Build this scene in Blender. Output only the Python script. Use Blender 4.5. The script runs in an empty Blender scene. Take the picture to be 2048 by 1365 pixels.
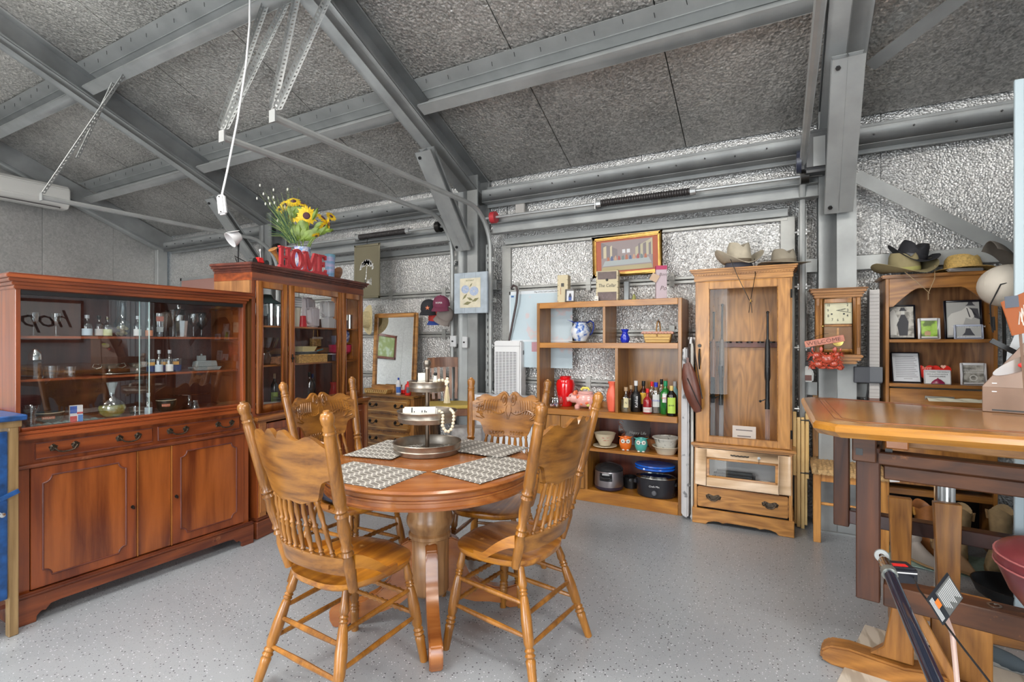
import bpy, bmesh, math, random
from mathutils import Vector, Matrix
from math import sin, cos, pi, radians as R
random.seed(7)
scn = bpy.context.scene
COL = scn.collection

# ------------------------------------------------------------------ camera
TH = R(28.2); CH = 1.35; FPX = 1012.0
cs, sn = cos(TH), sin(TH)
cam_d = bpy.data.cameras.new('camera'); cam = bpy.data.objects.new('camera', cam_d); COL.objects.link(cam)
cam_d.sensor_width = 36; cam_d.lens = FPX/2048*36; cam_d.clip_start = .02
cam.location = (0, 0, CH); cam.rotation_euler = (pi/2, 0, TH)
scn.camera = cam

# ------------------------------------------------------------------ world, lights, exposure
w = bpy.data.worlds.new('sky'); scn.world = w; w.use_nodes = True
wn = w.node_tree.nodes; wl = w.node_tree.links
sky = wn.new('ShaderNodeTexSky'); sky.sky_type = 'NISHITA'; sky.sun_elevation = R(48); sky.sun_rotation = R(200); sky.sun_disc = False
wl.new(sky.outputs[0], wn['Background'].inputs[0]); wn['Background'].inputs[1].default_value = .25
scn.view_settings.view_transform = 'Standard'; scn.view_settings.look = 'None'
scn.view_settings.gamma = 1; scn.view_settings.use_curve_mapping = False
scn.view_settings.exposure = 0.42

def area(name, loc, rot, sx, sy, power, col=(1, .97, .93)):
    d = bpy.data.lights.new(name, 'AREA'); d.shape = 'RECTANGLE'; d.size = sx; d.size_y = sy; d.energy = power; d.color = col
    o = bpy.data.objects.new(name, d); COL.objects.link(o); o.location = loc; o.rotation_euler = rot
    return o
# added fill at the unseen front-wall doorways behind the camera, standing in for daylight
area('door_fill', (-2.6, -4.2, 1.35), (R(90), 0, 0), 3.0, 2.4, 165, (.93, .97, 1))
area('open_door_fill', (3.4, -4.2, 1.35), (R(90), 0, 0), 2.8, 2.4, 150, (.93, .97, 1))
# added fill lamps, unseen below the ridge (their tubes are built further down)
FILL_LAMPS = [(-5.6, .5), (-2.4, .5), (.9, .5), (-2.4, -2.2), (1.6, -2.2), (-5.6, -2.2)]
for i, (x, y) in enumerate(FILL_LAMPS):
    area('fill_lamp_light', (x, y, 3.72), (0, 0, 0), 1.3, .5, 47, (1, .955, .89))
    area('fill_lamp_uplight', (x, y, 3.86), (pi, 0, 0), 1.3, .5, 62, (1, .955, .89))  # added upward fill that brightens the ceiling foil

# ------------------------------------------------------------------ pixel <-> world helpers (used to find real positions)
def ray(px, py):
    r = (px-1024)/FPX; u = (682.5-py)/FPX
    return Vector((r*cs-sn, r*sn+cs, u))
def onZ(px, py, z):
    v = ray(px, py); t = (z-CH)/v.z; return Vector((v.x*t, v.y*t, z))
def onY(px, py, Y):
    v = ray(px, py); t = Y/v.y; return Vector((v.x*t, Y, CH+v.z*t))
def onX(px, py, X):
    v = ray(px, py); t = X/v.x; return Vector((X, v.y*t, CH+v.z*t))
def atD(px, py, d):
    v = ray(px, py); return Vector((v.x*d, v.y*d, CH+v.z*d))
def cw(r, d, z=0):
    return Vector((r*cs-d*sn, r*sn+d*cs, z))

# ------------------------------------------------------------------ materials
MATS = {}
def nmat(name):
    m = bpy.data.materials.new(name); m.use_nodes = True; nt = m.node_tree
    return m, nt, nt.nodes, nt.links, nt.nodes['Principled BSDF']
def setp(b, **k):
    names = dict(col='Base Color', rough='Roughness', metal='Metallic', trans='Transmission Weight', coat='Coat Weight', coatr='Coat Roughness', spec='Specular IOR Level', alpha='Alpha', em='Emission Strength', emc='Emission Color', ior='IOR', sheen='Sheen Weight')
    for a, v in k.items():
        if a in ('col', 'emc'): v = (*v, 1) if len(v) == 3 else v
        b.inputs[names[a]].default_value = v
def plain(name, col, rough=.5, metal=0, bump=0, bscale=60, var=0, vscale=8, **k):
    if name in MATS: return MATS[name]
    m, nt, n, l, b = nmat(name); setp(b, col=col, rough=rough, metal=metal, **k)
    tc = n.new('ShaderNodeTexCoord')
    if var:
        nz = n.new('ShaderNodeTexNoise'); nz.inputs['Scale'].default_value = vscale; nz.inputs['Detail'].default_value = 5
        l.new(tc.outputs['Object'], nz.inputs['Vector'])
        mx = n.new('ShaderNodeMix'); mx.data_type = 'RGBA'
        mx.inputs[6].default_value = (*[c*(1-var) for c in col], 1); mx.inputs[7].default_value = (*[min(1, c*(1+var)) for c in col], 1)
        rp = n.new('ShaderNodeMapRange'); rp.inputs[1].default_value = .3; rp.inputs[2].default_value = .7
        l.new(nz.outputs[0], rp.inputs[0]); l.new(rp.outputs[0], mx.inputs[0]); l.new(mx.outputs[2], b.inputs['Base Color'])
    if bump:
        nb = n.new('ShaderNodeTexNoise'); nb.inputs['Scale'].default_value = bscale; nb.inputs['Detail'].default_value = 3
        l.new(tc.outputs['Object'], nb.inputs['Vector'])
        bp = n.new('ShaderNodeBump'); bp.inputs['Strength'].default_value = bump; bp.inputs['Distance'].default_value = .004
        l.new(nb.outputs[0], bp.inputs['Height']); l.new(bp.outputs[0], b.inputs['Normal'])
    MATS[name] = m; return m
def wood(name, dark, light, axis='x', fine=60, rings=5, rough=.35, contrast=1.0, coat=.25, swirl=3.0, wear=None):
    if name in MATS: return MATS[name]
    m, nt, n, l, b = nmat(name)
    tc = n.new('ShaderNodeTexCoord')
    def mapped(s_along, s_across):
        mp = n.new('ShaderNodeMapping'); sc = [s_across]*3; sc['xyz'.index(axis)] = s_along
        mp.inputs['Scale'].default_value = sc; l.new(tc.outputs['Object'], mp.inputs['Vector']); return mp
    m1 = mapped(fine/14, fine); nz = n.new('ShaderNodeTexNoise'); nz.inputs['Scale'].default_value = 1; nz.inputs['Detail'].default_value = 6; nz.inputs['Roughness'].default_value = .65
    l.new(m1.outputs[0], nz.inputs['Vector'])
    m2 = mapped(rings/6, rings); nw = n.new('ShaderNodeTexNoise'); nw.inputs['Scale'].default_value = 1; nw.inputs['Detail'].default_value = 2; nw.inputs['Distortion'].default_value = .4
    l.new(m2.outputs[0], nw.inputs['Vector'])
    mul = n.new('ShaderNodeMath'); mul.operation = 'MULTIPLY'; mul.inputs[1].default_value = swirl*5; l.new(nw.outputs[0], mul.inputs[0])
    fr = n.new('ShaderNodeMath'); fr.operation = 'PINGPONG'; fr.inputs[1].default_value = 1; l.new(mul.outputs[0], fr.inputs[0])
    add = n.new('ShaderNodeMath'); add.operation = 'MULTIPLY_ADD'; add.inputs[1].default_value = .42; l.new(fr.outputs[0], add.inputs[0])
    sc2 = n.new('ShaderNodeMath'); sc2.operation = 'MULTIPLY'; sc2.inputs[1].default_value = .95; l.new(nz.outputs[0], sc2.inputs[0]); l.new(sc2.outputs[0], add.inputs[2])
    mr = n.new('ShaderNodeMapRange'); mr.inputs[1].default_value = .68-.36*contrast**-1 if contrast else .3; mr.inputs[1].default_value = .38; mr.inputs[2].default_value = .95
    l.new(add.outputs[0], mr.inputs[0])
    mx = n.new('ShaderNodeMix'); mx.data_type = 'RGBA'; mx.inputs[6].default_value = (*dark, 1); mx.inputs[7].default_value = (*light, 1)
    l.new(mr.outputs[0], mx.inputs[0]); out = mx.outputs[2]
    if wear:
        nn = n.new('ShaderNodeTexNoise'); nn.inputs['Scale'].default_value = 9; nn.inputs['Detail'].default_value = 8; nn.inputs['Roughness'].default_value = .7
        l.new(tc.outputs['Object'], nn.inputs['Vector'])
        r2 = n.new('ShaderNodeMapRange'); r2.inputs[1].default_value = .62; r2.inputs[2].default_value = .72; l.new(nn.outputs[0], r2.inputs[0])
        m3 = n.new('ShaderNodeMix'); m3.data_type = 'RGBA'; l.new(r2.outputs[0], m3.inputs[0]); l.new(out, m3.inputs[6]); m3.inputs[7].default_value = (*wear, 1); out = m3.outputs[2]
    l.new(out, b.inputs['Base Color'])
    bp = n.new('ShaderNodeBump'); bp.inputs['Strength'].default_value = .18; bp.inputs['Distance'].default_value = .002
    l.new(nz.outputs[0], bp.inputs['Height']); l.new(bp.outputs[0], b.inputs['Normal'])
    setp(b, rough=rough, coat=coat, coatr=.2)
    MATS[name] = m; return m
def glassmat(name, tint=(1, 1, 1), ior=1.5, base=.0, gr=.0):
    if name in MATS: return MATS[name]
    m, nt, n, l, b = nmat(name); n.remove(b)
    o = n['Material Output']; tr = n.new('ShaderNodeBsdfTransparent'); tr.inputs[0].default_value = (*tint, 1)
    gl = n.new('ShaderNodeBsdfGlossy'); gl.inputs['Roughness'].default_value = gr; gl.inputs[0].default_value = (1, 1, 1, 1)
    fz = n.new('ShaderNodeFresnel'); fz.inputs[0].default_value = ior
    ad = n.new('ShaderNodeMath'); ad.operation = 'ADD'; ad.inputs[1].default_value = base; ad.use_clamp = True; l.new(fz.outputs[0], ad.inputs[0])
    ge = n.new('ShaderNodeNewGeometry'); bf = n.new('ShaderNodeMath'); bf.operation = 'SUBTRACT'; bf.inputs[0].default_value = 1; l.new(ge.outputs['Backfacing'], bf.inputs[1])
    ml = n.new('ShaderNodeMath'); ml.operation = 'MULTIPLY'; l.new(ad.outputs[0], ml.inputs[0]); l.new(bf.outputs[0], ml.inputs[1])
    mx = n.new('ShaderNodeMixShader'); l.new(ml.outputs[0], mx.inputs[0]); l.new(tr.outputs[0], mx.inputs[1]); l.new(gl.outputs[0], mx.inputs[2]); l.new(mx.outputs[0], o.inputs[0])
    MATS[name] = m; return m
def foil(name, base, rough, cell, bump, metal=.9, blot=.35, seam=None):
    """crinkled reflective insulation"""
    if name in MATS: return MATS[name]
    m, nt, n, l, b = nmat(name); tc = n.new('ShaderNodeTexCoord')
    vo = n.new('ShaderNodeTexVoronoi'); vo.inputs['Scale'].default_value = cell; l.new(tc.outputs['Object'], vo.inputs['Vector'])
    nz = n.new('ShaderNodeTexNoise'); nz.inputs['Scale'].default_value = cell*.8; nz.inputs['Detail'].default_value = 4; nz.inputs['Distortion'].default_value = 1.2; l.new(tc.outputs['Object'], nz.inputs['Vector'])
    ad = n.new('ShaderNodeMath'); ad.operation = 'ADD'; l.new(vo.outputs[0], ad.inputs[0]); l.new(nz.outputs[0], ad.inputs[1])
    bp = n.new('ShaderNodeBump'); bp.inputs['Strength'].default_value = bump; bp.inputs['Distance'].default_value = .006
    l.new(ad.outputs[0], bp.inputs['Height']); l.new(bp.outputs[0], b.inputs['Normal'])
    n2 = n.new('ShaderNodeTexNoise'); n2.inputs['Scale'].default_value = 1.7; n2.inputs['Detail'].default_value = 6; l.new(tc.outputs['Object'], n2.inputs['Vector'])
    r2 = n.new('ShaderNodeMapRange'); r2.inputs[1].default_value = .3; r2.inputs[2].default_value = .7; l.new(n2.outputs[0], r2.inputs[0])
    # glints of crumpled foil painted into the colour as lighter and darker facets
    n3 = n.new('ShaderNodeMapRange'); n3.inputs[1].default_value = .35; n3.inputs[2].default_value = .68; l.new(nz.outputs[0], n3.inputs[0])
    mm = n.new('ShaderNodeMath'); mm.operation = 'MULTIPLY_ADD'; mm.inputs[1].default_value = .35; l.new(r2.outputs[0], mm.inputs[0])
    m4 = n.new('ShaderNodeMath'); m4.operation = 'MULTIPLY'; m4.inputs[1].default_value = .65; l.new(n3.outputs[0], m4.inputs[0]); l.new(m4.outputs[0], mm.inputs[2])
    mx = n.new('ShaderNodeMix'); mx.data_type = 'RGBA'; mx.inputs[6].default_value = (*[c*(1-blot) for c in base], 1); mx.inputs[7].default_value = (*[min(1, c*(1+blot*.6)) for c in base], 1)
    l.new(mm.outputs[0], mx.inputs[0]); l.new(mx.outputs[2], b.inputs['Base Color'])
    setp(b, rough=rough, metal=metal); MATS[name] = m; return m
def ramp_mat(name, stops, scale=(1, 1, 1), tex='noise', tscale=5, rough=.5, detail=4, **k):
    """flat print: colour bands from a procedural texture"""
    if name in MATS: return MATS[name]
    m, nt, n, l, b = nmat(name); tc = n.new('ShaderNodeTexCoord'); mp = n.new('ShaderNodeMapping'); mp.inputs['Scale'].default_value = scale
    l.new(tc.outputs['Object'], mp.inputs[0])
    if tex == 'noise':
        t = n.new('ShaderNodeTexNoise'); t.inputs['Detail'].default_value = detail
    else:
        t = n.new('ShaderNodeTexVoronoi')
    t.inputs['Scale'].default_value = tscale; l.new(mp.outputs[0], t.inputs['Vector'])
    cr = n.new('ShaderNodeValToRGB'); l.new(t.outputs[0], cr.inputs[0])
    while len(cr.color_ramp.elements) < len(stops): cr.color_ramp.elements.new(.5)
    for e, (p, c) in zip(cr.color_ramp.elements, stops): e.position = p; e.color = (*c, 1)
    l.new(cr.outputs[0], b.inputs['Base Color']); setp(b, rough=rough, **k); MATS[name] = m; return m

OAK = ((.19, .072, .015), (.41, .175, .038))
oak_x = wood('oak_x', *OAK, 'x'); oak_y = wood('oak_y', *OAK, 'y'); oak_z = wood('oak_z', *OAK, 'z')
chair_x = wood('chair_oak_x', (.14, .048, .008), (.38, .155, .024), 'x', fine=70, rings=5, rough=.3, coat=.4, swirl=4)
chair_y = wood('chair_oak_y', (.24, .072, .008), (.54, .215, .020), 'y', fine=60, rings=3, rough=.28, coat=.5, wear=(.74, .42, .13))
chair_z = wood('chair_oak_z', (.16, .058, .009), (.41, .165, .024), 'z', fine=80, rings=5, rough=.3, coat=.4, swirl=1.3)
table_w = wood('table_oak', (.26, .075, .018), (.42, .15, .036), 'x', fine=40, rings=3, rough=.25, coat=.6)
table_z = wood('table_oak_z', (.26, .12, .045), (.50, .27, .11), 'z', fine=40, rings=5, rough=.3)
mah_x = wood('mahogany_x', (.13, .025, .008), (.33, .075, .018), 'x', fine=35, rings=3, rough=.28, coat=.5)
mah_z = wood('mahogany_z', (.14, .028, .009), (.32, .075, .018), 'z', fine=35, rings=3, rough=.28, coat=.5)
mah_flame = wood('mahogany_flame', (.12, .024, .007), (.36, .095, .018), 'z', fine=22, rings=3.4, rough=.22, coat=.7, swirl=1.6)
mah_dark = wood('mahogany_dark', (.085, .020, .014), (.17, .042, .022), 'z', fine=35, rings=3, rough=.4)
mah_worn = wood('mahogany_worn', (.085, .017, .008), (.24, .06, .018), 'x', fine=45, rings=3, rough=.4, wear=(.33, .13, .05))
hut_z = wood('hutch_wood_z', (.22, .065, .014), (.48, .18, .04), 'z', fine=50, rings=3, rough=.3, coat=.4)
hut_x = wood('hutch_wood_x', (.22, .065, .014), (.48, .18, .04), 'x', fine=50, rings=3, rough=.3, coat=.4)
hut_side = wood('hutch_side_z', (.20, .085, .03), (.40, .19, .065), 'z', fine=40, rings=3, rough=.4)
shelf_x = wood('shelf_oak_x', (.30, .11, .013), (.48, .20, .026), 'x', fine=70, rings=4, rough=.35)
shelf_z = wood('shelf_oak_z', (.21, .085, .015), (.37, .155, .025), 'z', fine=70, rings=4, rough=.35)
gun_x = wood('gun_oak_x', (.30, .12, .025), (.54, .25, .060), 'x', fine=60, rings=7, rough=.35, swirl=4)
gun_z = wood('gun_oak_z', (.32, .13, .026), (.56, .26, .062), 'z', fine=60, rings=7, rough=.35, swirl=4)
hick_x = wood('hickory_x', (.24, .10, .03), (.55, .27, .08), 'x', fine=45, rings=6, rough=.35)
red_tim = wood('red_timber', (.032, .010, .004), (.105, .034, .009), 'x', fine=30, rings=5, rough=.6, coat=.1, swirl=2.2, wear=(.26, .09, .02))
red_timz = wood('red_timber_z', (.035, .010, .005), (.105, .032, .009), 'z', fine=30, rings=5, rough=.6, coat=.1, swirl=2.2)
dres_x = wood('dresser_wood_x', (.11, .04, .01), (.36, .165, .036), 'x', fine=25, rings=9, rough=.3, coat=.4, swirl=2.5)
dres_z = wood('dresser_wood_z', (.13, .045, .012), (.34, .15, .04), 'z', fine=25, rings=9, rough=.3, coat=.4)
walnut = wood('walnut', (.10, .035, .015), (.28, .12, .055), 'z', fine=45, rings=3, rough=.35)
pine = wood('pale_pine', (.62, .38, .12), (.85, .60, .26), 'z', fine=40, rings=4, rough=.4)
steel = plain('galvanised_steel', (.40, .41, .405), .5, .35, var=.12, vscale=5)
steel_d = plain('weathered_steel', (.30, .31, .31), .5, .35, var=.18, vscale=4)
steel_l = plain('bright_steel', (.50, .51, .51), .35, .6, var=.1, vscale=9)
black = plain('black', (.012, .012, .013), .4)
blackm = plain('black_metal', (.03, .028, .026), .35, .7)
bronze = plain('antique_bronze', (.10, .075, .055), .4, .9, var=.4, vscale=90)
white = plain('white_plastic', (.72, .72, .73), .35)
foil_w = foil('wall_foil', (.70, .69, .68), .34, 75, .9, metal=.7, blot=.62)
foil_c = foil('ceiling_foil', (.68, .66, .63), .30, 48, 1.0, metal=.7, blot=.6)
foil_g = foil('gable_foil', (.50, .495, .48), .40, 34, .3, metal=.5, blot=.25)
pane = glassmat('pane_glass', (.97, .98, .98), 1.5, .08)
glassmat('thin_pane', (.98, .98, .98), 1.28, 0)
clear = glassmat('clear_glass', (.84, .87, .88), 1.7, .14)
amberg = glassmat('amber_glass', (.75, .62, .2), 1.5, .05)
mirror = plain('mirror_silver', (.86, .87, .87), .02, 1)

# ------------------------------------------------------------------ mesh builder
class MB:
    def __init__(s): s.v = []; s.f = []
    def _add(s, vs, fs, M=None):
        o = len(s.v)
        for p in vs:
            p = Vector(p); s.v.append(tuple(M @ p if M else p))
        for f in fs: s.f.append(tuple(i+o for i in f))
        return s
    def box(s, x0, x1, y0, y1, z0, z1, M=None):
        vs = [(x0,y0,z0),(x1,y0,z0),(x1,y1,z0),(x0,y1,z0),(x0,y0,z1),(x1,y0,z1),(x1,y1,z1),(x0,y1,z1)]
        return s._add(vs, [(0,3,2,1),(4,5,6,7),(0,1,5,4),(1,2,6,5),(2,3,7,6),(3,0,4,7)], M)
    def cbox(s, c, sz, M=None):
        return s.box(c[0]-sz[0]/2, c[0]+sz[0]/2, c[1]-sz[1]/2, c[1]+sz[1]/2, c[2]-sz[2]/2, c[2]+sz[2]/2, M)
    def lathe(s, prof, n=16, M=None, a0=0, a1=2*pi, sx=1, sy=1):
        full = abs(a1-a0) > 6.28; k = n if full else n+1; o = []
        for r, z in prof:
            for i in range(k):
                a = a0+(a1-a0)*i/n; o.append((r*cos(a)*sx, r*sin(a)*sy, z))
        fs = []
        for j in range(len(prof)-1):
            for i in range(n):
                i2 = (i+1) % k; fs.append((j*k+i, j*k+i2, (j+1)*k+i2, (j+1)*k+i))
        return s._add(o, fs, M)
    def frame(s, p0, p1):
        p0, p1 = Vector(p0), Vector(p1); d = p1-p0; q = d.to_track_quat('Z', 'Y'); return Matrix.Translation(p0) @ q.to_matrix().to_4x4(), d.length
    def rod(s, p0, p1, r0, r1=None, n=8):
        M, L = s.frame(p0, p1); r1 = r0 if r1 is None else r1
        return s.lathe([(0, 0), (r0, 0), (r1, L), (0, L)], n, M)
    def turned(s, p0, p1, prof, n=10, sc=1):
        """prof: list of (t 0..1, radius)"""
        M, L = s.frame(p0, p1)
        return s.lathe([(0, prof[0][0]*L)]+[(r*sc, t*L) for t, r in prof]+[(0, prof[-1][0]*L)], n, M)
    def bar(s, p0, p1, wd, ht, up=(0, 0, 1)):
        p0, p1, up = Vector(p0), Vector(p1), Vector(up); d = (p1-p0); L = d.length; d.normalize(); sd = d.cross(up).normalized(); u = sd.cross(d)
        M = Matrix((( d.x, sd.x, u.x, p0.x), (d.y, sd.y, u.y, p0.y), (d.z, sd.z, u.z, p0.z), (0, 0, 0, 1)))
        return s.box(0, L, -wd/2, wd/2, -ht/2, ht/2, M)
    def tube(s, pts, r, n=8, cap=True):
        pts = [Vector(p) for p in pts]; rr = r if isinstance(r, (list, tuple)) else [r]*len(pts)
        vs = []; up = None
        for i, p in enumerate(pts):
            t = (pts[min(i+1, len(pts)-1)]-pts[max(i-1, 0)]).normalized()
            if up is None: up = Vector((0, 0, 1)) if abs(t.z) < .9 else Vector((1, 0, 0))
            sd = t.cross(up)
            if sd.length < 1e-4: sd = t.cross(Vector((0, 1, 0)))
            sd.normalize(); up = sd.cross(t).normalized()
            for k in range(n):
                a = 2*pi*k/n; vs.append(p+(sd*cos(a)+up*sin(a))*rr[i])
        fs = [(j*n+i, j*n+(i+1) % n, (j+1)*n+(i+1) % n, (j+1)*n+i) for j in range(len(pts)-1) for i in range(n)]
        if cap: fs += [tuple(range(n-1, -1, -1)), tuple(range((len(pts)-1)*n, len(pts)*n))]
        return s._add(vs, fs)
    def prism(s, poly, t0, t1, M=None, plane='xz'):
        """extrude closed 2D outline; plane xz -> thickness along y"""
        n = len(poly); f = {'xz': lambda a, b, t: (a, t, b), 'xy': lambda a, b, t: (a, b, t), 'yz': lambda a, b, t: (t, a, b)}[plane]
        vs = [f(a, b, t0) for a, b in poly]+[f(a, b, t1) for a, b in poly]
        fs = [tuple(range(n)), tuple(range(2*n-1, n-1, -1))]+[(i, i+n, (i+1) % n+n, (i+1) % n) for i in range(n)]
        return s._add(vs, fs, M)
    def grid(s, fn, nu, nv, M=None, thick=None):
        vs = [fn(i/nu, j/nv) for j in range(nv+1) for i in range(nu+1)]; k = nu+1
        fs = [(j*k+i, j*k+i+1, (j+1)*k+i+1, (j+1)*k+i) for j in range(nv) for i in range(nu)]
        if thick:
            m = len(vs); vs += [tuple(Vector(p)+Vector(thick)) for p in vs]; fs2 = [tuple(reversed([q+m for q in f])) for f in fs]
            edge = []
            for i in range(nu): edge += [(i+1, i, i+m, i+1+m), (nv*k+i, nv*k+i+1, nv*k+i+1+m, nv*k+i+m)]
            for j in range(nv): edge += [(j*k, (j+1)*k, (j+1)*k+m, j*k+m), ((j+1)*k+nu, j*k+nu, j*k+nu+m, (j+1)*k+nu+m)]
            fs += fs2+edge
        return s._add(vs, fs, M)
    def ball(s, c, r, n=10, m=6, sc=(1, 1, 1)):
        vs = []; 
        for j in range(m+1):
            ph = pi*j/m
            for i in range(n):
                a = 2*pi*i/n; vs.append((c[0]+r*sc[0]*sin(ph)*cos(a), c[1]+r*sc[1]*sin(ph)*sin(a), c[2]-r*sc[2]*cos(ph)))
        fs = [(j*n+i, j*n+(i+1) % n, (j+1)*n+(i+1) % n, (j+1)*n+i) for j in range(m) for i in range(n)]
        return s._add(vs, fs)

def build(name, mb, mat, parent=None, bevel=0, ang=35, kind=None, label=None, sub=0, seg=1):
    me = bpy.data.meshes.new(name); me.from_pydata(mb.v, [], mb.f)
    bm = bmesh.new(); bm.from_mesh(me); bmesh.ops.remove_doubles(bm, verts=bm.verts, dist=1e-5)
    bmesh.ops.dissolve_degenerate(bm, edges=bm.edges, dist=1e-6)
    bmesh.ops.recalc_face_normals(bm, faces=bm.faces)
    if bevel:
        es = [e for e in bm.edges if len(e.link_faces) == 2 and e.calc_face_angle(0) > .6]
        try: bmesh.ops.bevel(bm, geom=es, offset=bevel, segments=seg, affect='EDGES', clamp_overlap=True)
        except Exception: pass
    bm.to_mesh(me); bm.free()
    for p in me.polygons: p.use_smooth = True
    me.set_sharp_from_angle(angle=R(ang))
    me.materials.append(mat)
    o = bpy.data.objects.new(name, me); COL.objects.link(o)
    if parent is not None: o.parent = parent
    if sub:
        md = o.modifiers.new('s', 'SUBSURF'); md.levels = sub; md.render_levels = sub
    if kind: o['kind'] = kind
    if label: o['label'] = label
    return o
def tag(o, label, cat, group=None):
    o['label'] = label; o['category'] = cat
    if group: o['group'] = group
    return o
def thing(name, label, cat, loc=(0, 0, 0), rz=0, group=None, rot=None):
    o = bpy.data.objects.new(name, None); COL.objects.link(o); o.location = loc; o.empty_display_size = .05
    o.rotation_euler = rot if rot else (0, 0, rz); return tag(o, label, cat, group)
def kids(o): return [c for c in bpy.data.objects if c.parent == o]
def copy_tree(o, parent=None):
    c = o.copy(); COL.objects.link(c)
    if parent is not None: c.parent = parent
    for ch in kids(o): copy_tree(ch, c)
    return c
def struct(name, mb, mat, **k):
    return build(name, mb, mat, kind='structure', **k)
FONTS = {}
def text(s, size, mat, parent, loc, rot=(pi/2, 0, 0), ext=.0006, sx=1, shear=0, name='lettering', off=0):
    cu = bpy.data.curves.new('t', 'FONT'); cu.body = s; cu.size = size; cu.extrude = ext; cu.align_x = 'CENTER'; cu.align_y = 'CENTER'; cu.shear = shear; cu.resolution_u = 2; cu.offset = off
    t = bpy.data.objects.new('t', cu); COL.objects.link(t); dg = bpy.context.evaluated_depsgraph_get()
    me = bpy.data.meshes.new_from_object(t.evaluated_get(dg)); bpy.data.objects.remove(t); bpy.data.curves.remove(cu)
    me.materials.clear(); me.materials.append(mat); me.name = name
    o = bpy.data.objects.new(name, me); COL.objects.link(o); o.location = loc; o.rotation_euler = rot; o.scale = (sx, 1, 1)
    if parent is not None: o.parent = parent
    return o
# ================================================================== THE BUILDING
YW, XL, XR, YF = 4.46, -8.6, 5.2, -4.6
def roofz(y): return 2.96+.42*(YW-abs(y)) if y >= 0 else 2.96+.42*(YW-abs(y)*YW/4.6)
RIDGE = roofz(0)
def epoxy_floor():
    m, nt, n, l, b = nmat('flecked_epoxy'); tc = n.new('ShaderNodeTexCoord')
    base = n.new('ShaderNodeTexNoise'); base.inputs['Scale'].default_value = 1.3; base.inputs['Detail'].default_value = 6; l.new(tc.outputs['Object'], base.inputs['Vector'])
    cr = n.new('ShaderNodeMix'); cr.data_type = 'RGBA'; cr.inputs[6].default_value = (.300, .325, .355, 1); cr.inputs[7].default_value = (.385, .41, .435, 1); l.new(base.outputs[0], cr.inputs[0])
    out = cr.outputs[2]
    for sc, th, seedv, col in ((62, .20, 0, (.02, .02, .025)), (75, .19, 3.3, (.72, .74, .78)), (140, .15, 7.7, (.06, .06, .07)), (120, .14, 5.1, (.60, .62, .66))):
        mp = n.new('ShaderNodeMapping'); mp.inputs['Location'].default_value = (seedv, seedv*1.7, 0); l.new(tc.outputs['Object'], mp.inputs[0])
        v = n.new('ShaderNodeTexVoronoi'); v.inputs['Scale'].default_value = sc; l.new(mp.outputs[0], v.inputs['Vector'])
        lt = n.new('ShaderNodeMath'); lt.operation = 'LESS_THAN'; lt.inputs[1].default_value = th; l.new(v.outputs['Distance'], lt.inputs[0])
        sp = n.new('ShaderNodeSeparateColor'); l.new(v.outputs['Color'], sp.inputs[0])
        g2 = n.new('ShaderNodeMath'); g2.operation = 'GREATER_THAN'; g2.inputs[1].default_value = .55; l.new(sp.outputs[0], g2.inputs[0])
        mu = n.new('ShaderNodeMath'); mu.operation = 'MULTIPLY'; l.new(lt.outputs[0], mu.inputs[0]); l.new(g2.outputs[0], mu.inputs[1])
        mx = n.new('ShaderNodeMix'); mx.data_type = 'RGBA'; mx.inputs[7].default_value = (*col, 1); l.new(mu.outputs[0], mx.inputs[0]); l.new(out, mx.inputs[6]); out = mx.outputs[2]
    l.new(out, b.inputs['Base Color']); setp(b, rough=.33, coat=.25, coatr=.25)
    bp = n.new('ShaderNodeBump'); bp.inputs['Strength'].default_value = .08; nb = n.new('ShaderNodeTexNoise'); nb.inputs['Scale'].default_value = 30; l.new(tc.outputs['Object'], nb.inputs['Vector']); l.new(nb.outputs[0], bp.inputs['Height']); l.new(bp.outputs[0], b.inputs['Normal'])
    return m
struct('floor', MB().box(XL-.1, XR+.1, YF-.1, YW+.1, -.12, 0), epoxy_floor())
painted = plain('painted_wall', (.36, .385, .42), .6, bump=.1, bscale=30, var=.06, vscale=2)
deck = plain('roof_sheet', (.20, .21, .21), .5, .6)

# roof deck and foil sheets
ce = struct('ceiling', MB().prism([(YW+.15, roofz(YW+.15)+.05), (0, RIDGE+.05), (YF-.15, roofz(YF-.15)+.05), (YF-.15, roofz(YF-.15)+.12), (0, RIDGE+.13), (YW+.15, roofz(YW+.15)+.12)], XL-.1, XR+.1, plane='yz'), deck)
PUR = [3.36, 2.33, 1.28, .22]
ybands = [YW-.02]+PUR+[0.0]
xs_cut = [XL, -7.1, -5.83, -4.92, -3.84, -2.75, -1.75, -.72, .333, 1.5, 2.7, 3.95, XR]
rnd = random.Random(3)
for i in range(len(xs_cut)-1):
    for j in range(len(ybands)-1):
        x0, x1, y0, y1 = xs_cut[i]+.004, xs_cut[i+1]-.004, ybands[j]-.003, ybands[j+1]+.003
        sag = rnd.uniform(.0, .012)
        g = MB().grid(lambda u, v: (x0+(x1-x0)*u, y0+(y1-y0)*v, roofz(y0+(y1-y0)*v)+.012-sag*sin(pi*u)*sin(pi*v)+.004*sin(7*u+i)*sin(5*v+j)), 8, 6, thick=(0, 0, .02))
        build('insulation_panel', g, foil_c, ce)
for i in range(0, len(xs_cut)-1, 2):
    x0, x1 = xs_cut[i]+.004, xs_cut[min(i+2, len(xs_cut)-1)]-.004
    for y0, y1 in ((-.01, -2.3), (-2.3, YF)):
        build('insulation_panel', MB().prism([(y0, roofz(y0)+.012), (y1, roofz(y1)+.012), (y1, roofz(y1)+.03), (y0, roofz(y0)+.03)], x0, x1, plane='yz'), foil_c, ce)

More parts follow.
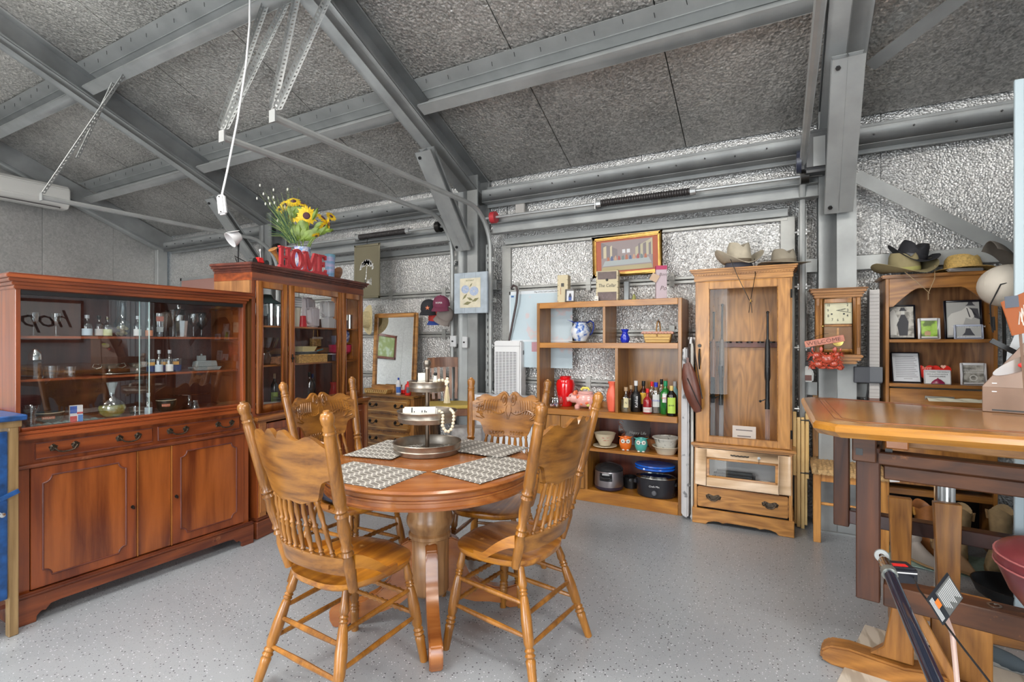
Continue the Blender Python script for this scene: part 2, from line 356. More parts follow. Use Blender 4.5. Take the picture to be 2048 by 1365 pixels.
# walls
wb = struct('wall_back', MB().box(XL-.1, XR+.1, YW+.03, YW+.1, 0, 3.1), deck)
xsw = [XL, -7.6, -6.6, -5.65, -4.4, -3.1, -2.45, -1.1, .08, .62, 1.36, 2.4, 3.6, XR]
for i in range(len(xsw)-1):
    x0, x1 = xsw[i]+.002, xsw[i+1]-.002
    g = MB().grid(lambda u, v: (x0+(x1-x0)*u, YW+.012+.006*sin(9*u+i*2)*sin(6*v), 3.05*v), 6, 10, thick=(0, .015, 0))
    build('insulation_panel', g, foil_w, wb)
wlft = struct('wall_left', MB().prism([(YF, 0), (YW, 0), (YW, roofz(YW)), (0, RIDGE), (YF, roofz(YF))], XL-.1, XL-.03, plane='yz'), deck)
yl = [YW, 3.75, 2.95, 2.1, 1.0, 0, -1.5, -3, YF]
for i in range(len(yl)-1):
    y0, y1 = yl[i]-.002, yl[i+1]+.002
    g = MB().grid(lambda u, v: (XL+.008*sin(5*u+i)*sin(6*v), y0+(y1-y0)*u, (roofz(y0+(y1-y0)*u)-.02)*v), 6, 10, thick=(-.02, 0, 0))
    build('insulation_panel', g, foil_g, wlft)
struct('wall_right', MB().prism([(YF, 0), (YW, 0), (YW, roofz(YW)), (0, RIDGE), (YF, roofz(YF))], XR+.0, XR+.08, plane='yz'), painted)
# front wall behind the camera: two open roll-up doorways and two windows
fw = MB()
openings = [(-4.1, -1.1, 0, 2.6), (2.0, 4.8, 0, 2.6), (.0, 1.1, 1.0, 2.1), (-7.6, -6.3, 1.0, 2.1)]
cuts = sorted(set([XL, XR]+[o[0] for o in openings]+[o[1] for o in openings]))
for a, b in zip(cuts[:-1], cuts[1:]):
    op = [o for o in openings if o[0] <= a and o[1] >= b]
    if not op: fw.box(a, b, YF-.08, YF, 0, 3.0)
    else:
        if op[0][2] > 0: fw.box(a, b, YF-.08, YF, 0, op[0][2])
        fw.box(a, b, YF-.08, YF, op[0][3], 3.0)
struct('wall_front', fw, painted)
for k, o in enumerate(openings[2:]):
    f = MB(); x0, x1, _, _ = o; z0, z1 = o[2], o[3]
    for bx in ((x0, x1, z0, z0+.05), (x0, x1, z1-.05, z1), (x0, x0+.05, z0, z1), (x1-.05, x1, z0, z1), (x0, x1, (z0+z1)/2-.02, (z0+z1)/2+.02)): f.box(bx[0], bx[1], YF-.06, YF+.01, bx[2], bx[3])
    wdw = struct('window_%d' % (k+1), f, white); build('pane', MB().box(x0+.05, x1-.05, YF-.03, YF-.026, z0+.05, z1-.05), pane, wdw)
struct('ground_outside', MB().box(-20, 20, -30, YF-.1, -.15, -.02), plain('grass_green', (.10, .20, .05), .9, var=.5, vscale=3))

# steel members -----------------------------------------------------
def cbeam(mb, p0, p1, wd, ht, up, t=.004, lip=.02, side=1):
    """C channel: web on one side, two flanges with lips"""
    p0, p1, up = Vector(p0), Vector(p1), Vector(up); d = (p1-p0); L = d.length; d.normalize(); sd = d.cross(up).normalized(); u = sd.cross(d)
    M = Matrix(((d.x, sd.x, u.x, p0.x), (d.y, sd.y, u.y, p0.y), (d.z, sd.z, u.z, p0.z), (0, 0, 0, 1))); s = side
    ys = lambda a, b: (min(a*s, b*s), max(a*s, b*s))
    w0 = ys(0, t); mb.box(0, L, *w0, 0, ht, M)
    f = ys(0, wd); mb.box(0, L, *f, 0, t, M); mb.box(0, L, *f, ht-t, ht, M)
    q = ys(wd-t, wd); mb.box(0, L, *q, 0, lip, M); mb.box(0, L, *q, ht-lip, ht, M); return mb
COLX = [-8.42, -5.83, -2.75, .333, 3.4]
for k, X in enumerate(COLX):
    if k == 0: continue
    cr = thing('steel_column', ['', 'far steel column behind the display hutch, in the back wall', 'grey double-channel steel column behind the framed flower print', 'grey double-channel steel column behind the wall clock', 'steel column beyond the right edge, in the back wall'][k], 'column', (0, 0, 0), group='wall columns')
    for s in (-1, 1):
        build('channel', cbeam(MB(), (X+s*.002, 4.20, 0), (X+s*.002, 4.20, 2.98), .115, .24, (0, 1, 0), side=s), steel_d, cr, bevel=.003)
    build('base_plate', MB().box(X-.14, X+.14, 4.18, 4.44, 0, .012), steel_d, cr)
for k, X in enumerate(COLX):
    ra = thing('roof_rafter', ['end roof rafter against the gable wall', 'roof rafter running down behind the sunflowers', 'double-channel roof rafter coming down to the column with the flower print', 'double-channel roof rafter above the wall clock', 'roof rafter beyond the right edge'][k], 'rafter', group='roof rafters')
    nrm = Vector((0, .387, .922)) if True else 0
    for s in ((-1, 1) if k else (1,)):
        y0, y1 = 4.42, 0
        mb = cbeam(MB(), (X+(.0015*s), y0, roofz(y0)-.235), (X+.0015*s, y1, roofz(y1)-.235), .11, .225, nrm, side=s)
        build('channel', mb, steel_d if k != 3 else steel_d, ra, bevel=.003)
        mb = cbeam(MB(), (X+(.0015*s), 0, roofz(0)-.235), (X+.0015*s, YF, roofz(YF)-.235), .11, .225, Vector((0, -.387, .922)), side=s)
        build('channel', mb, steel_d, ra)
    if k in (1, 2, 3):
        kb = thing('knee_brace', ['', 'steel knee brace left of the sunflowers', 'grey steel knee brace over the flower-print column', 'flat grey double knee brace hanging above the wall clock'][k], 'brace', group='knee braces')
        for s in (-1, 1):
            a = Vector((X, 3.55, roofz(3.55)-.30)); b = Vector((X, 4.18, 2.28)); upv = (b-a).normalized().cross(Vector((1, 0, 0)))
            if upv.z > 0: upv = -upv
            mb = cbeam(MB(), a+Vector((s*.001, 0, 0)), b+Vector((s*.001, 0, 0)), .085, .08, tuple(upv), side=s)
            build('channel', mb, steel_d, kb, bevel=.002)
        for q, pt in ((.05, a), (.95, b)):
            c = a.lerp(b, q)+Vector((-.05, 0, 0))-Vector(upv)*.0; 
            build('bolt', MB().rod(c+upv*.078, c+upv*.092, .014, n=6), black, kb)
# purlins (C channels along X), drawn per bay
for j, y in enumerate(PUR):
    for k in range(len(COLX)-1):
        x0, x1 = COLX[k]+.12, COLX[k+1]-.12
        pt = thing('purlin', 'roof purlin %s, %s' % (['nearest the eave', 'second up from the eave', 'third up from the eave', 'by the ridge'][j], ['in the bay by the gable wall', 'in the bay over the display hutch', 'in the bay over the dining table', 'in the bay right of the clock column'][k]), 'purlin', group='roof purlins')
        mb = cbeam(MB(), (x0, y, roofz(y)-.195), (x1, y, roofz(y)-.195), .10, .18, (0, .387, .922), side=1)
        mb.bar((x0, y-.04, roofz(y-.04)-.014), (x1, y-.04, roofz(y-.04)-.014), .20, .004, (0, .387, .922))
        build('channel', mb, steel, pt, bevel=.002)
        sc = MB()
        for q in range(int((x1-x0)/.2)):
            x = x0+.1+q*.2; yy = y-.10+(.01 if q % 2 else -.01)
            sc.rod((x, yy, roofz(yy)), (x+.01, yy, roofz(yy)-.05), .0022, n=4)
        o = build('screw_tip', sc, black, pt); o['kind'] = 'stuff'
# eave strut with screws
for k in range(len(COLX)-1):
    x0, x1 = COLX[k]+.12, COLX[k+1]-.12
    es = thing('eave_strut', 'eave strut channel along the wall top, %s' % ['by the gable corner', 'above the far roll-up door', 'above the roll-up door behind the bookshelf', 'right of the clock column'][k], 'strut', group='eave struts')
    mb = MB().box(x0, x1, 4.27, 4.274, 2.725, 2.84).box(x0, x1, 4.27, 4.42, 2.72, 2.725).box(x0, x1, 4.27, 4.30, 2.838, 2.842).box(x0, x1, 4.38, 4.40, 2.69, 2.90)
    build('channel', mb, steel_d, es, bevel=.002)
    sc = MB()
    for q in range(int((x1-x0)/.22)):
        x = x0+.1+q*.22; sc.rod((x, 4.272, 2.78+.02*(q % 2)), (x, 4.258, 2.78+.02*(q % 2)), .006, n=5)
    o = build('screw', sc, black, es); o['kind'] = 'stuff'
# wall girts right bay + between column and doors
def girt(x0, x1, z, lab):
    mb = cbeam(MB(), (x0, 4.34, z), (x1, 4.34, z), .09, .10, (0, 0, 1), side=-1)
    g = build('wall_girt', mb, steel, bevel=.002); tag(g, lab, 'girt')
girt(.46, 3.2, 1.86, 'horizontal wall girt behind the row of hats on the right')
girt(.46, 3.2, .95, 'horizontal wall girt behind the spray bottle and wall clock foot')
girt(.12, .22, 1.86, 'short upper girt stub between door track and clock column')
girt(.12, .22, .95, 'short lower girt stub between door track and clock column')
girt(-2.63, -2.50, 1.86, 'upper girt stub right of the flower-print column')
girt(-2.63, -2.50, .95, 'lower girt stub right of the flower-print column')
girt(-8.3, -5.95, 2.1, 'wall girt near the gable corner')
# flat strap braces
sb = build('strap_brace', MB().bar((.45, 4.30, 2.52), (2.1, 4.30, 1.30), .006, .085), steel_d); tag(sb, 'flat diagonal steel strap brace on the wall right of the clock column', 'brace')
sb = build('strap_brace', MB().bar((.47, 3.8, roofz(3.8)-.19), (2.6, 2.0, roofz(2.0)-.19), .09, .004, (0, .387, .922)), steel_d); tag(sb, 'flat dark strap brace under the roof right of the clock column', 'brace')
# gable end trim along the roof slope
tr = MB()
tr.bar((XL+.06, YW-.05, roofz(YW)-.14), (XL+.06, 0, RIDGE-.14), .10, .20)
struct('trim_1', tr, steel, bevel=.004)
struct('trim_2', MB().box(XL, XL+.09, YW-.16, YW-.02, 0, 2.95), steel, bevel=.004)

# perforated angle iron ----------------------------------------------
def perf(mb, p0, p1, wd=.032, pitch=.038, up=(0, 0, 1), faces=2):
    p0, p1, up = Vector(p0), Vector(p1), Vector(up); d = (p1-p0); L = d.length; d.normalize(); sd = d.cross(up).normalized(); u = sd.cross(d)
    n = max(1, int(L/pitch)); pl = L/n
    for fi in range(faces):
        ax = sd if fi == 0 else u
        for k in range(n):
            a = k*pl; h0, h1 = .30, .70; vs = []
            ring = lambda x0, x1, w0, w1: [p0+d*(a+x0*pl)+ax*(w0*wd), p0+d*(a+x1*pl)+ax*(w0*wd), p0+d*(a+x1*pl)+ax*(w1*wd), p0+d*(a+x0*pl)+ax*(w1*wd)]
            vs = ring(0, 1, 0, 1)+ring(h0, h1, h0, h1)
            mb._add(vs, [(0, 1, 5, 4), (1, 2, 6, 5), (2, 3, 7, 6), (3, 0, 4, 7)])
    return mb
def hanger(p0, p1, lab, mat=steel_l, up=(0, 0, 1)):
    h = build('hanger_bracket', perf(MB(), p0, p1, .034, .036, up), mat); tag(h, lab, 'bracket'); return h

# ------------------------------------------------------------------ roll-up doors
rail_m = plain('door_rail', (.36, .36, .345), .45, .5, var=.1)
def rollup(x0, x1, lab, idx):
    t = thing('garage_door', lab, 'garage door', ((x0+x1)/2, 4.42, 0)); hw = (x1-x0)/2
    joints = [0.03, .53, .97, 1.42, 1.86, 2.30]
    for a, b in zip(joints[:-1], joints[1:]):
        p = build('door_panel', MB().grid(lambda u, v: (-hw+2*hw*u, .0+.004*sin(14*u+a*9)*sin(5*v), a+.03+(b-a-.06)*v), 14, 5, thick=(0, .03, 0)), foil_w, t)
        for hx in [-hw+.12]+[-hw+.12+(2*hw-.24)*q/3 for q in (1, 2)]+[hw-.12]:
            if a > .1: build('hinge', MB().box(hx-.022, hx+.022, -.038, -.03, a-.05, a+.06).rod((hx-.03, -.034, a), (hx+.03, -.034, a), .005), rail_m, t)
    for z in joints:
        build('rail', MB().box(-hw, hw, -.03, .0, z-.03, z-.004).box(-hw, hw, -.03, .0, z+.004, z+.03), rail_m, t, bevel=.003)
    # stiffening strut on the top section
    build('top_strut', MB().box(-hw, hw, -.055, -.05, 2.30, 2.36).box(-hw, hw, -.055, 0, 2.30, 2.304).box(-hw, hw, -.055, 0, 2.356, 2.36), steel, t, bevel=.002)
    for s in (-1, 1):
        build('side_stile', MB().box(s*hw-.05, s*hw+.05, -.028, .0, .02, 2.3), rail_m, t, bevel=.003)
    return t
rollup(-5.5, -3.05, 'foil-faced roll-up door behind the dresser and mirror', 0)
rollup(-2.42, .03, 'foil-faced roll-up door behind the oak bookshelf', 1)
def track(x, s, z_top, y_end, lab, perfx=True):
    """s: side of the perforated angle"""
    t = thing('door_track', lab, 'track', (x, 4.27, 0))
    pts = [(0, 0, .02), (0, 0, z_top-.38)]
    for a in range(1, 9):
        an = a/8*pi/2; pts.append((0, -.38*(1-cos(an)), z_top-.38+.38*sin(an)))
    pts.append((0, -(4.27-y_end), z_top))
    build('rail', MB().tube(pts, .022, 8), steel, t)
    mb = perf(MB(), (s*.03, .055, 0.02), (s*.03, .055, z_top-.3), .055, .07, (0, 1, 0)); build('perforated_angle', mb, steel, t)
    for z in (.4, .85, 1.3, 1.75, 2.15):
        build('bracket', MB().box(-.03, .03, -.0, .07, z-.02, z+.02).rod((-.05*s, 0, z), (.05*s, 0, z), .008), steel_l, t)
    build('end_plate', MB().box(-.025, .025, -(4.27-y_end)-.004, -(4.27-y_end)+.004, z_top-.03, z_top+.04), steel_d, t)
track(-5.68, -1, 2.60, 1.94, 'curved door track farthest left, passing over the mahogany sideboard')
track(-2.98, 1, 2.58, 1.86, 'curved door track ending under two hanger brackets left of centre')
track(-2.53, -1, 2.61, 1.87, 'curved overhead door track starting beside the walking cane')
track(.122, 1, 2.62, 1.2, 'overhead door track left of the clock column')
for z0, x0, x1, lab in ((2.50, -5.6, -2.95, 'spring shaft over the far roll-up door'), (2.52, -2.5, .24, 'spring shaft over the roll-up door behind the bookshelf')):
    t = thing('torsion_shaft', lab, 'shaft', (0, 4.14, z0))
    build('shaft', MB().rod((x0, 0, 0), (x1, 0, 0), .0125, n=10), steel_l, t)
    build('drum', MB().rod((x0+.06, 0, 0), (x0+.11, 0, 0), .055, n=18), plain('red_paint', (.45, .03, .04), .4) if z0 > 2.51 else blackm, t)
    build('drum', MB().rod((x1-.13, 0, 0), (x1-.08, 0, 0), .055, n=18), blackm, t)
    sx0, sx1 = (-1.38, -.62) if z0 > 2.51 else (-4.15, -3.45)
    sp = MB().rod((sx0, 0, 0), (sx1, 0, 0), .026, n=14)
    for q in range(int((sx1-sx0)/.02)): sp.lathe([(.026, -.005), (.031, 0), (.026, .005)], 10, Matrix.Translation((sx0+q*.02, 0, 0)) @ Matrix.Rotation(pi/2, 4, 'Y'))
    build('spring', sp, plain('dark_spring', (.05, .045, .045), .45, .4), t)
    for sx in (sx0, sx1): build('cone', MB().rod((sx-.02, 0, 0), (sx+.02, 0, 0), .034, .03, 10), steel_l, t)
    hb = MB().box(x0+.02, x1-.02, .09, .10, -.14, .02).box(x0+.02, x1-.02, .02, .09, -.05, -.045).box(x0+.02, x1-.02, .02, .1, -.145, -.14)
    build('header_channel', hb, steel_d, t, bevel=.002)
    build('center_bracket', MB().box(sx0-.03, sx0-.024, -.03, .1, -.05, .04), steel_l, t)
# hangers
hanger((-2.53, 1.90, 2.66), (-2.62, 2.40, 3.72), 'right one of the two pale perforated angles forming the V above the nearer track end')
hanger((-2.56, 1.88, 2.66), (-2.86, 2.32, 3.80), 'left one of the two pale perforated angles forming the V above the nearer track end')
hanger((-2.98, 1.88, 2.63), (-3.02, 2.36, 3.72), 'right angle iron of the pair above the farther track end', steel)
hanger((-3.00, 1.86, 2.63), (-3.20, 2.32, 3.75), 'left angle iron of the pair above the farther track end', steel)
hanger((-5.66, 1.96, 2.63), (-5.05, 2.33, 3.74), 'long perforated angle rising from the leftmost track end to a purlin', steel)
hanger((-5.45, 2.12, 2.95), (-5.20, 2.28, 3.62), 'short perforated angle doubled beside the long one at upper left', steel)
# jackshaft opener
op = thing('door_opener', 'dark wall-mounted door opener motor beside the clock column', 'opener', (.13, 4.08, 2.63))
opm = plain('opener_grey', (.075, .078, .082), .45)
build('housing', MB().box(-.02, .17, -.07, .10, -.12, .17), opm, op, bevel=.03, seg=3)
build('motor_cap', MB().rod((-.05, -.02, -.03), (-.02, -.02, -.03), .075, .08, 20), plain('motor_blue', (.03, .035, .06), .3), op)
build('label_plate', MB().box(.05, .12, -.074, -.069, -.09, .11), plain('grey_plate', (.30, .31, .31), .4), op)
sb_ = build('sensor_box', MB().box(-.05, .05, -.03, .0, -.08, .06), plain('beige_grey', (.42, .40, .38), .5), bevel=.006); sb_.location = onY(1042, 418, 4.42); tag(sb_, 'small grey box on the foil wall above the door shaft', 'sensor')
# mini split
ac = thing('air_conditioner', 'long white mini-split air conditioner high on the gable wall', 'air conditioner', (XL+.13, 2.62, 3.08))
acm = plain('ac_white', (.66, .65, .62), .4)
build('body', MB().prism([(0, 0), (.16, .0), (.22, .08), (.22, .25), (.17, .30), (0, .30)], -.5, .5, plane='xz'), acm, ac, bevel=.012, seg=2)
build('outlet_vent', MB().box(.05, .20, -.46, .40, -.004, .01), plain('vent_dark', (.10, .09, .09), .5), ac)
for q in range(3): build('louvre', MB().box(.07+.05*q, .09+.05*q, -.45, .39, -.012, -.004), acm, ac)
# hanging tap with cord
pc = Vector(atD(444, 410, 3.0)); top = Vector(atD(500, -40, 3.35))
ps = thing('power_strip', 'white power strip hanging in the air from its own cord', 'power strip', tuple(pc))
build('body', MB().cbox((0, 0, 0), (.052, .03, .12)), white, ps, bevel=.01, seg=3).rotation_euler = (0, R(-7), R(20))
for z in (-.045, .045): build('screw', MB().rod((0, -.02, z), (0, -.014, z), .004), black, ps).rotation_euler = (0, R(-7), R(20))
build('cord', MB().tube([Vector((0, 0, .06)), (atD(455, 340, 3.02)-pc), (atD(475, 240, 3.08)-pc), (atD(492, 130, 3.18)-pc), (atD(499, 50, 3.28)-pc), top-pc, Vector((top.x-pc.x, top.y-pc.y, roofz(top.y)-.02-pc.z))], .0062, 8), white, ps)
# bodies of the added fill lamps, out of view behind/over the camera
for i, (x, y) in enumerate(FILL_LAMPS):
    t = thing('added_tube_lamp', 'added fill tube lamp hung out of view under the ridge, %s' % ['over the display sideboard', 'over the dining table', 'over the bar table', 'behind the camera on the left', 'behind the camera on the right', 'far back on the left'][i], 'lamp', (x, y, 3.78), group='added ridge lamps')
    build('housing', MB().box(-.65, .65, -.12, .12, 0, .06), white, t)
    for s in (-1, 1):
        build('tube', MB().rod((-.6, s*.06, -.015), (.6, s*.06, -.015), .013), plain('fill_tube_glow', (1, 1, 1), .5, emc=(1, .95, .88), em=6), t)
        build('chain', MB().rod((s*.6, 0, .06), (s*.6, 0, roofz(y)-3.78-.0), .004), steel, t)
# pale blue upright panel at the right edge
ep = thing('partition_panel', 'pale blue ribbed upright panel at the right edge of the view', 'panel', (.982, 3.31, 0))
pbl = plain('pale_blue_panel', (.44, .53, .58), .5)
build('sheet', MB().box(.012, 1.4, 0, .04, 0, 2.60), pbl, ep, bevel=.003)
for q in range(9): build('rib', MB().box(.0+q*.16, .035+q*.16, -.018, .0, 0.0, 2.61), pbl, ep, bevel=.003)
# ================================================================== DINING SET
def lerp(a, b, t): return a+(b-a)*t
def seat_outline(u, v, W0=.188, W1=.222, D0=-.20, D1=.215, k=3.2):
    """u,v in 0..1 -> rounded seat plan"""
    a = u*2-1; b = v*2-1
    y = lerp(D0, D1, v); wdt = lerp(W0, W1, v)
    return a*wdt, y
LEGP = [(0, .013), (.10, .016), (.16, .019), (.19, .013), (.205, .018), (.22, .013), (.235, .018), (.25, .013), (.27, .017), (.45, .023), (.62, .021), (.66, .015), (.68, .021), (.70, .016), (.72, .022), (.74, .016), (.76, .021), (.80, .019), (1, .0165)]
SPIN = [(0, .006), (.04, .010), (.07, .007), (.10, .011), (.13, .007), (.3, .010), (.42, .008), (.46, .012), (.50, .008), (.54, .012), (.58, .007), (.75, .0105), (.9, .007), (.94, .011), (1, .006)]
POSTP = [(0, .017), (.10, .021), (.16, .022), (.20, .016), (.215, .023), (.235, .017), (.25, .023), (.27, .017), (.36, .024), (.42, .019), (.44, .026), (.455, .019), (.47, .026), (.485, .019), (.52, .0235), (.80, .022), (.86, .0215), (.875, .019), (.885, .0225), (.895, .019), (.905, .0225), (.925, .018), (.94, .022), (.965, .0245), (.985, .020), (.99, .012), (1, .010)]
def crest_edges(u):
    """top and bottom z of the crest at u in -1..1"""
    a = abs(u)
    top = .998+.040*math.exp(-((a-.15)/.17)**2)+.024*math.exp(-((a-.66)/.17)**2)-.012*math.exp(-((a)/.045)**2)-.022*math.exp(-((a-1)/.16)**2)
    if a < .64: bot = .768+.012*(a/.64)**3+.004*math.cos(a*12)
    elif a < .80: bot = .780+.075*sin((a-.64)/.16*pi/2)**1.5
    else: bot = .855+.010*sin((a-.80)*12)
    return top, bot
def make_chair(label, rz, loc, group):
    t = thing('dining_chair', label, 'chair', loc, rz, group)
    # seat: rounded saddle
    N = 20; mb = MB(); top = []; prof = []
    def outl(a):
        c, s = cos(a), sin(a); e = .62
        x = abs(c)**e*(1 if c >= 0 else -1); y = abs(s)**e*(1 if s >= 0 else -1)
        wdt = lerp(.190, .224, (y+1)/2); return x*wdt, .008+y*.210-(.018*x*x if y > 0 else 0)
    rings_ = [(0, 1), (.35, 1), (.7, 1), (.9, 1), (.985, 1), (1, .86), (1, .5), (.96, .1), (.86, 0), (0, 0)]
    NA = 40; vs = []
    for sc, h in rings_:
        for i in range(NA):
            x, y = outl(2*pi*i/NA); x *= sc; y *= sc
            z = .424+.036*h
            if h == 1:
                rr = (x*x/.05+(y+.03)**2/.05); z += -.012*max(0, 1-rr*1.1)+.006*math.exp(-(x/.03)**2)*(y > .03)*sc-.004*(1 if sc > .97 else 0)
            vs.append((x, y, z))
    fs = [(j*NA+i, j*NA+(i+1) % NA, (j+1)*NA+(i+1) % NA, (j+1)*NA+i) for j in range(len(rings_)-1) for i in range(NA)]
    mb._add(vs, fs); build('seat', mb, chair_y, t, ang=50)
    # posts
    for s in (-1, 1):
        build('back_post', MB().turned((s*.190, -.150, .44), (s*.247, -.312, 1.118), POSTP, 14), chair_z, t, ang=50)
        build('leg', MB().turned((s*.160, .150, .43), (s*.214, .205, 0), [(1-q, r) for q, r in LEGP][::-1] if False else LEGP[::1], 12), chair_z, t, ang=50)
        build('leg', MB().turned((s*.145, -.145, .43), (s*.232, -.265, 0), LEGP, 12), chair_z, t, ang=50)
        hb = MB().grid(lambda u, v, s=s: (s*(.205+.012*sin(u*pi)), lerp(-.165, .045, u), .555-.105*min(1, u*1.35)**1.4*.9+(v-.5)*lerp(.05, .05, u)*(1-u*.55)+(0.003 if u > .7 else 0)), 12, 2, thick=(s*.014, 0, 0))
        build('hip_rail', hb, chair_y, t)
    def pbx(z): q = (z-.44)/.678; return lerp(.190, .247, q), lerp(-.150, -.312, q)
    def crest(front):
        nu, nv = 44, 10
        def fn(u, v):
            a = u*2-1; tp, bt = crest_edges(a); z = lerp(bt, tp, v); x0, y0 = pbx(z)
            return (a*(x0-.012), y0-.048*(1-a*a)+.0, z)
        return MB().grid(fn, nu, nv, thick=(0, .018, 0))
    build('crest', crest(0), chair_x, t, ang=50)
    # pressed carving on the front of the crest
    cv = MB()
    def cp(a, z, off=.020): x0, y0 = pbx(z); return (a*(x0-.012), y0-.048*(1-a*a)+off, z)
    for s in (-1, 1):
        cv.tube([cp(s*(.13+.09*(1-k/26)*cos(k*.55)), .985+.045*(1-k/26)*sin(k*.55)) for k in range(25)], .0042, 5)
        cv.tube([cp(s*(.05+.03*sin(k*.6)), .955-.01*k) for k in range(9)], .0042, 5)
        for k in range(8):
            a0 = .30+.07*k; cv.tube([cp(s*(a0+.05*q/4), .985-.055*(q/4)+.012*sin(q*.8)-.02*(k > 5)) for q in range(5)], .0040, 5)
            cv.tube([cp(s*(.22+.075*k-.02*q/3), .925-.02*(q/3)) for q in range(4)], .0036, 5)
        cv.tube([cp(s*(.10+.62*k/12), .915-.012*sin(k*.52)-.00*k) for k in range(13)], .0048, 5)
        cv.tube([cp(s*(.72+.05*sin(k*.5)), .915-.012*k*.33) for k in range(10)], .0048, 5)
        for k in range(6): cv.tube([cp(s*(.80+.10*sin(q*1.1+k)), .985-.022*k+.006*q) for q in range(4)], .0036, 5)
        for k in range(5): cv.tube([cp(s*(.12+.09*k+.03*cos(q*.9)), .795+.008*sin(q*.9)) for q in range(7)], .0036, 5)
    build('carving', cv, chair_x, t)['kind'] = 'stuff'
    # lower rail + spindles
    def rail(u, v):
        a = u*2-1; z = lerp(.505, .575-.018*(abs(a) > .93), v)+.006*cos(a*3); x0, y0 = pbx(z); return (a*(x0+.002), y0-.055*(1-a*a)-.006, z)
    build('lower_rail', MB().grid(rail, 24, 3, thick=(0, .016, 0)), chair_x, t)
    for s in (-1, 1): build('scroll', MB().rod((s*.165, -.19, .567), (s*.165, -.165, .567), .014, n=12), chair_x, t)
    for k in range(8):
        a = (k-3.5)/3.5; at, ab = a*.56, a*.74
        x1, y1 = pbx(.775); x0, y0 = pbx(.570)
        build('spindle', MB().turned((ab*x0, y0-.055*(1-ab*ab)+.002, .568), (at*x1, y1-.048*(1-at*at)+.009, .785), SPIN, 8), chair_z, t, ang=50)
    # stretchers
    def legpt(sx, front, z):
        q = (.43-z)/.43
        return Vector((sx*lerp(.160, .214, q), lerp(.150, .205, q), z)) if front else Vector((sx*lerp(.145, .232, q), lerp(-.145, -.265, q), z))
    ST = [(0, .007), (.12, .009), (.5, .0115), (.88, .009), (1, .007)]
    TW = [(i/24, .0085+(.0045 if i % 2 else 0)*(1 if 3 < i < 21 else .3)) for i in range(25)]
    for s in (-1, 1):
        for z in (.300, .185): build('stretcher', MB().turned(legpt(s, True, z+.01), legpt(s, False, z-.005), ST, 8), chair_z, t)
    for z in (.285, .205): build('stretcher', MB().turned(legpt(-1, True, z), legpt(1, True, z), TW, 8), chair_z, t)
    for z in (.255, .150): build('stretcher', MB().turned(legpt(-1, False, z), legpt(1, False, z), ST, 8), chair_z, t)
    return t
def chair_at(o, r, d, th, label=None):
    """(r,d) right/forward of the camera, th = facing, clockwise from forward"""
    p = cw(r, d); o.location = p; o.rotation_euler = (0, 0, TH-th)
    if label: o['label'] = label
ch0 = make_chair('carved oak dining chair nearest the camera on the left, back toward the viewer', 0, (0, 0, 0), 'pressed-back chairs around the table')
chair_at(ch0, -.661, 2.075, .56)
for (r, d, th, lb) in ((.0, 2.275, -.96, 'carved oak dining chair on the right of the table, its seat turned to the pedestal'),
                      (-.90, 2.90, 2.12, 'carved oak dining chair in front of the hutch, a dark cushion on its seat'),
                      (-.105, 2.82, 3.42, 'carved oak dining chair across the table in front of the white tower fan')):
    c = copy_tree(ch0); chair_at(c, r, d, th, lb)
    if th == 2.12: chC = c
# dark cushion on the far-left chair
cu = MB(); 
for k in range(1):
    cu.lathe([(0, 0), (.17, 0), (.195, .02), (.195, .035), (.17, .052), (0, .045)], 28, sx=1, sy=.95)
cush = thing('seat_cushion', 'dark blue-black round cushion on the chair in front of the hutch', 'cushion', chC.location+Vector((0, 0, .462)))
build('pad', cu, plain('navy_cloth', (.018, .02, .035), .8, bump=.2), cush); build('button', MB().ball((0, 0, .045), .012), black, cush)

TC = cw(-.405, 2.50)
tb = thing('dining_table', 'round oak pedestal dining table with four patterned placemats', 'table', TC, R(35))
build('tabletop', MB().lathe([(0, .758), (.492, .758), (.506, .754), (.513, .745), (.507, .737), (.500, .732), (0, .732)], 72), table_w, tb, ang=30)
build('apron', MB().lathe([(.493, .732), (.493, .715), (.497, .711), (.497, .704), (.493, .700), (.493, .684), (.499, .680), (.497, .670), (.47, .670), (.47, .732)], 72), table_w, tb, ang=30)
build('apron_line', MB().lathe([(.4975, .7145), (.4985, .7135), (.4975, .7125)], 72), mah_dark, tb)
build('pedestal', MB().lathe([(.085, .670), (.115, .665), (.117, .655), (.108, .645), (.108, .60), (.114, .595), (.117, .585), (.113, .575), (.117, .565), (.113, .555), (.107, .548), (.107, .50), (.112, .49), (.115, .47), (.111, .455), (.102, .44), (.096, .42), (.104, .41), (.104, .395), (.09, .39), (0, .39)], 40), table_z, tb, ang=30)
build('pedestal_block', MB().lathe([(0, .39), (.10, .39), (.10, .13), (.08, .11), (0, .11)], 8), table_z, tb, bevel=.004)
fp = [(.06, .37), (.10, .385), (.14, .365), (.16, .32), (.165, .26), (.19, .20), (.25, .145), (.32, .115), (.38, .105), (.43, .115), (.455, .105), (.470, .075), (.468, .035), (.45, .0), (.39, .0), (.36, .025), (.30, .04), (.22, .05), (.15, .075), (.10, .11), (.06, .13)]
for k in range(4):
    a = TH+pi/2 if 0 else 0
    base = math.atan2((cw(-.32, 2.11)-TC).y, (cw(-.32, 2.11)-TC).x)-R(35)+k*pi/2
    build('foot', MB().prism(fp, -.028, .028, Matrix.Rotation(base, 4, 'Z')), table_w, tb, bevel=.006, seg=2)

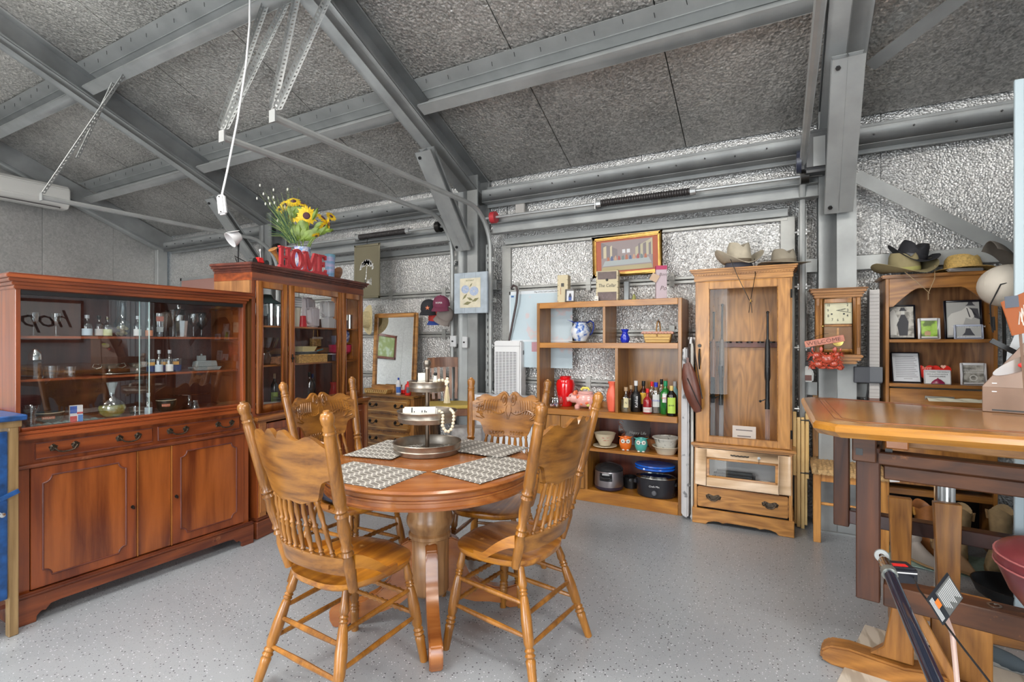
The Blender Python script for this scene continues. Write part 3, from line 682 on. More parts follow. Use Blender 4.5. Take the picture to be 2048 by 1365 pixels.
# placemats -------------------------------------------------------------
def mat_placemat():
    m, nt, n, l, b = nmat('chain_print'); tc = n.new('ShaderNodeTexCoord'); sp = n.new('ShaderNodeSeparateXYZ'); l.new(tc.outputs['Object'], sp.inputs[0])
    def mth(op, a, bb=None, c=None):
        x = n.new('ShaderNodeMath'); x.operation = op
        for i, q in enumerate((a, bb, c)):
            if q is None: continue
            if isinstance(q, (int, float)): x.inputs[i].default_value = q
            else: l.new(q, x.inputs[i])
        return x.outputs[0]
    X, Y = sp.outputs[0], sp.outputs[1]
    def cell(v, p, off=0): return mth('MULTIPLY', mth('SUBTRACT', mth('FRACT', mth('ADD', mth('DIVIDE', v, p), off+100.0)), .5), p)
    cx, cy = cell(X, .074), cell(Y, .030)
    rad = mth('SQRT', mth('ADD', mth('MULTIPLY', cx, cx), mth('MULTIPLY', cy, cy)))
    ring = mth('LESS_THAN', mth('ABSOLUTE', mth('SUBTRACT', rad, .0108)), .0032)
    far = mth('GREATER_THAN', mth('ABSOLUTE', cx), .0115)
    d1 = cell(mth('ADD', Y, mth('MULTIPLY', X, .405)), .030, .5); d2 = cell(mth('SUBTRACT', Y, mth('MULTIPLY', X, .405)), .030, .5)
    l1 = mth('LESS_THAN', mth('ABSOLUTE', d1), .0017); l2 = mth('LESS_THAN', mth('ABSOLUTE', d2), .0017)
    ln = mth('MULTIPLY', mth('MAXIMUM', l1, l2), far)
    fac = mth('MAXIMUM', ring, ln)
    mx = n.new('ShaderNodeMix'); mx.data_type = 'RGBA'; mx.inputs[6].default_value = (.17, .155, .135, 1); mx.inputs[7].default_value = (.70, .68, .64, 1); l.new(fac, mx.inputs[0]); l.new(mx.outputs[2], b.inputs['Base Color']); setp(b, rough=.7)
    return m
pmm = mat_placemat()
for i_, (r, d, ang, sx, sy, lb) in enumerate(((-.650, 2.245, -27, .44, .30, 'near left'), (-.105, 2.345, 50, .44, .30, 'near right'), (-.665, 2.745, 72, .42, .28, 'far left, reaching toward the hutch'), (-.165, 2.760, -33, .44, .28, 'far right, beside the tray'))):
    p = cw(r, d, .7585+.0027*i_)
    o = build('placemat', MB().box(-sx/2, sx/2, -sy/2, sy/2, 0, .0025), pmm); o.location = p; o.rotation_euler = (0, 0, TH+R(ang))
    tag(o, 'grey placemat printed with white chains on the round table, %s' % lb, 'placemat', 'chain-print placemats')

# tiered tray -------------------------------------------------------------
zinc = plain('aged_zinc', (.33, .29, .245), .36, .85, var=.35, vscale=14)
TP = cw(-.452, 2.70, .7592)
tt = thing('tiered_tray', 'three-tier aged metal tray stand in the middle of the dining table', 'tray', TP)
def pan(r, z, h): return MB().lathe([(0, z), (r*.93, z), (r*.945, z+.004), (r*.955, z+h*.35), (r*.972, z+h*.42), (r*.955, z+h*.5), (r*.975, z+h*.9), (r, z+h), (r*.985, z+h+.003), (r*.955, z+h*.9), (r*.93, z+.006), (0, z+.005)], 48)
build('tray_pan', pan(.183, .001, .055), zinc, tt, ang=40); build('tray_pan', pan(.160, .165, .055), zinc, tt, ang=40); build('tray_pan', pan(.100, .325, .050), zinc, tt, ang=40)
build('pole', MB().rod((0, 0, .005), (0, 0, .445), .0115, n=14), plain('pole_bronze', (.16, .12, .09), .35, .8, var=.2), tt)
build('knob', MB().lathe([(0, .44), (.014, .442), (.012, .452), (.019, .462), (.021, .474), (.016, .487), (0, .492)], 18), zinc, tt)
rT = Matrix.Rotation(TH, 4, 'Z')
signm = plain('cream_paint', (.74, .72, .66), .5)
sg = build('sign_block', MB().box(-.088, .088, -.010, .010, 0, .075), signm, bevel=.008, seg=3); sg.location = TP+rT @ Vector((-.025, -.085, .175)); sg.rotation_euler = (R(-12), 0, TH+R(3))
tag(sg, 'white rounded word plaque with black strokes standing in the middle tier', 'plaque')
for dx, hh, ww in ((-.040, .04, .006), (-.028, .012, .004), (.012, .016, .005), (.026, .018, .005), (.034, .010, .005)): build('ink_stroke', MB().box(dx-ww/2, dx+ww/2, -.0108, -.0102, .045, .045+hh*.65), black, sg)
def blk(lx, ly, z, rz, lb, s=.045, ink=True):
    o = build('word_block', MB().cbox((0, 0, s/2), (s, s, s)), signm, bevel=.002); o.location = TP+rT @ Vector((lx, ly, z)); o.rotation_euler = (0, 0, TH+rz); tag(o, lb, 'block', 'wooden word blocks on the top tier')
    build('tan_face', MB().box(s/2-.0002, s/2+.0006, -s/2+.002, s/2-.002, .002, s-.002), plain('kraft', (.42, .30, .21), .7), o)
    if ink:
        for q in range(3): build('ink_line', MB().box(-s*.3, s*.3, -s/2-.0006, -s/2+.0002, s*.35+q*.008, s*.35+q*.008+.002), black, o)
    return o
blk(-.028, .010, .331, R(20), 'wooden block with small lettering, lower one on the top tier'); blk(-.030, .012, .377, R(14), 'wooden block stacked uppermost on the top tier', .042, False)
cm = build('ceramic_figure', MB().lathe([(0, 0), (.020, 0), (.022, .01), (.016, .04), (.011, .06), (.009, .072), (0, .075)], 16).tube([(-.006, 0, .05), (-.018, 0, .06), (-.016, 0, .075), (-.004, 0, .076)], .0035, 6), signm); cm.location = TP+rT @ Vector((.040, .02, .331)); tag(cm, 'small white jug with a dark stopper on the top tier', 'ornament')
build('stopper', MB().ball((0, 0, .082), .010, sc=(1.2, 1, .8)), black, cm)
bead_m = plain('pale_bead_wood', (.74, .66, .50), .55)
def beads(pts, lb, tassel=None):
    t = thing('bead_garland', lb, 'garland', TP, TH, 'wooden bead garlands on the tray')
    for p in pts: build('bead', MB().ball(p, .0088, 10, 7), bead_m, t)
    build('string', MB().tube(pts, .0012, 5), bead_m, t)
    if tassel:
        tm = MB(); x, y, z = tassel
        for k in range(18):
            a = k*2.4; q = .016*math.sqrt(k/18); tm.tube([(x, y, z), (x+q*.5*cos(a), y+q*.5*sin(a), z-.03), (x+q*cos(a)*1.1, y+q*sin(a), z-.095)], .0016, 4)
        tm.rod((x, y, z-.022), (x, y, z-.012), .008, .008, 10); build('tassel', tm, plain('cream_yarn', (.66, .56, .36), .9), t)
    return t
ap = [(.058+.0165*k, -.075+.0*k, .383+(.004 if k % 2 else 0)) for k in range(2)]+[(.090, -.06, .386), (.104, -.05, .379), (.110, -.062, .366), (.113, -.048, .392), (.118, -.062, .377)]
beads(ap, 'cream wooden beads with a long yarn tassel over the top tier rim', (.114, -.062, .362))
bp_ = [(.080, -.095, .229), (.094, -.108, .222), (.100, -.122, .210)]+[(.101-.0005*k, -.134, .195-.0165*k) for k in range(3)]
bp_ += [(.106, -.134, .146), (.116, -.136, .134), (.130, -.132, .131), (.141, -.124, .140), (.148, -.118, .154), (.151, -.112, .170), (.153, -.108, .187), (.153, -.100, .203), (.150, -.088, .218), (.142, -.072, .226), (.132, -.06, .232)]
beads(bp_, 'loop of cream wooden beads hanging over the middle tier')
# ================================================================== SMALL-OBJECT KIT
def at(root, lx, ly, z):
    M = Matrix.Translation(root.location) @ Matrix.Rotation(root.rotation_euler.z, 4, 'Z'); return M @ Vector((lx, ly, z))
def lx_at(root, px, ly):
    """local x on the plane local y = ly seen at pixel column px"""
    M = (Matrix.Translation(root.location) @ Matrix.Rotation(root.rotation_euler.z, 4, 'Z')).inverted()
    o = M @ Vector((0, 0, CH)); v = (M.to_3x3() @ ray(px, 682.5)); t = (ly-o.y)/v.y; return o.x+v.x*t
def lz_at(root, px, py, ly):
    M = (Matrix.Translation(root.location) @ Matrix.Rotation(root.rotation_euler.z, 4, 'Z')).inverted()
    o = M @ Vector((0, 0, CH)); v = (M.to_3x3() @ ray(px, py)); t = (ly-o.y)/v.y; return o.z+v.z*t
def solid(name, label, cat, prof, mat, pos, group=None, n=20, rz=0, sx=1, sy=1, ang=40):
    o = build(name, MB().lathe(prof, n, sx=sx, sy=sy), mat, ang=ang); o.location = pos; o.rotation_euler = (0, 0, rz); return tag(o, label, cat, group)
def vessel(prof, th=.002):
    """open profile -> with inner wall"""
    return prof+[(max(.0005, r-th), z) for r, z in reversed(prof) if r > .001]+[(0, prof[0][1]+th)]
def bottle(label, pos, r, h, glass, cap, lab=None, group=None, neck=.32, shoulder=.62, rz=0, capcol=None, square=False, content=None, labz=(.12, .5), word=None, wordm=None, arc=1.1, cat='bottle', name='bottle', nr=.3):
    """bottle with cap, label and optional print; label faces the camera (rz = heading)"""
    t = thing(name, label, cat, pos, rz, group)
    pr = [(0, 0), (r*.9, 0), (r, h*.02), (r, h*shoulder*.95), (r*.93, h*(shoulder+.03)), (r*.55, h*(shoulder+.12)), (r*nr, h*(shoulder+.18)), (r*nr, h*.93), (0, h*.93)]
    build('glass', MB().lathe(pr, 4 if square else 20, M=Matrix.Rotation(pi/4, 4, 'Z') if square else None), glass, t, ang=50 if not square else 20)
    build('cap', MB().lathe([(r*nr*1.15, h*.84), (r*nr*1.25, h*.86), (r*nr*1.25, h), (0, h)], 14), cap, t)
    if content: build('liquid', MB().lathe([(0, h*.02), (r*.9, h*.02), (r*.92, h*.5), (0, h*.5)], 18), content, t)
    if lab:
        k = r*1.012
        if square: build('label', MB().box(-r*.6, r*.6, -r*.72, -r*.705, h*labz[0], h*labz[1]), lab, t)
        else: build('label', MB().lathe([(k, h*labz[0]), (k, h*labz[1])], 14, a0=-pi/2-arc, a1=-pi/2+arc), lab, t)
        if word: text(word, r*.62 if len(word) < 5 else r*2.2/len(word), wordm or black, t, (0, -r*1.03, h*(labz[0]+labz[1])/2))
    return t
def heading(pos): return math.atan2(pos.y, pos.x)-pi/2    # local -y toward the camera

# ================================================================== MAHOGANY SIDEBOARD WITH GLASS CASE
SB = thing('display_sideboard', 'mahogany sideboard with sliding glass case on top, paneled doors and bronze drawer pulls', 'sideboard', (-3.195, 1.005, 0), R(87.9))
Wd, Dp = 1.145, .42
def pull(parent, x, z, y, wd=.085, mat=bronze):
    h = MB().tube([(x-wd/2, y, z), (x-wd/2, y-.022, z), (x-wd/2+.012, y-.026, z-.016), (x-.012, y-.026, z-.022), (x+.012, y-.026, z-.022), (x+wd/2-.012, y-.026, z-.016), (x+wd/2, y-.022, z), (x+wd/2, y, z)], .0042, 8)
    for s in (-1, 1):
        h.lathe([(0, -.004), (.016, -.003), (.017, 0), (.008, .004), (.007, .012), (0, .013)], 10, Matrix.Translation((x+s*wd/2, y, z)) @ Matrix.Rotation(pi/2, 4, 'X'))
        for a in range(5): h.ball((x+s*wd/2+.014*cos(a*1.256+.3), y-.002, z+.014*sin(a*1.256+.3)), .0055, 6, 4)
    return build('handle', h, mat, parent)
build('carcass', MB().box(.0, .018, 0, Dp, .10, .875).box(Wd-.018, Wd, 0, Dp, .10, .875).box(.018, Wd-.018, Dp-.012, Dp, .10, .875).box(.018, Wd-.018, .005, Dp-.012, .125, .143).box(.0, Wd, .003, .02, .735, .76).box(.018, .042, 0.0, .02, .12, .875).box(Wd-.042, Wd-.018, .0, .02, .12, .875).box(.0, Wd, .003, .02, .862, .88).box(.042, Wd-.042, .003, .015, .76, .862), mah_z, SB)
def plinth(x0, x1, y0, y1, h, foot, mat, parent, t=.018):
    pl = [(x0, 0), (x0+foot*.8, 0), (x0+foot*.82, h*.22), (x0+foot, h*.36), (x0+foot*1.15, h*.33), (x0+foot*1.35, h*.52), (x0+foot*1.7, h*.55), (x1-foot*1.7, h*.55), (x1-foot*1.35, h*.52), (x1-foot*1.15, h*.33), (x1-foot, h*.36), (x1-foot*.82, h*.22), (x1-foot*.8, 0), (x1, 0), (x1, h), (x0, h)]
    build('plinth', MB().prism(pl, y0, y0+t), mat, parent, bevel=.002)
    for x in (x0, x1-t): build('plinth_side', MB().box(x, x+t, y0+t, y1, 0, h), mat, parent)
    build('plinth_moulding', MB().box(x0-.002, x1+.002, y0-.004, y0+.02, h, h+.022), mat, parent, bevel=.008, seg=2)
plinth(-.02, Wd+.02, -.028, Dp, .125, .10, mah_worn, SB)
build('inner_shadow_board', MB().box(.02, Wd-.02, .02, Dp-.02, .144, .15), mah_dark, SB)
def notched(x0, x1, z0, z1, n, k=6):
    P = []
    for cx, cz, a0 in ((x0, z0, pi/2), (x1, z0, pi), (x1, z1, 3*pi/2), (x0, z1, 2*pi)):
        for i in range(k+1): a = a0-i*pi/2/k; P.append((cx+n*cos(a), cz+n*sin(a)))
    return P
def panel_door(x0, x1, z0, z1, parent, keyx, y=-.006, ins=.045):
    d = build('door', MB().box(x0, x1, y, y+.018, z0, z1), mah_z, parent, bevel=.002)
    P = notched(x0+ins, x1-ins*(1.15), z0+ins*1.1, z1-ins, .034)
    build('flame_panel', MB().prism(P, y-.0015, y), mah_flame, d)
    build('bead_moulding', MB().tube([(a, y-.002, b) for a, b in P+[P[0]]], .0042, 6, cap=False), mah_dark, d)
    build('keyhole', MB().lathe([(0, 0), (.009, 0), (.008, .004), (0, .005)], 12, Matrix.Translation((keyx, y, (z0+z1)/2-.01)) @ Matrix.Rotation(pi/2, 4, 'X')).box(keyx-.0025, keyx+.0025, y-.022, y, (z0+z1)/2-.02, (z0+z1)/2-.005), blackm, d)
    return d
panel_door(.045, .490, .150, .735, SB, .470)
panel_door(.674, 1.110, .150, .735, SB, .694)
build('center_panel', MB().box(.499, .665, -.004, .014, .150, .735), mah_flame, SB, bevel=.002)
for x in (.4945, .6695): build('edge_strip', MB().box(x-.0028, x+.0028, -.008, .010, .150, .735), hut_z, SB)
for x0, x1, hs in ((.060, .570, (.174, .453)), (.597, 1.082, (.705, .985))):
    d = build('drawer', MB().box(x0, x1, -.004, .015, .775, .855), mah_x, SB, bevel=.002)
    build('bead_moulding', MB().tube([(x0+.002, -.005, .777), (x1-.002, -.005, .777), (x1-.002, -.005, .853), (x0+.002, -.005, .853), (x0+.002, -.005, .777)], .0035, 6), mah_dark, d)
    for x in hs: pull(d, x, .822, -.004, .088)
build('waist_moulding', MB().rod((-.006, -.006, .747), (Wd+.006, -.006, .747), .011, n=12), mah_worn, SB)
build('counter', MB().box(-.018, Wd+.018, -.030, Dp, .876, .900).box(-.008, Wd+.008, -.018, Dp, .900, .915), mah_x, SB, bevel=.005, seg=2)
UY = .03
build('case_side', MB().box(.0, .02, UY, Dp, .915, 1.60), mah_z, SB, bevel=.002); build('case_side', MB().box(Wd-.02, Wd, UY, Dp, .915, 1.60), mah_z, SB, bevel=.002)
build('case_back', MB().box(.02, Wd-.02, Dp-.012, Dp, .915, 1.60), mah_dark, SB); build('case_top', MB().box(0, Wd, UY, Dp, 1.595, 1.61), mah_z, SB)
build('case_sill', MB().box(.02, Wd-.02, UY-.008, UY+.03, .915, .93), mah_x, SB, bevel=.003)
build('case_header', MB().box(.02, Wd-.02, UY, UY+.02, 1.575, 1.60), black, SB)
cr = MB()
for (o, z0, z1) in ((.006, 1.600, 1.618), (.016, 1.618, 1.634), (.030, 1.634, 1.650), (.040, 1.650, 1.668), (.034, 1.668, 1.674)): cr.box(-o, Wd+o, UY-o, Dp, z0, z1)
build('cornice', cr, mah_x, SB, bevel=.005, seg=2)
SH = (1.160, 1.375)
for z in SH: build('shelf', MB().box(.021, Wd-.021, UY+.055, Dp-.015, z-.012, z), mah_x, SB)
build('sliding_pane', MB().box(.022, .575, UY+.012, UY+.016, .928, 1.578), pane, SB); build('sliding_pane', MB().box(.53, Wd-.022, UY+.026, UY+.030, .928, 1.578), pane, SB)
for x, y in ((.574, UY+.011), (.531, UY+.025)): build('pane_edge', MB().box(x-.0015, x+.0015, y, y+.006, .93, 1.577), plain('glass_edge', (.45, .62, .60), .2), SB)
def sbp(px, z, ly): return at(SB, lx_at(SB, px, ly), ly, z)
zs = {0: .916, 1: SH[0]+.0005, 2: SH[1]+.0005}
def wine_glass(px, sh, ly, h, r, lab, kind='wine', name='wine_glass', cat='glass'):
    p = sbp(px, zs[sh], ly)
    if kind == 'martini': pr = [(0, 0), (r*.7, 0), (r*.65, .003), (.004, .006), (.0035, h*.55), (r*1.0, h), (r*.97, h), (0, h*.58)]
    else: pr = [(0, 0), (r*.8, 0), (r*.75, .003), (.004, .007), (.0035, h*.45), (r*.5, h*.52), (r*.95, h*.68), (r*.85, h), (r*.82, h), (r*.9, h*.68), (r*.45, h*.54), (0, h*.5)]
    return solid(name, lab, cat, pr, clear, p, n=18)
wine_glass(67, 2, .16, .12, .028, 'stemmed cordial glass leftmost on the upper shelf of the glass case'); wine_glass(112, 2, .16, .12, .026, 'thin stemmed glass on the upper shelf, second from the left')
smallcap = plain('pewter_cap', (.55, .56, .58), .35, .3); lab_b = plain('label_pale_blue', (.55, .66, .75), .5); lab_w = plain('label_white', (.78, .78, .76), .5); lab_y = plain('label_yellow_green', (.62, .66, .38), .5); lab_o = plain('label_orange', (.72, .28, .14), .5)
def mini(px, sh, ly, h, r, mat_lab, lab, cap=smallcap, word=None, arc=1.2):
    p = sbp(px, zs[sh], ly); return bottle(lab, p, r, h, clear, cap, mat_lab, 'miniature liquor bottles in the glass case', rz=heading(p), word=word, arc=arc, labz=(.04, .36), nr=.36, shoulder=.55)
mini(174, 2, .13, .115, .024, lab_b, 'miniature bottle with pale blue label and silver cap on the upper shelf')
mini(198, 2, .15, .115, .020, lab_w, 'miniature bottle with grey-white label just right of the pale blue one', cap=blackm)
mini(215, 2, .14, .110, .022, lab_y, 'miniature bottle with a yellow-green label on the upper shelf', cap=amberg)
mini(275, 2, .13, .120, .020, lab_w, 'miniature bottle with white and blue label by the pane overlap'); mini(298, 2, .13, .105, .020, lab_o, 'miniature bottle with orange label behind the pane overlap', cap=clear)
mini(318, 1, .13, .135, .021, lab_b, 'left one of two tall miniatures on the middle shelf'); mini(339, 1, .13, .135, .021, lab_w, 'right one of two tall miniatures on the middle shelf')
mini(297, 0, .10, .130, .020, lab_b, 'pale blue miniature bottle at the bottom between the panes')
for px, h, r, lb in ((244, .20, .030, 'tall glass hurricane shade with yellow potpourri in its bulb on the upper shelf'),):
    p = sbp(px, zs[2]-.03+.03, .2); t = thing('hurricane_glass', lb, 'vase', p)
    build('glass', MB().lathe(vessel([(.014, 0), (.022, .006), (.040, .04), (.042, .07), (.030, .10), (.024, .12), (.024, .21)]), 22), clear, t)
    f = MB(); rr = random.Random(5)
    for k in range(16): a = rr.random()*6.3; q = rr.random()*.022; f.ball((q*cos(a), q*sin(a), .012+rr.random()*.05), .010, 6, 4)
    o = build('potpourri', f, plain('yellow_petal', (.72, .55, .22), .7), t); o['kind'] = 'stuff'
t = thing('pint_glass', 'tall pint glass with red print on the upper shelf', 'glass', sbp(320, zs[2], .22), heading(sbp(320, zs[2], .22)))
build('glass', MB().lathe(vessel([(0, 0), (.030, 0), (.040, .145)]), 20), clear, t); build('print', MB().lathe([(.0385, .095), (.0405, .125)], 8, a0=-pi/2-.5, a1=-pi/2+.5), plain('red_print', (.45, .10, .07), .5), t); build('white_print', MB().lathe([(.034, .03), (.037, .06)], 8, a0=-pi/2-.5, a1=-pi/2+.5), plain('white_print', (.6, .65, .65), .5), t)
wine_glass(346, 2, .15, .165, .044, 'martini glass on the upper shelf right of the pane overlap', 'martini', 'martini_glass')
chrome = plain('chrome', (.78, .78, .76), .12, 1)
t = thing('cocktail_shaker', 'tall chrome cocktail shaker with black collar on the upper shelf', 'shaker', sbp(357, zs[2], .24)); build('body', MB().lathe([(0, 0), (.030, 0), (.036, .14), (0, .14)], 20), chrome, t); build('collar', MB().lathe([(.037, .14), (.034, .17), (.014, .18), (0, .18)], 18), black, t); build('lid', MB().lathe([(.013, .178), (.013, .205), (0, .207)], 12), chrome, t)
t = thing('ice_bucket', 'faceted silver cup in front of the cocktail shaker', 'cup', sbp(363, zs[2], .13)); build('cup', MB().lathe(vessel([(0, 0), (.026, 0), (.034, .10)]), 8), chrome, t, ang=20)
wine_glass(387, 2, .17, .150, .034, 'clear goblet right of the silver cup'); 
t = thing('goblet', 'dark red smoked goblet on the upper shelf', 'glass', sbp(403, zs[2], .18)); build('bowl', MB().lathe(vessel([(0, 0), (.030, .002), (.006, .01), (.006, .05), (.030, .08), (.036, .12), (.028, .16)]), 20), glassmat('smoke_glass', (.45, .25, .25), 1.5, .08), t)
# middle shelf
t = thing('salt_shaker', 'ribbed glass jar with a silver lid at the left end of the middle shelf', 'jar', sbp(70, zs[1], .12)); build('glass', MB().lathe([(0, 0), (.034, 0), (.030, .03), (.032, .08), (.028, .095), (0, .095)], 12), clear, t, ang=20); build('lid', MB().lathe([(.030, .095), (.030, .12), (.024, .135), (.012, .15), (0, .152)], 16), chrome, t)
def tumbler(px, sh, ly, h, r, lb): return solid('tumbler', lb, 'glass', vessel([(0, 0), (r*.78, 0), (r, h)], .0025), clear, sbp(px, zs[sh], ly), n=18)
tumbler(103, 1, .12, .062, .033, 'short rocks glass on the middle shelf'); tumbler(141, 1, .13, .055, .027, 'shot glass on the middle shelf right of the rocks glass')
silv = plain('tarnished_silver', (.50, .48, .44), .22, .95, var=.2, vscale=20)
tr_ = solid('oval_platter', 'thin silver platter under the two footed bowls', 'tray', [(0, 0), (.13, 0), (.145, .006), (.143, .008), (.12, .004), (0, .004)], silv, sbp(243, zs[1], .19), n=30, sy=.62, rz=R(88))
for px, lb in ((219, 'footed silver bowl with two loop handles on the platter'), (275, 'footed silver bowl right of the handled one')):
    p = sbp(px, zs[1]+.006, .19); t = thing('footed_bowl', lb, 'bowl', p, R(88), 'footed silver bowls')
    build('bowl', MB().lathe(vessel([(0, 0), (.026, 0), (.008, .012), (.008, .022), (.035, .030), (.054, .055)]), 24), silv, t)
    if px == 219:
        for s in (-1, 1): build('handle', MB().tube([(s*.050, 0, .052), (s*.072, 0, .056), (s*.080, 0, .040), (s*.062, 0, .028), (s*.040, 0, .034)], .0028, 6), silv, t)
for px, lb in ((304, 'printed tumbler left of the tall miniatures'), (329, 'printed tumbler between the tall miniatures'), (352, 'printed tumbler right of the tall miniatures')):
    p = sbp(px, zs[1], .20); t = thing('printed_tumbler', lb, 'glass', p, heading(p), 'printed tumblers on the middle shelf')
    build('glass', MB().lathe(vessel([(0, 0), (.029, 0), (.033, .078)]), 18), clear, t); build('blue_print', MB().lathe([(.0295, .004), (.0315, .04)], 10, a0=-pi/2-1.2, a1=-pi/2+1.2), plain('navy_print', (.03, .05, .18), .4), t); build('orange_print', MB().lathe([(.0322, .042), (.0332, .062)], 8, a0=-pi/2-.6, a1=-pi/2+.5), plain('orange_print', (.75, .38, .08), .4), t)
t = thing('butter_dish', 'cut-glass oblong covered dish on the middle shelf', 'dish', sbp(410, zs[1], .16), R(88)); cut = plain('cut_glass', (.55, .60, .60), .15, 0, bump=.8, bscale=140, trans=.55)
build('base', MB().prism([(-.075, 0), (.075, 0), (.092, .022), (-.092, .022)], -.035, .035), cut, t, bevel=.003); build('cover', MB().prism([(-.070, .022), (.070, .022), (.062, .062), (-.062, .062)], -.028, .028), cut, t, bevel=.005); build('finial', MB().box(-.045, .0, -.015, .015, .062, .095).ball((-.022, 0, .10), .007), cut, t, bevel=.003)
# bottom of the case
t = thing('glass_pitcher', 'clear glass vase cut by the left post at the bottom of the case', 'vase', sbp(62, zs[0], .09)); build('glass', MB().lathe(vessel([(0, 0), (.026, 0), (.016, .03), (.022, .055), (.018, .07), (.034, .115)]), 18), clear, t)
mugm = plain('mug_black_green', (.012, .02, .018), .35)
for px, ly, r, h, lb in ((97, .2, .062, .062, 'wide dark mug bowl with a red banner mark at left'), (332, .16, .052, .075, 'black mug with a red banner mark at the bottom right of the case')):
    p = sbp(px, zs[0], ly); t = thing('mug', lb, 'mug', p, heading(p), 'dark banner mugs'); build('bowl', MB().lathe(vessel([(0, 0), (r*.55, 0), (r*.9, h*.35), (r, h*.75), (r*1.02, h)], .004), 26), mugm, t)
    build('rim', MB().lathe([(r*1.02, h-.003), (r*1.03, h), (r*.97, h+.001)], 26), plain('cream_rim', (.6, .52, .38), .4), t)
    build('banner', MB().lathe([(r*.985, h*.50), (r*1.01, h*.72)], 8, a0=-pi/2-.42, a1=-pi/2+.42), plain('banner_red', (.55, .12, .06), .4), t); text('BAILEYS', .012, plain('cream_rim', (.6, .52, .38)), t, (0, -r*1.03, h*.61))
t = thing('playing_card_box', 'small red white and blue box standing at the bottom of the case', 'box', sbp(152, zs[0], .10), R(80))
build('carton', MB().box(-.026, .026, -.012, .012, 0, .095), plain('carton_white', (.70, .70, .72), .5), t)
for bx, c in (((-.0262, .002, .055, .092), (.03, .10, .42)), ((-.0262, .002, .004, .040), (.60, .05, .05)), ((.006, .0262, .004, .045), (.05, .2, .55)), ((.002, .0262, .05, .06), (.5, .05, .05))): build('print', MB().box(bx[0], bx[1], -.0126, -.0119, bx[2], bx[3]), plain('print_%d%d' % (c[0]*100, c[2]*100), c, .5), t)
t = thing('round_decanter', 'round flat glass decanter half full of yellow oil with a flared stopper', 'decanter', sbp(224, zs[0]+.012, .11), heading(sbp(224, 1, .11)))
build('glass', MB().lathe([(0, 0), (.035, 0), (.058, .02), (.066, .05), (.056, .082), (.028, .105), (.014, .115), (.014, .135), (0, .135)], 28, sy=.62), clear, t)
build('oil', MB().lathe([(0, .004), (.033, .004), (.055, .022), (.062, .05), (.058, .066), (0, .066)], 26, sy=.6), plain('yellow_oil', (.62, .58, .10), .1, trans=.6), t)
build('stopper', MB().lathe([(0, .125), (.012, .126), (.014, .145), (.026, .190), (.024, .192), (0, .190)], 18, sy=.6), cut, t)
solid('black_coaster', 'round black plate under the round decanter', 'plate', [(0, 0), (.07, 0), (.08, .008), (.07, .010), (0, .010)], black, sbp(224, zs[0], .11), n=26)
tumbler(269, 0, .13, .055, .028, 'small tumbler at the bottom of the case left of the pane overlap')
t = thing('cake_stand', 'glass pedestal cake stand at the bottom right of the case', 'stand', sbp(378, zs[0], .22)); build('foot', MB().lathe([(0, 0), (.055, 0), (.045, .012), (.018, .05), (.014, .085), (0, .09)], 22), clear, t); build('plate', MB().lathe([(0, .09), (.115, .092), (.118, .098), (0, .096)], 30), clear, t)
t = thing('glass_bell', 'small clear glass bell-shaped cup standing before the cake stand', 'cup', sbp(390, zs[0], .11)); build('glass', MB().lathe(vessel([(.030, 0), (.026, .02), (.018, .045), (.016, .06)]), 16), clear, t)
t = thing('folded_foil_wrap', 'crumpled clear-green plastic wrap lying on the case floor', 'wrap', sbp(125, zs[0], .12), R(88)); build('sheet', MB().grid(lambda u, v: (-.13+.30*u, -.05+.10*v, .004+.010*abs(sin(u*19+v*7))*abs(cos(v*9-u*5))), 30, 12, thick=(0, 0, .001)), plain('film', (.30, .42, .42), .15, trans=.5), t)

# blue cupboard at the left edge
BC = thing('blue_cupboard', 'blue-painted cupboard with raw wood post at the left edge', 'cupboard', (-3.14, .985, 0), R(-92.1)+pi)
navy = plain('navy_paint', (.012, .062, .20), .35, var=.5, vscale=25)
raw = wood('raw_wood_z', (.22, .13, .05), (.36, .23, .10), 'z', fine=60, rings=4, rough=.5)
BC.rotation_euler = (0, 0, R(90)); BC.location = (-3.10, .590, 0)
build('top', MB().box(-.03, .415, -.02, .42, .985, 1.01), navy, BC, bevel=.004)
build('top_moulding', MB().box(-.02, .40, .0, .42, .955, .985), raw, BC)
for x in (.355, -.01): build('corner_post', MB().box(x, x+.035, .0, .04, 0, .955), raw, BC, bevel=.003)
build('side', MB().box(.37, .385, .04, .42, .12, .955), raw, BC)
d = build('door', MB().box(.03, .350, -.006, .016, .18, .94), navy, BC, bevel=.003); build('door_panel', MB().box(.07, .302, -.011, -.005, .24, .87), plain('pale_green_panel', (.48, .55, .48), .5), d, bevel=.003)
build('knob', MB().lathe([(0, 0), (.010, .002), (.006, .010), (.011, .018), (0, .022)], 12, Matrix.Translation((.328, -.006, .57)) @ Matrix.Rotation(pi/2, 4, 'X')), chrome, d); build('turn_latch', MB().bar((.32, -.016, .64), (.385, -.016, .665), .008, .02), navy, BC)
build('back_shelf', MB().box(.0, .37, .05, .42, .12, .14), mah_dark, BC)
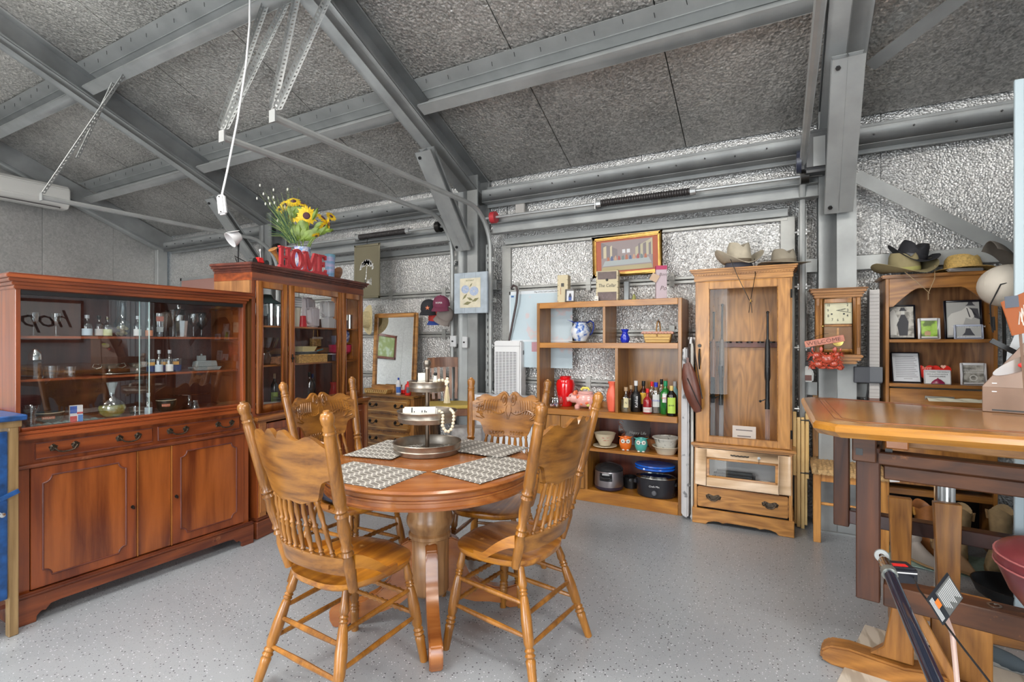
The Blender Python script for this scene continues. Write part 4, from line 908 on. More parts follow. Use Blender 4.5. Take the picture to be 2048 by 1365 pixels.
# ================================================================== CHINA HUTCH (turned a little toward the room)
HU = thing('china_hutch', 'tall brown china hutch with three glass doors holding plastic jugs and plates', 'hutch', (-3.165, 2.222, 0), R(100.4))
HW, HD = 1.31, .38
uy = .05
build('lower_carcass', MB().box(0, .02, 0, HD, .10, .80).box(HW-.02, HW, 0, HD, .10, .80).box(.02, HW-.02, HD-.012, HD, .10, .80).box(.02, HW-.02, .005, HD, .10, .12), mah_z, HU)
build('plinth', MB().box(-.018, HW+.018, -.018, HD, 0, .115), mah_worn, HU, bevel=.004); build('plinth_moulding', MB().box(-.012, HW+.012, -.012, HD, .115, .14), mah_worn, HU, bevel=.008, seg=2)
build('counter', MB().box(-.02, HW+.02, -.02, HD, .800, .828).box(-.008, HW+.008, -.008, HD, .785, .800), hut_x, HU, bevel=.006, seg=2)
for x0, x1 in ((.08, .40), (.42, .90), (.92, 1.26)):
    d = build('lower_door', MB().box(x0, x1, -.008, .010, .155, .775), mah_z, HU, bevel=.002); build('raised_panel', MB().box(x0+.05, x1-.05, -.014, -.006, .205, .725), mah_flame, d, bevel=.004)
for x in (.012, HW-.075):
    p = build('pilaster', MB().box(x, x+.062, -.006, .012, .14, .785), hut_z, HU); 
    for q in range(4): build('flute', MB().rod((x+.013+.012*q, -.006, .17), (x+.013+.012*q, -.006, .76), .0042, n=6), hut_z, p)
build('upper_side', MB().box(.0, .018, uy, HD, .828, 1.80), hut_side, HU); build('upper_side', MB().box(HW-.03, HW-.012, uy, HD, .828, 1.80), hut_z, HU)
build('upper_back', MB().box(.018, HW-.03, HD-.01, HD, .828, 1.55), mah_dark, HU); build('upper_top', MB().box(0, HW-.012, uy, HD, 1.795, 1.81), hut_side, HU)
build('face_frame', MB().box(.0, .032, uy-.004, uy+.018, .828, 1.80).box(HW-.044, HW-.012, uy-.004, uy+.018, .828, 1.80).box(.032, HW-.044, uy-.004, uy+.018, 1.765, 1.80).box(.032, HW-.044, uy-.004, uy+.018, .828, .842).box(.318, .340, uy-.004, uy+.018, .84, 1.77).box(.958, .975, uy-.004, uy+.018, .84, 1.77), mah_z, HU)
build('frieze', MB().box(-.002, HW-.010, uy-.008, HD, 1.770, 1.825), mah_x, HU); co = MB()
for (o, z0, z1) in ((.008, 1.823, 1.838), (.018, 1.838, 1.852), (.034, 1.852, 1.868), (.044, 1.868, 1.888)): co.box(-o, HW-.012+o, uy-o, HD, z0, z1)
build('cornice', co, mah_dark, HU, bevel=.005, seg=2)
for i, (x0, x1) in enumerate(((.034, .316), (.342, .956), (.977, HW-.046))):
    d = build('glass_door', MB().box(x0, x0+.045, uy-.022, uy-.004, .845, 1.768).box(x1-.045, x1, uy-.022, uy-.004, .845, 1.768).box(x0+.045, x1-.045, uy-.022, uy-.004, .845, .900).box(x0+.045, x1-.045, uy-.022, uy-.004, 1.722, 1.768), hut_z, HU, bevel=.003)
    build('pane', MB().box(x0+.045, x1-.045, uy-.014, uy-.011, .90, 1.722), glassmat('thin_pane', (.98, .98, .98), 1.28, 0), d)
    build('bead', MB().tube([(x0+.047, uy-.021, .902), (x1-.047, uy-.021, .902), (x1-.047, uy-.021, 1.72), (x0+.047, uy-.021, 1.72), (x0+.047, uy-.021, .902)], .003, 5), mah_z, d)
    if i == 1: build('keyhole', MB().rod((x0+.02, uy-.024, 1.22), (x0+.02, uy-.036, 1.22), .010, n=10).box(x0+.017, x0+.023, uy-.03, uy-.024, 1.19, 1.25), blackm, d)
HS = (1.175, 1.462)
for z in HS: build('shelf', MB().box(.019, HW-.031, uy+.04, HD-.012, z-.012, z), hut_x, HU)
build('plate_rail', MB().box(.019, HW-.031, HD-.03, HD-.012, 1.245, 1.29), hut_x, HU)
hz = {0: .843, 1: HS[0]+.001, 2: HS[1]+.001}
def hp(px, z, ly): return at(HU, lx_at(HU, px, ly), ly, z)
RH = R(100.4)
# upper shelf
for k, (px, ly, h) in enumerate(((519, .17, .165), (531, .24, .16), (543, .17, .165), (556, .22, .155))):
    solid('tall_tumbler', 'tall ribbed clear tumbler, %s from the left behind the left door' % ['first', 'second', 'third', 'fourth'][k], 'glass', vessel([(0, 0), (.027, 0), (.036, h)], .002), clear, hp(px, hz[2], ly), 'ribbed tumblers on the top shelf', n=14, ang=15)
t = thing('hat_shaped_bowl', 'dark green glass bowl resting upside down on the tall tumblers', 'bowl', hp(530, hz[2]+.168, .2)); build('bowl', MB().lathe([(.115, 0), (.112, .006), (.07, .03), (.045, .065), (0, .07)], 28), plain('bottle_green', (.03, .07, .065), .15), t)
plastic = plain('milky_plastic', (.55, .51, .54), .4); cream = plain('cream_plastic', (.66, .62, .50), .45)
o = solid('storage_canister', 'cream canister at the left end behind the middle door', 'canister', [(0, 0), (.040, 0), (.050, .15), (0, .15)], cream, hp(588, hz[2], .16), n=20)
t = thing('plastic_box', 'clear ribbed plastic tub on top of the cream canister', 'box', hp(588, hz[2]+.151, .16), RH); build('tub', MB().box(-.045, .045, -.04, .04, 0, .085), plain('grey_clear', (.42, .42, .42), .3), t, bevel=.006); 
for q in range(4): build('rib', MB().box(-.046, .046, -.042, -.04, .01+.018*q, .018+.018*q), white, t)
solid('red_cup', 'red plastic tumbler upside down on the top shelf', 'cup', [(0, .09), (.030, .09), (.038, 0), (0, 0)], plain('red_plastic', (.52, .02, .03), .35), hp(604, hz[2], .15), n=20)
def jug(name, lb, px, ly, z, w_, d_, h, mat, side=-1, hnd=True, flip=False):
    t = thing(name, lb, 'pitcher', hp(px, z, ly), RH); k = -1 if flip else 1
    M = Matrix.Translation((0, 0, h)) @ Matrix.Rotation(pi, 4, 'Y') if flip else None
    build('body', MB().prism([(-w_*.42, 0), (w_*.42, 0), (w_*.5, h), (-w_*.5, h)], -d_/2, d_/2, M), mat, t, bevel=.014, seg=3)
    if hnd: build('handle', MB().tube([(side*w_*.45, 0, h*.92), (side*(w_*.5+.035), 0, h*.9), (side*(w_*.5+.042), 0, h*.8), (side*(w_*.5+.032), 0, h*.3), (side*w_*.44, 0, h*.2)], .009, 8), mat, t)
    return t
jug('plastic_pitcher', 'pale grey pitcher with handle toward the left on the top shelf', 626, .19, hz[2], .10, .08, .17, plastic)
jug('plastic_jug', 'translucent slim jug standing behind the red tumbler', 615, .28, hz[2], .09, .07, .26, plastic, 1)
jug('white_pitcher', 'big white lidded pitcher upside down behind the middle door', 656, .17, hz[2]+.085, .105, .085, .15, white, -1)
solid('white_tub', 'white square tub under the upside-down pitcher', 'tub', [(0, 0), (.052, 0), (.060, .083), (0, .083)], white, hp(656, hz[2], .17), n=4, rz=RH+pi/4)
t = thing('measuring_cup', 'stainless measuring cup with flat handle behind the right door', 'cup', hp(699, hz[2], .17), RH); build('cup', MB().lathe(vessel([(0, 0), (.036, 0), (.036, .13)]), 20), chrome, t); build('handle', MB().box(.03, .10, -.01, .01, .115, .125), chrome, t)
solid('frosted_bowl', 'frosted white bowl at the right end of the top shelf', 'bowl', vessel([(0, 0), (.05, 0), (.062, .08)], .003), plastic, at(HU, 1.19, .24, hz[2]), n=22)
# middle shelf
t = thing('glass_punch_bowl', 'clear glass serving bowl behind the left door', 'bowl', hp(525, hz[1]+.09, .20)); build('bowl', MB().lathe(vessel([(0, 0), (.04, 0), (.09, .035), (.115, .11)], .003), 28), clear, t); 
solid('amber_jar', 'dark amber glass jar beneath the serving bowl', 'jar', [(0, 0), (.05, 0), (.065, .04), (.05, .085), (0, .088)], plain('amber_dark', (.10, .05, .03), .15), hp(527, hz[1], .2), n=22)
wick = plain('wicker', (.52, .29, .08), .7, bump=1.0, bscale=120, var=.4, vscale=80); wick_d = plain('wicker_dark', (.28, .11, .04), .7, bump=1.0, bscale=120, var=.4, vscale=80)
def tray_basket(lb, px, ly, z, w_, h, mat):
    t = thing('wicker_tray', lb, 'basket', hp(px, z, ly), RH)
    build('basket', MB().box(-w_/2, w_/2, -.075, -.068, 0, h).box(-w_/2, w_/2, .068, .075, 0, h).box(-w_/2, -w_/2+.007, -.07, .07, 0, h).box(w_/2-.007, w_/2, -.07, .07, 0, h).box(-w_/2, w_/2, -.07, .07, 0, .006), mat, t)
    rp = MB(); q = int(w_/.012)
    for k in range(q): rp.ball((-w_/2+.006+k*.012, -.076, h-.002+.001*(k % 2)), .0075, 6, 4)
    for k in range(int(.14/.012)): rp.ball((w_/2, -.07+k*.012, h-.002), .0075, 6, 4)
    o = build('braided_rim', rp, mat, t); o['kind'] = 'stuff'; return t
tray_basket('dark wicker tray basket behind the left door', 553, .15, hz[1], .13, .055, wick_d); tray_basket('golden wicker tray basket behind the middle door', 612, .15, hz[1], .34, .062, wick)
solid('tan_dish', 'stacked tan baking dish on top of the golden basket', 'dish', vessel([(0, 0), (.08, 0), (.10, .04)], .004), plain('tan_ceramic', (.60, .50, .25), .35), hp(603, hz[1]+.090, .16), n=4, rz=RH+pi/4, sy=1.2)
for k, (z, c) in enumerate(((.064, (.55, .55, .52)), (.073, (.08, .09, .10)), (.081, (.65, .64, .60)))): solid('flat_plate', 'flat plate in the basket stack, %s' % ['lowest', 'dark middle one', 'topmost, white'][k], 'plate', [(0, 0), (.10, 0), (.125, .007), (.12, .008), (0, .004)], plain('plate_%d' % k, c, .35), hp(612+k, hz[1]+z, .15), 'plates on the golden basket', n=28, sy=.55, rz=RH)
t = thing('cutlery_bundle', 'teal-handled serving pieces lying across the plates', 'utensil', hp(640, hz[1]+.092, .13), RH+R(15)); build('handle', MB().rod((-.05, 0, 0), (.05, 0, .012), .007), plain('teal', (.05, .22, .24), .4), t); build('blade', MB().box(-.11, -.05, -.012, .012, -.004, .0), chrome, t)
t = thing('cloth_lined_basket', 'small handled basket with a cloth frill on the rear ledge', 'basket', hp(631, 1.30, .345), RH); build('basket', MB().box(-.055, .055, -.022, .022, 0, .075), wick, t, bevel=.006); build('frill', MB().tube([(-.062+.0124*k, -.024, .075+.005*(k % 2)) for k in range(11)], .009, 7), plain('cream_cloth', (.60, .48, .38), .9), t); build('handle', MB().tube([(-.03, 0, .06), (-.025, 0, .15), (.0, 0, .165), (.025, 0, .15), (.035, 0, .06)], .004, 6), wick, t)
t = thing('square_picture_cup', 'small square glass holder with dark print beside the basket', 'holder', hp(662, hz[1], .10), RH); build('glass', MB().box(-.028, .028, -.028, .028, 0, .062), clear, t); build('print', MB().box(-.024, .024, -.0292, -.0286, .008, .055), plain('dark_print', (.10, .07, .10), .5), t); build('rim', MB().box(-.029, .029, -.029, .029, .060, .064), white, t)
solid('pink_colander', 'bright pink bowl spanning the middle and right doors', 'bowl', vessel([(0, 0), (.05, 0), (.095, .03), (.10, .095)], .004), plain('hot_pink', (.62, .03, .10), .35), hp(680, hz[1]+.045, .19), n=28)
solid('pink_bowl_stand', 'terracotta ring holding up the pink bowl', 'stand', [(.05, 0), (.055, .0), (.05, .045), (.045, .045)], plain('terracotta', (.45, .10, .05), .6), hp(680, hz[1], .19), n=20)
t = thing('blue_white_cup', 'grey-lilac cup with a loop handle behind the pink bowl', 'cup', hp(672, 1.30, .33), RH); build('cup', MB().lathe(vessel([(0, 0), (.035, 0), (.046, .10)]), 22), plain('lilac_glaze', (.34, .32, .42), .3), t); build('handle', MB().tube([(.042, 0, .08), (.075, 0, .08), (.08, 0, .05), (.06, 0, .02), (.04, 0, .02)], .005), white, t)
t = thing('willow_vase', 'blue and white patterned jar at the right end', 'jar', at(HU, 1.19, .17, hz[1]+.001), RH); bw = ramp_mat('willow_print', [(0, (.05, .09, .35)), (.45, (.10, .17, .50)), (.55, (.72, .74, .80)), (1, (.8, .8, .84))], tscale=45, rough=.2)
build('jar', MB().lathe([(0, 0), (.035, 0), (.048, .05), (.045, .09), (.035, .11), (0, .11)], 22, Matrix.Translation((0, 0, .158))), bw, t); build('stand_shelf', MB().box(-.06, .06, -.05, .05, .144, .158).box(-.06, -.05, -.05, .05, 0, .144).box(.05, .06, -.05, .05, 0, .144), hut_x, t)
# bottom
for k in range(2): solid('dinner_plate', 'white dinner plate %s at the bottom left of the hutch' % ['lying lowest', 'lying on top of the other'][k], 'plate', [(0, 0), (.07, 0), (.105, .012), (.103, .014), (.07, .005), (0, .005)], plain('china_white', (.78, .77, .73), .2), hp(537, hz[0]+.014+.014*k, .17), 'white dinner plates', n=32)
for k in range(6): solid('stacked_plate', 'dark plate number %s up in the stack at the bottom left' % ['one', 'two', 'three', 'four', 'five', 'six'][k], 'plate', [(0, 0), (.06, 0), (.09, .010), (.088, .012), (0, .004)], plain('plate_brown', (.14, .07, .06), .3) if k % 2 else plain('plate_grey', (.35, .33, .33), .3), hp(566, hz[0]+.012*k, .26), 'stack of dark plates', n=28)
bottle('slim dark bottle with a green label behind the white plates', hp(549, hz[0], .29), .028, .25, glassmat('dark_glass', (.25, .22, .22), 1.5, .05), plain('cork', (.45, .30, .18), .7), plain('green_label', (.28, .38, .06), .5), rz=heading(hp(549, 1, .3)), labz=(.08, .42))
bottle('clear bottle with dark neck wrap between the far chair posts', hp(619, hz[0], .26), .032, .24, clear, blackm, None); bottle('small blue-capped bottle beside the clear one', hp(625, hz[0], .30), .028, .22, glassmat('blue_glass', (.15, .2, .5), 1.5, .05), plain('navy_cap', (.02, .03, .12), .4), None)
solid('red_vase', 'red flared vase low behind the middle door', 'vase', [(0, 0), (.03, 0), (.045, .04), (.028, .10), (.036, .14), (0, .14)], plain('red_glaze', (.50, .04, .03), .2), hp(668, hz[0], .2), n=22)
for k, (px, lb) in enumerate(((594, 'white platter left of the carved chair crest'), (700, 'white platter right of the carved chair crest'))): solid('platter', lb, 'plate', [(0, 0), (.08, 0), (.12, .014), (.118, .016), (0, .005)], plain('china_white', (.78, .77, .73), .2), hp(px, hz[0]+.0, .17), n=30)
# ---- on top of the hutch
zt = 1.8885
homem = plain('home_red', (.52, .045, .055), .45, var=.12, vscale=30)
H_ = [(0, 0), (.3, 0), (.3, .09), (.24, .09), (.24, .43), (.46, .43), (.46, .09), (.40, .09), (.40, 0), (.70, 0), (.70, .09), (.64, .09), (.64, .91), (.70, .91), (.70, 1), (.40, 1), (.40, .91), (.46, .91), (.46, .55), (.24, .55), (.24, .91), (.30, .91), (.30, 1), (0, 1), (0, .91), (.06, .91), (.06, .09), (0, .09)]
M_ = [(0, 0), (.26, 0), (.26, .09), (.19, .09), (.19, .72), (.42, .10), (.50, .10), (.72, .72), (.72, .09), (.65, .09), (.65, 0), (.95, 0), (.95, .09), (.89, .09), (.89, .91), (.95, .91), (.95, 1), (.70, 1), (.47, .40), (.25, 1), (0, 1), (0, .91), (.06, .91), (.06, .09), (0, .09)]
E_ = [(0, 0), (.62, 0), (.64, .24), (.55, .24), (.50, .11), (.26, .11), (.26, .44), (.38, .44), (.40, .36), (.47, .36), (.47, .64), (.40, .64), (.38, .55), (.26, .55), (.26, .89), (.48, .89), (.53, .76), (.61, .76), (.60, 1), (0, 1), (0, .91), (.06, .91), (.06, .09), (0, .09)]
hl = lx_at(HU, 563, .06)
hs = thing('home_sign', 'red wooden HOME letters standing on a base on top of the hutch', 'sign', at(HU, hl, .085, zt), RH-R(2))
S = .155; X = 0.0; Ls = 1.03*S
sgb = MB()
for nm, P, wd in (('H', H_, .70), ('O', None, .78), ('M', M_, .95), ('E', E_, .62)):
    if P: build('letter', MB().prism([(X+a*S*1.04, .018+b*S) for a, b in P], -.012, .012), homem, hs, bevel=.0015)
    else:
        mb = MB(); n = 36
        for i in range(n):
            a0, a1 = 2*pi*i/n, 2*pi*(i+1)/n; c = (X+wd*S*.52, .018+S*.5)
            q = [(c[0]+wd*S*.54*cos(a), c[1]+S*.52*sin(a)) for a in (a0, a1)]; r_ = [(c[0]+wd*S*.27*cos(a), c[1]+S*.40*sin(a)) for a in (a0, a1)]
            mb.prism([q[0], q[1], r_[1], r_[0]], -.012, .012)
        build('letter', mb, homem, hs)
    X += wd*S*1.04+.006
build('base', MB().box(-.005, X+.005, -.02, .02, 0, .020), homem, hs, bevel=.002)
# tea canister vase with flowers
vp = hp(605, zt, .22)
pm = ramp_mat('canister_print', [(0, (.20, .22, .55)), (.42, (.35, .38, .72)), (.5, (.75, .76, .82)), (.62, (.10, .25, .6)), (.8, (.75, .6, .2)), (1, (.8, .8, .85))], tscale=16, rough=.25, detail=2)
fv = thing('flower_pitcher', 'printed blue-white pitcher packed with artificial sunflowers and grasses', 'flower arrangement', vp, RH)
build('pitcher', MB().lathe(vessel([(0, 0), (.060, 0), (.064, .02), (.062, .22), (.066, .235)], .003), 30), pm, fv)
build('handle', MB().tube([(-.06, 0, .21), (-.10, 0, .20), (-.115, 0, .13), (-.10, 0, .05), (-.062, 0, .04)], .008), white, fv)
petm = plain('sunflower_petal', (.86, .55, .02), .5, var=.25, vscale=40); cenm = plain('sunflower_center', (.10, .04, .05), .8, bump=.8, bscale=200); leafm = plain('leaf_green', (.16, .24, .04), .45, var=.4, vscale=15); grm = plain('grass_dark_green', (.035, .10, .05), .5); ygm = plain('pale_green_stem', (.26, .34, .10), .6); budm = plain('white_bud', (.78, .78, .70), .6)
def facing_mat(c, d):
    q = Vector(d).to_track_quat('Z', 'Y'); return Matrix.Translation(c) @ q.to_matrix().to_4x4()
INV = (Matrix.Translation(vp) @ Matrix.Rotation(RH, 4, 'Z')).inverted()
def loc3(px, py, off=0.0):
    v = ray(px, py); base = Vector((vp.x, vp.y, 0)); d = (vp.y*cs-vp.x*sn)+off; return INV @ Vector((v.x*d, v.y*d, CH+v.z*d))
camdir = INV.to_3x3() @ (Vector((0, 0, CH))-vp).normalized()
rr = random.Random(11)
def sunflower(px, py, r, tilt=(0, 0, 0), off=0, npet=15):
    c = loc3(px, py, off); d = (camdir+Vector(tilt)).normalized(); M = facing_mat(c, d)
    mb = MB()
    for ring in range(2):
        for k in range(npet):
            a = 2*pi*k/npet+ring*.2+rr.uniform(-.06, .06); L = r*rr.uniform(.88, 1.05)*(1-.12*ring); w_ = r*.17
            def fn(u, v, a=a, L=L, w_=w_, ring=ring): q = .25*r+(L-.25*r)*u; wd = w_*sin(pi*min(1, u*.82+.16))*(v-.5)*1.5; return (q*cos(a)-wd*sin(a), q*sin(a)+wd*cos(a), .003+ring*.004-.18*r*u*u+.02*r*(v-.5)**2*4)
            mb.grid(fn, 5, 2, M)
    fl = build('petals', mb, petm, fv); fl['kind'] = 'stuff'
    build('flower_center', MB().ball((0, 0, .006), r*.34, 16, 8, sc=(1, 1, .4)), cenm, fl).matrix_local = M
    build('stem', MB().tube([c-Vector(d)*.01, (c*.55+Vector((0, 0, .10))), Vector((rr.uniform(-.03, .03), rr.uniform(-.03, .03), .15))], .003, 5), leafm, fl)
for q in ((613, 432, .088, (0, 0, 0)), (591, 433, .075, (-.4, .2, .9), .03), (587, 404, .068, (-.3, -.1, 1.2), .06), (604, 409, .055, (.4, 0, 1.4), .07), (571, 411, .055, (-1.2, 0, .6), .09), (645, 437, .070, (.8, .2, .5), .03), (657, 448, .06, (1.5, .0, .2)), (662, 433, .055, (1.2, .5, .7), .08), (648, 452, .052, (.8, 0, -.4), .0), (632, 471, .040, (.6, 0, -1.2), .0, 12), (642, 462, .045, (1.2, 0, -.8), .04, 12), (560, 420, .042, (-1.5, .3, .3), .1, 12)): sunflower(*q)
lf = MB()
def leaf(px0, py0, px1, py1, w_, off=0):
    a, b = loc3(px0, py0, off), loc3(px1, py1, off); ax = (b-a); sd = ax.cross(camdir).normalized()
    lf2 = MB().grid(lambda u, v: tuple(a+ax*u+sd*((v-.5)*w_*3.4*sin(pi*min(1, u*.9+.08)))+camdir*(.015*sin(u*pi)-.02*abs(v-.5))), 8, 4)
    build('leaf', lf2, leafm, fv)
for q in ((588, 478, 595, 448, .024), (596, 482, 585, 445, .020), (601, 482, 632, 458, .020), (600, 478, 598, 440, .016), (608, 480, 640, 464, .020), (592, 436, 575, 412, .018), (640, 470, 655, 450, .018), (615, 470, 600, 425, .02), (648, 462, 668, 460, .010), (580, 430, 596, 412, .018), (625, 440, 636, 415, .010), (605, 480, 615, 452, .02), (620, 478, 640, 452, .02), (595, 470, 575, 450, .018), (628, 458, 650, 445, .016), (585, 425, 610, 418, .018)): leaf(*q)
g = MB(); g2 = MB()
for k in range(150):
    px = rr.uniform(532, 585); py = rr.uniform(392, 475)+max(0, (px-560))*.3; a = loc3(588+rr.uniform(-8, 8), 487, rr.uniform(-.03, .05)); b = loc3(px, py, rr.uniform(-.05, .1)); m_ = a.lerp(b, .5)+Vector((0, 0, .03))
    (g if k % 3 else g2).tube([a, m_, b], [.0022, .0018, .0006], 4)
for k in range(14):
    px = rr.uniform(518, 600); py = rr.uniform(372, 400); a = loc3(585, 487); b = loc3(px, py, rr.uniform(-.05, .1)); g2.tube([a, a.lerp(b, .5)+Vector((0, 0, .02)), b], [.0018, .0014, .0008], 4)
o = build('dark_grass', g, grm, fv); o['kind'] = 'stuff'; o = build('pale_grass', g2, ygm, fv); o['kind'] = 'stuff'
for px, py in ((514, 397), (531, 408), (540, 408), (549, 406), (520, 371), (527, 388), (547, 380), (575, 379), (555, 442), (570, 414), (547, 395), (537, 396)):
    build('bud', MB().ball(loc3(px, py), .010, 8, 6, sc=(.6, .6, 1.3)), budm, fv)
# blue tumbler
t = thing('insulated_tumbler', 'tall blue and purple printed tumbler behind the letter E', 'tumbler', hp(660, zt, .20), heading(hp(660, zt, .2))); build('body', MB().lathe([(0, 0), (.036, 0), (.044, .21), (0, .21)], 24), ramp_mat('sea_print', [(0, (.06, .12, .30)), (.45, (.20, .38, .58)), (.6, (.45, .40, .62)), (1, (.55, .7, .8))], tscale=9, rough=.2, scale=(1, 1, 3)), t); build('lid', MB().lathe([(.045, .205), (.046, .225), (.04, .23), (0, .23)], 24), plain('aqua_lid', (.20, .42, .55), .2), t)
# wooden bowl with burned lettering
t = thing('wooden_bowl', 'brown wooden plate with burned lettering leaning behind the letter E', 'bowl', at(HU, lx_at(HU, 676, .20), .20, zt+.062), RH, rot=(R(-62), 0, RH)); bwm = wood('bowl_wood', (.26, .10, .04), (.42, .19, .08), 'x', fine=50, rings=5)
build('plate', MB().lathe([(0, 0), (.05, 0), (.072, .014), (.070, .018), (.048, .006), (0, .006)], 32), bwm, t); text('HOME', .018, mah_dark, t, (0, .03, .010), (0, 0, 0))
t = thing('wooden_pipe', 'wooden smoking-pipe shaped horn left of the letter H', 'ornament', at(HU, lx_at(HU, 553, .13), .13, zt), RH); build('horn', MB().tube([(.06, 0, .02), (.03, 0, .06), (-.01, 0, .11), (-.03, 0, .135), (-.038, 0, .145)], [.012, .012, .015, .024, .034], 14), hick_x, t)
t = thing('toy_figure', 'tiny red plastic tractor-like toy with black wheels near the hutch corner', 'toy', hp(519, zt, .10), RH); build('cab', MB().box(-.022, .022, -.015, .015, .022, .055).box(-.03, .026, -.018, .018, .018, .034), plain('toy_red', (.75, .02, .02), .3), t, bevel=.003); 
for x in (-.058, .05): build('wheel', MB().rod((x, -.018, .022), (x, .018, .022), .022, n=14), plain('tire', (.03, .035, .035), .6), t); build('axle', MB().rod((x*.2, 0, .02), (x, 0, .02), .004), blackm, t)
build('exhaust', MB().rod((.01, 0, .055), (.006, 0, .10), .002).ball((.006, 0, .108), .009, sc=(.7, .7, 1.2)), white, t)
# clip lamp
lp = hp(476, zt, .26); t = thing('clip_lamp', 'small white clip-on lamp on a black gooseneck at the hutch corner', 'lamp', lp, RH)
build('neck', MB().tube([(0, 0, .0), (-.002, 0, .06), (.004, 0, .14), (.006, 0, .19)], .0065, 8), black, t); build('base', MB().lathe([(0, 0), (.03, 0), (.03, .008), (0, .010)], 18), white, t)
build('shade', MB().lathe(vessel([(.012, 0), (.034, .012), (.052, .06), (.056, .085)], .002), 24, facing_mat((.012, -.01, .225), (-.75, .35, -.60))), white, t); build('reflector', MB().lathe([(0, 0), (.03, .002), (.045, .004), (0, .005)], 20, facing_mat((-.045, .0, .232), (-.35, 0, .9))), white, t)
build('cord', MB().tube([(0, 0, .012), (-.05, -.03, .04), (-.055, -.03, .06), (-.02, -.02, .052), (.03, -.04, .03), (.08, -.06, .008)], .003, 6), black, t)
# ================================================================== BACK LEFT: DRESSER, MIRROR, CAPS, STOOL
DR = thing('dresser', 'low wooden chest of drawers with dark handles in front of the far roll-up door', 'dresser', (-4.55, 3.95, 0))
DW = 1.32
build('carcass', MB().box(0, DW, .01, .42, .06, .775), dres_z, DR, bevel=.003); build('top', MB().box(-.015, DW+.015, -.015, .43, .775, .80), dres_x, DR, bevel=.007, seg=2); build('base', MB().box(-.01, DW+.01, -.005, .42, 0, .07), dres_x, DR, bevel=.004)
for c in range(2):
    for r_ in range(4):
        x0, x1 = .03+c*.64, .03+c*.64+.61; z0 = .09+r_*.172; d = build('drawer', MB().box(x0, x1, -.010, .012, z0, z0+.158), dres_x, DR, bevel=.009, seg=2)
        build('inset_line', MB().tube([(x0+.03, -.0105, z0+.03), (x1-.03, -.0105, z0+.03), (x1-.03, -.0105, z0+.128), (x0+.03, -.0105, z0+.128), (x0+.03, -.0105, z0+.03)], .0022, 4), plain('pale_line', (.60, .42, .20), .5), d)
        for hx in ((x0+x1)/2,) if 0 else ((x0+x1)/2-.17, (x0+x1)/2+.17): pull(d, hx, z0+.09, -.010, .085, blackm)
mp0, mp1 = onY(746, 628, 4.28), onY(833, 628, 4.28)
MR = thing('dresser_mirror', 'wood-framed mirror standing on the dresser against the roll-up door', 'mirror', (mp0.x, 4.27, .80)); mw = mp1.x-mp0.x; mh = 1.655-.80
build('frame', MB().box(0, .05, -.015, .012, 0, mh).box(mw-.05, mw, -.015, .012, 0, mh).box(.05, mw-.05, -.015, .012, mh-.045, mh).box(.05, mw-.05, -.015, .012, 0, .05), hick_x, MR, bevel=.006, seg=2)
gl = build('mirror_glass', MB().box(.05, mw-.05, -.004, .002, .05, mh-.045), mirror, MR)
MR.rotation_euler = (R(-3), 0, R(0))
def dy(px, z, y=4.10): p = onY(px, 700, y); return Vector((p.x, y, z))
t = thing('woven_tray', 'long shallow woven tray at the front of the dresser', 'tray', dy(757, .801, 4.03)); build('tray', MB().prism([(-.14, 0), (.14, 0), (.16, .045), (.14, .05), (.12, .012), (-.12, .012), (-.14, .05), (-.16, .045)], -.05, .05), wick, t, bevel=.003)
for q in range(12): build('weave', MB().rod((-.145+q*.0265, -.052, .008), (-.13+q*.0265, -.054, .042), .004, n=5), plain('pale_wicker', (.68, .52, .24), .7), t)
t = thing('wooden_tray_box', 'low wooden box behind the woven tray on the dresser', 'box', dy(772, .801, 4.16)); build('box', MB().box(-.16, .16, -.05, .05, 0, .008).box(-.16, .16, -.05, -.042, 0, .075).box(-.16, .16, .042, .05, 0, .075).box(-.16, -.152, -.05, .05, 0, .075).box(.152, .16, -.05, .05, 0, .075), hick_x, t, bevel=.002)
redp = plain('bright_red', (.72, .02, .02), .3)
p = dy(816, .801, 4.02); bottle('red squeeze bottle with dark label standing on the dresser', p, .030, .14, redp, redp, plain('label_dark', (.12, .10, .12), .5), rz=heading(p), labz=(.18, .6), arc=.6, shoulder=.7)
p = dy(797, .801, 4.05); bottle('white spray bottle with blue and red stripes left of the red squeeze bottle', p, .026, .17, white, plain('blue_cap', (.02, .06, .4), .35), plain('label_blue', (.05, .15, .5), .5), rz=heading(p), labz=(.1, .45), shoulder=.7)
t = thing('nozzle_gun', 'white and blue trigger sprayer lying up by the mirror', 'sprayer', dy(812, .801, 4.12)); build('body', MB().tube([(-.04, 0, .04), (-.02, 0, .10), (.03, 0, .13), (.09, 0, .135)], [.02, .02, .016, .012]), white, t); build('tip', MB().rod((.09, 0, .135), (.125, 0, .132), .012), plain('blue_cap', (.02, .06, .4), .35), t); build('foot', MB().box(-.075, .0, -.03, .03, 0, .04), redp, t, bevel=.006)
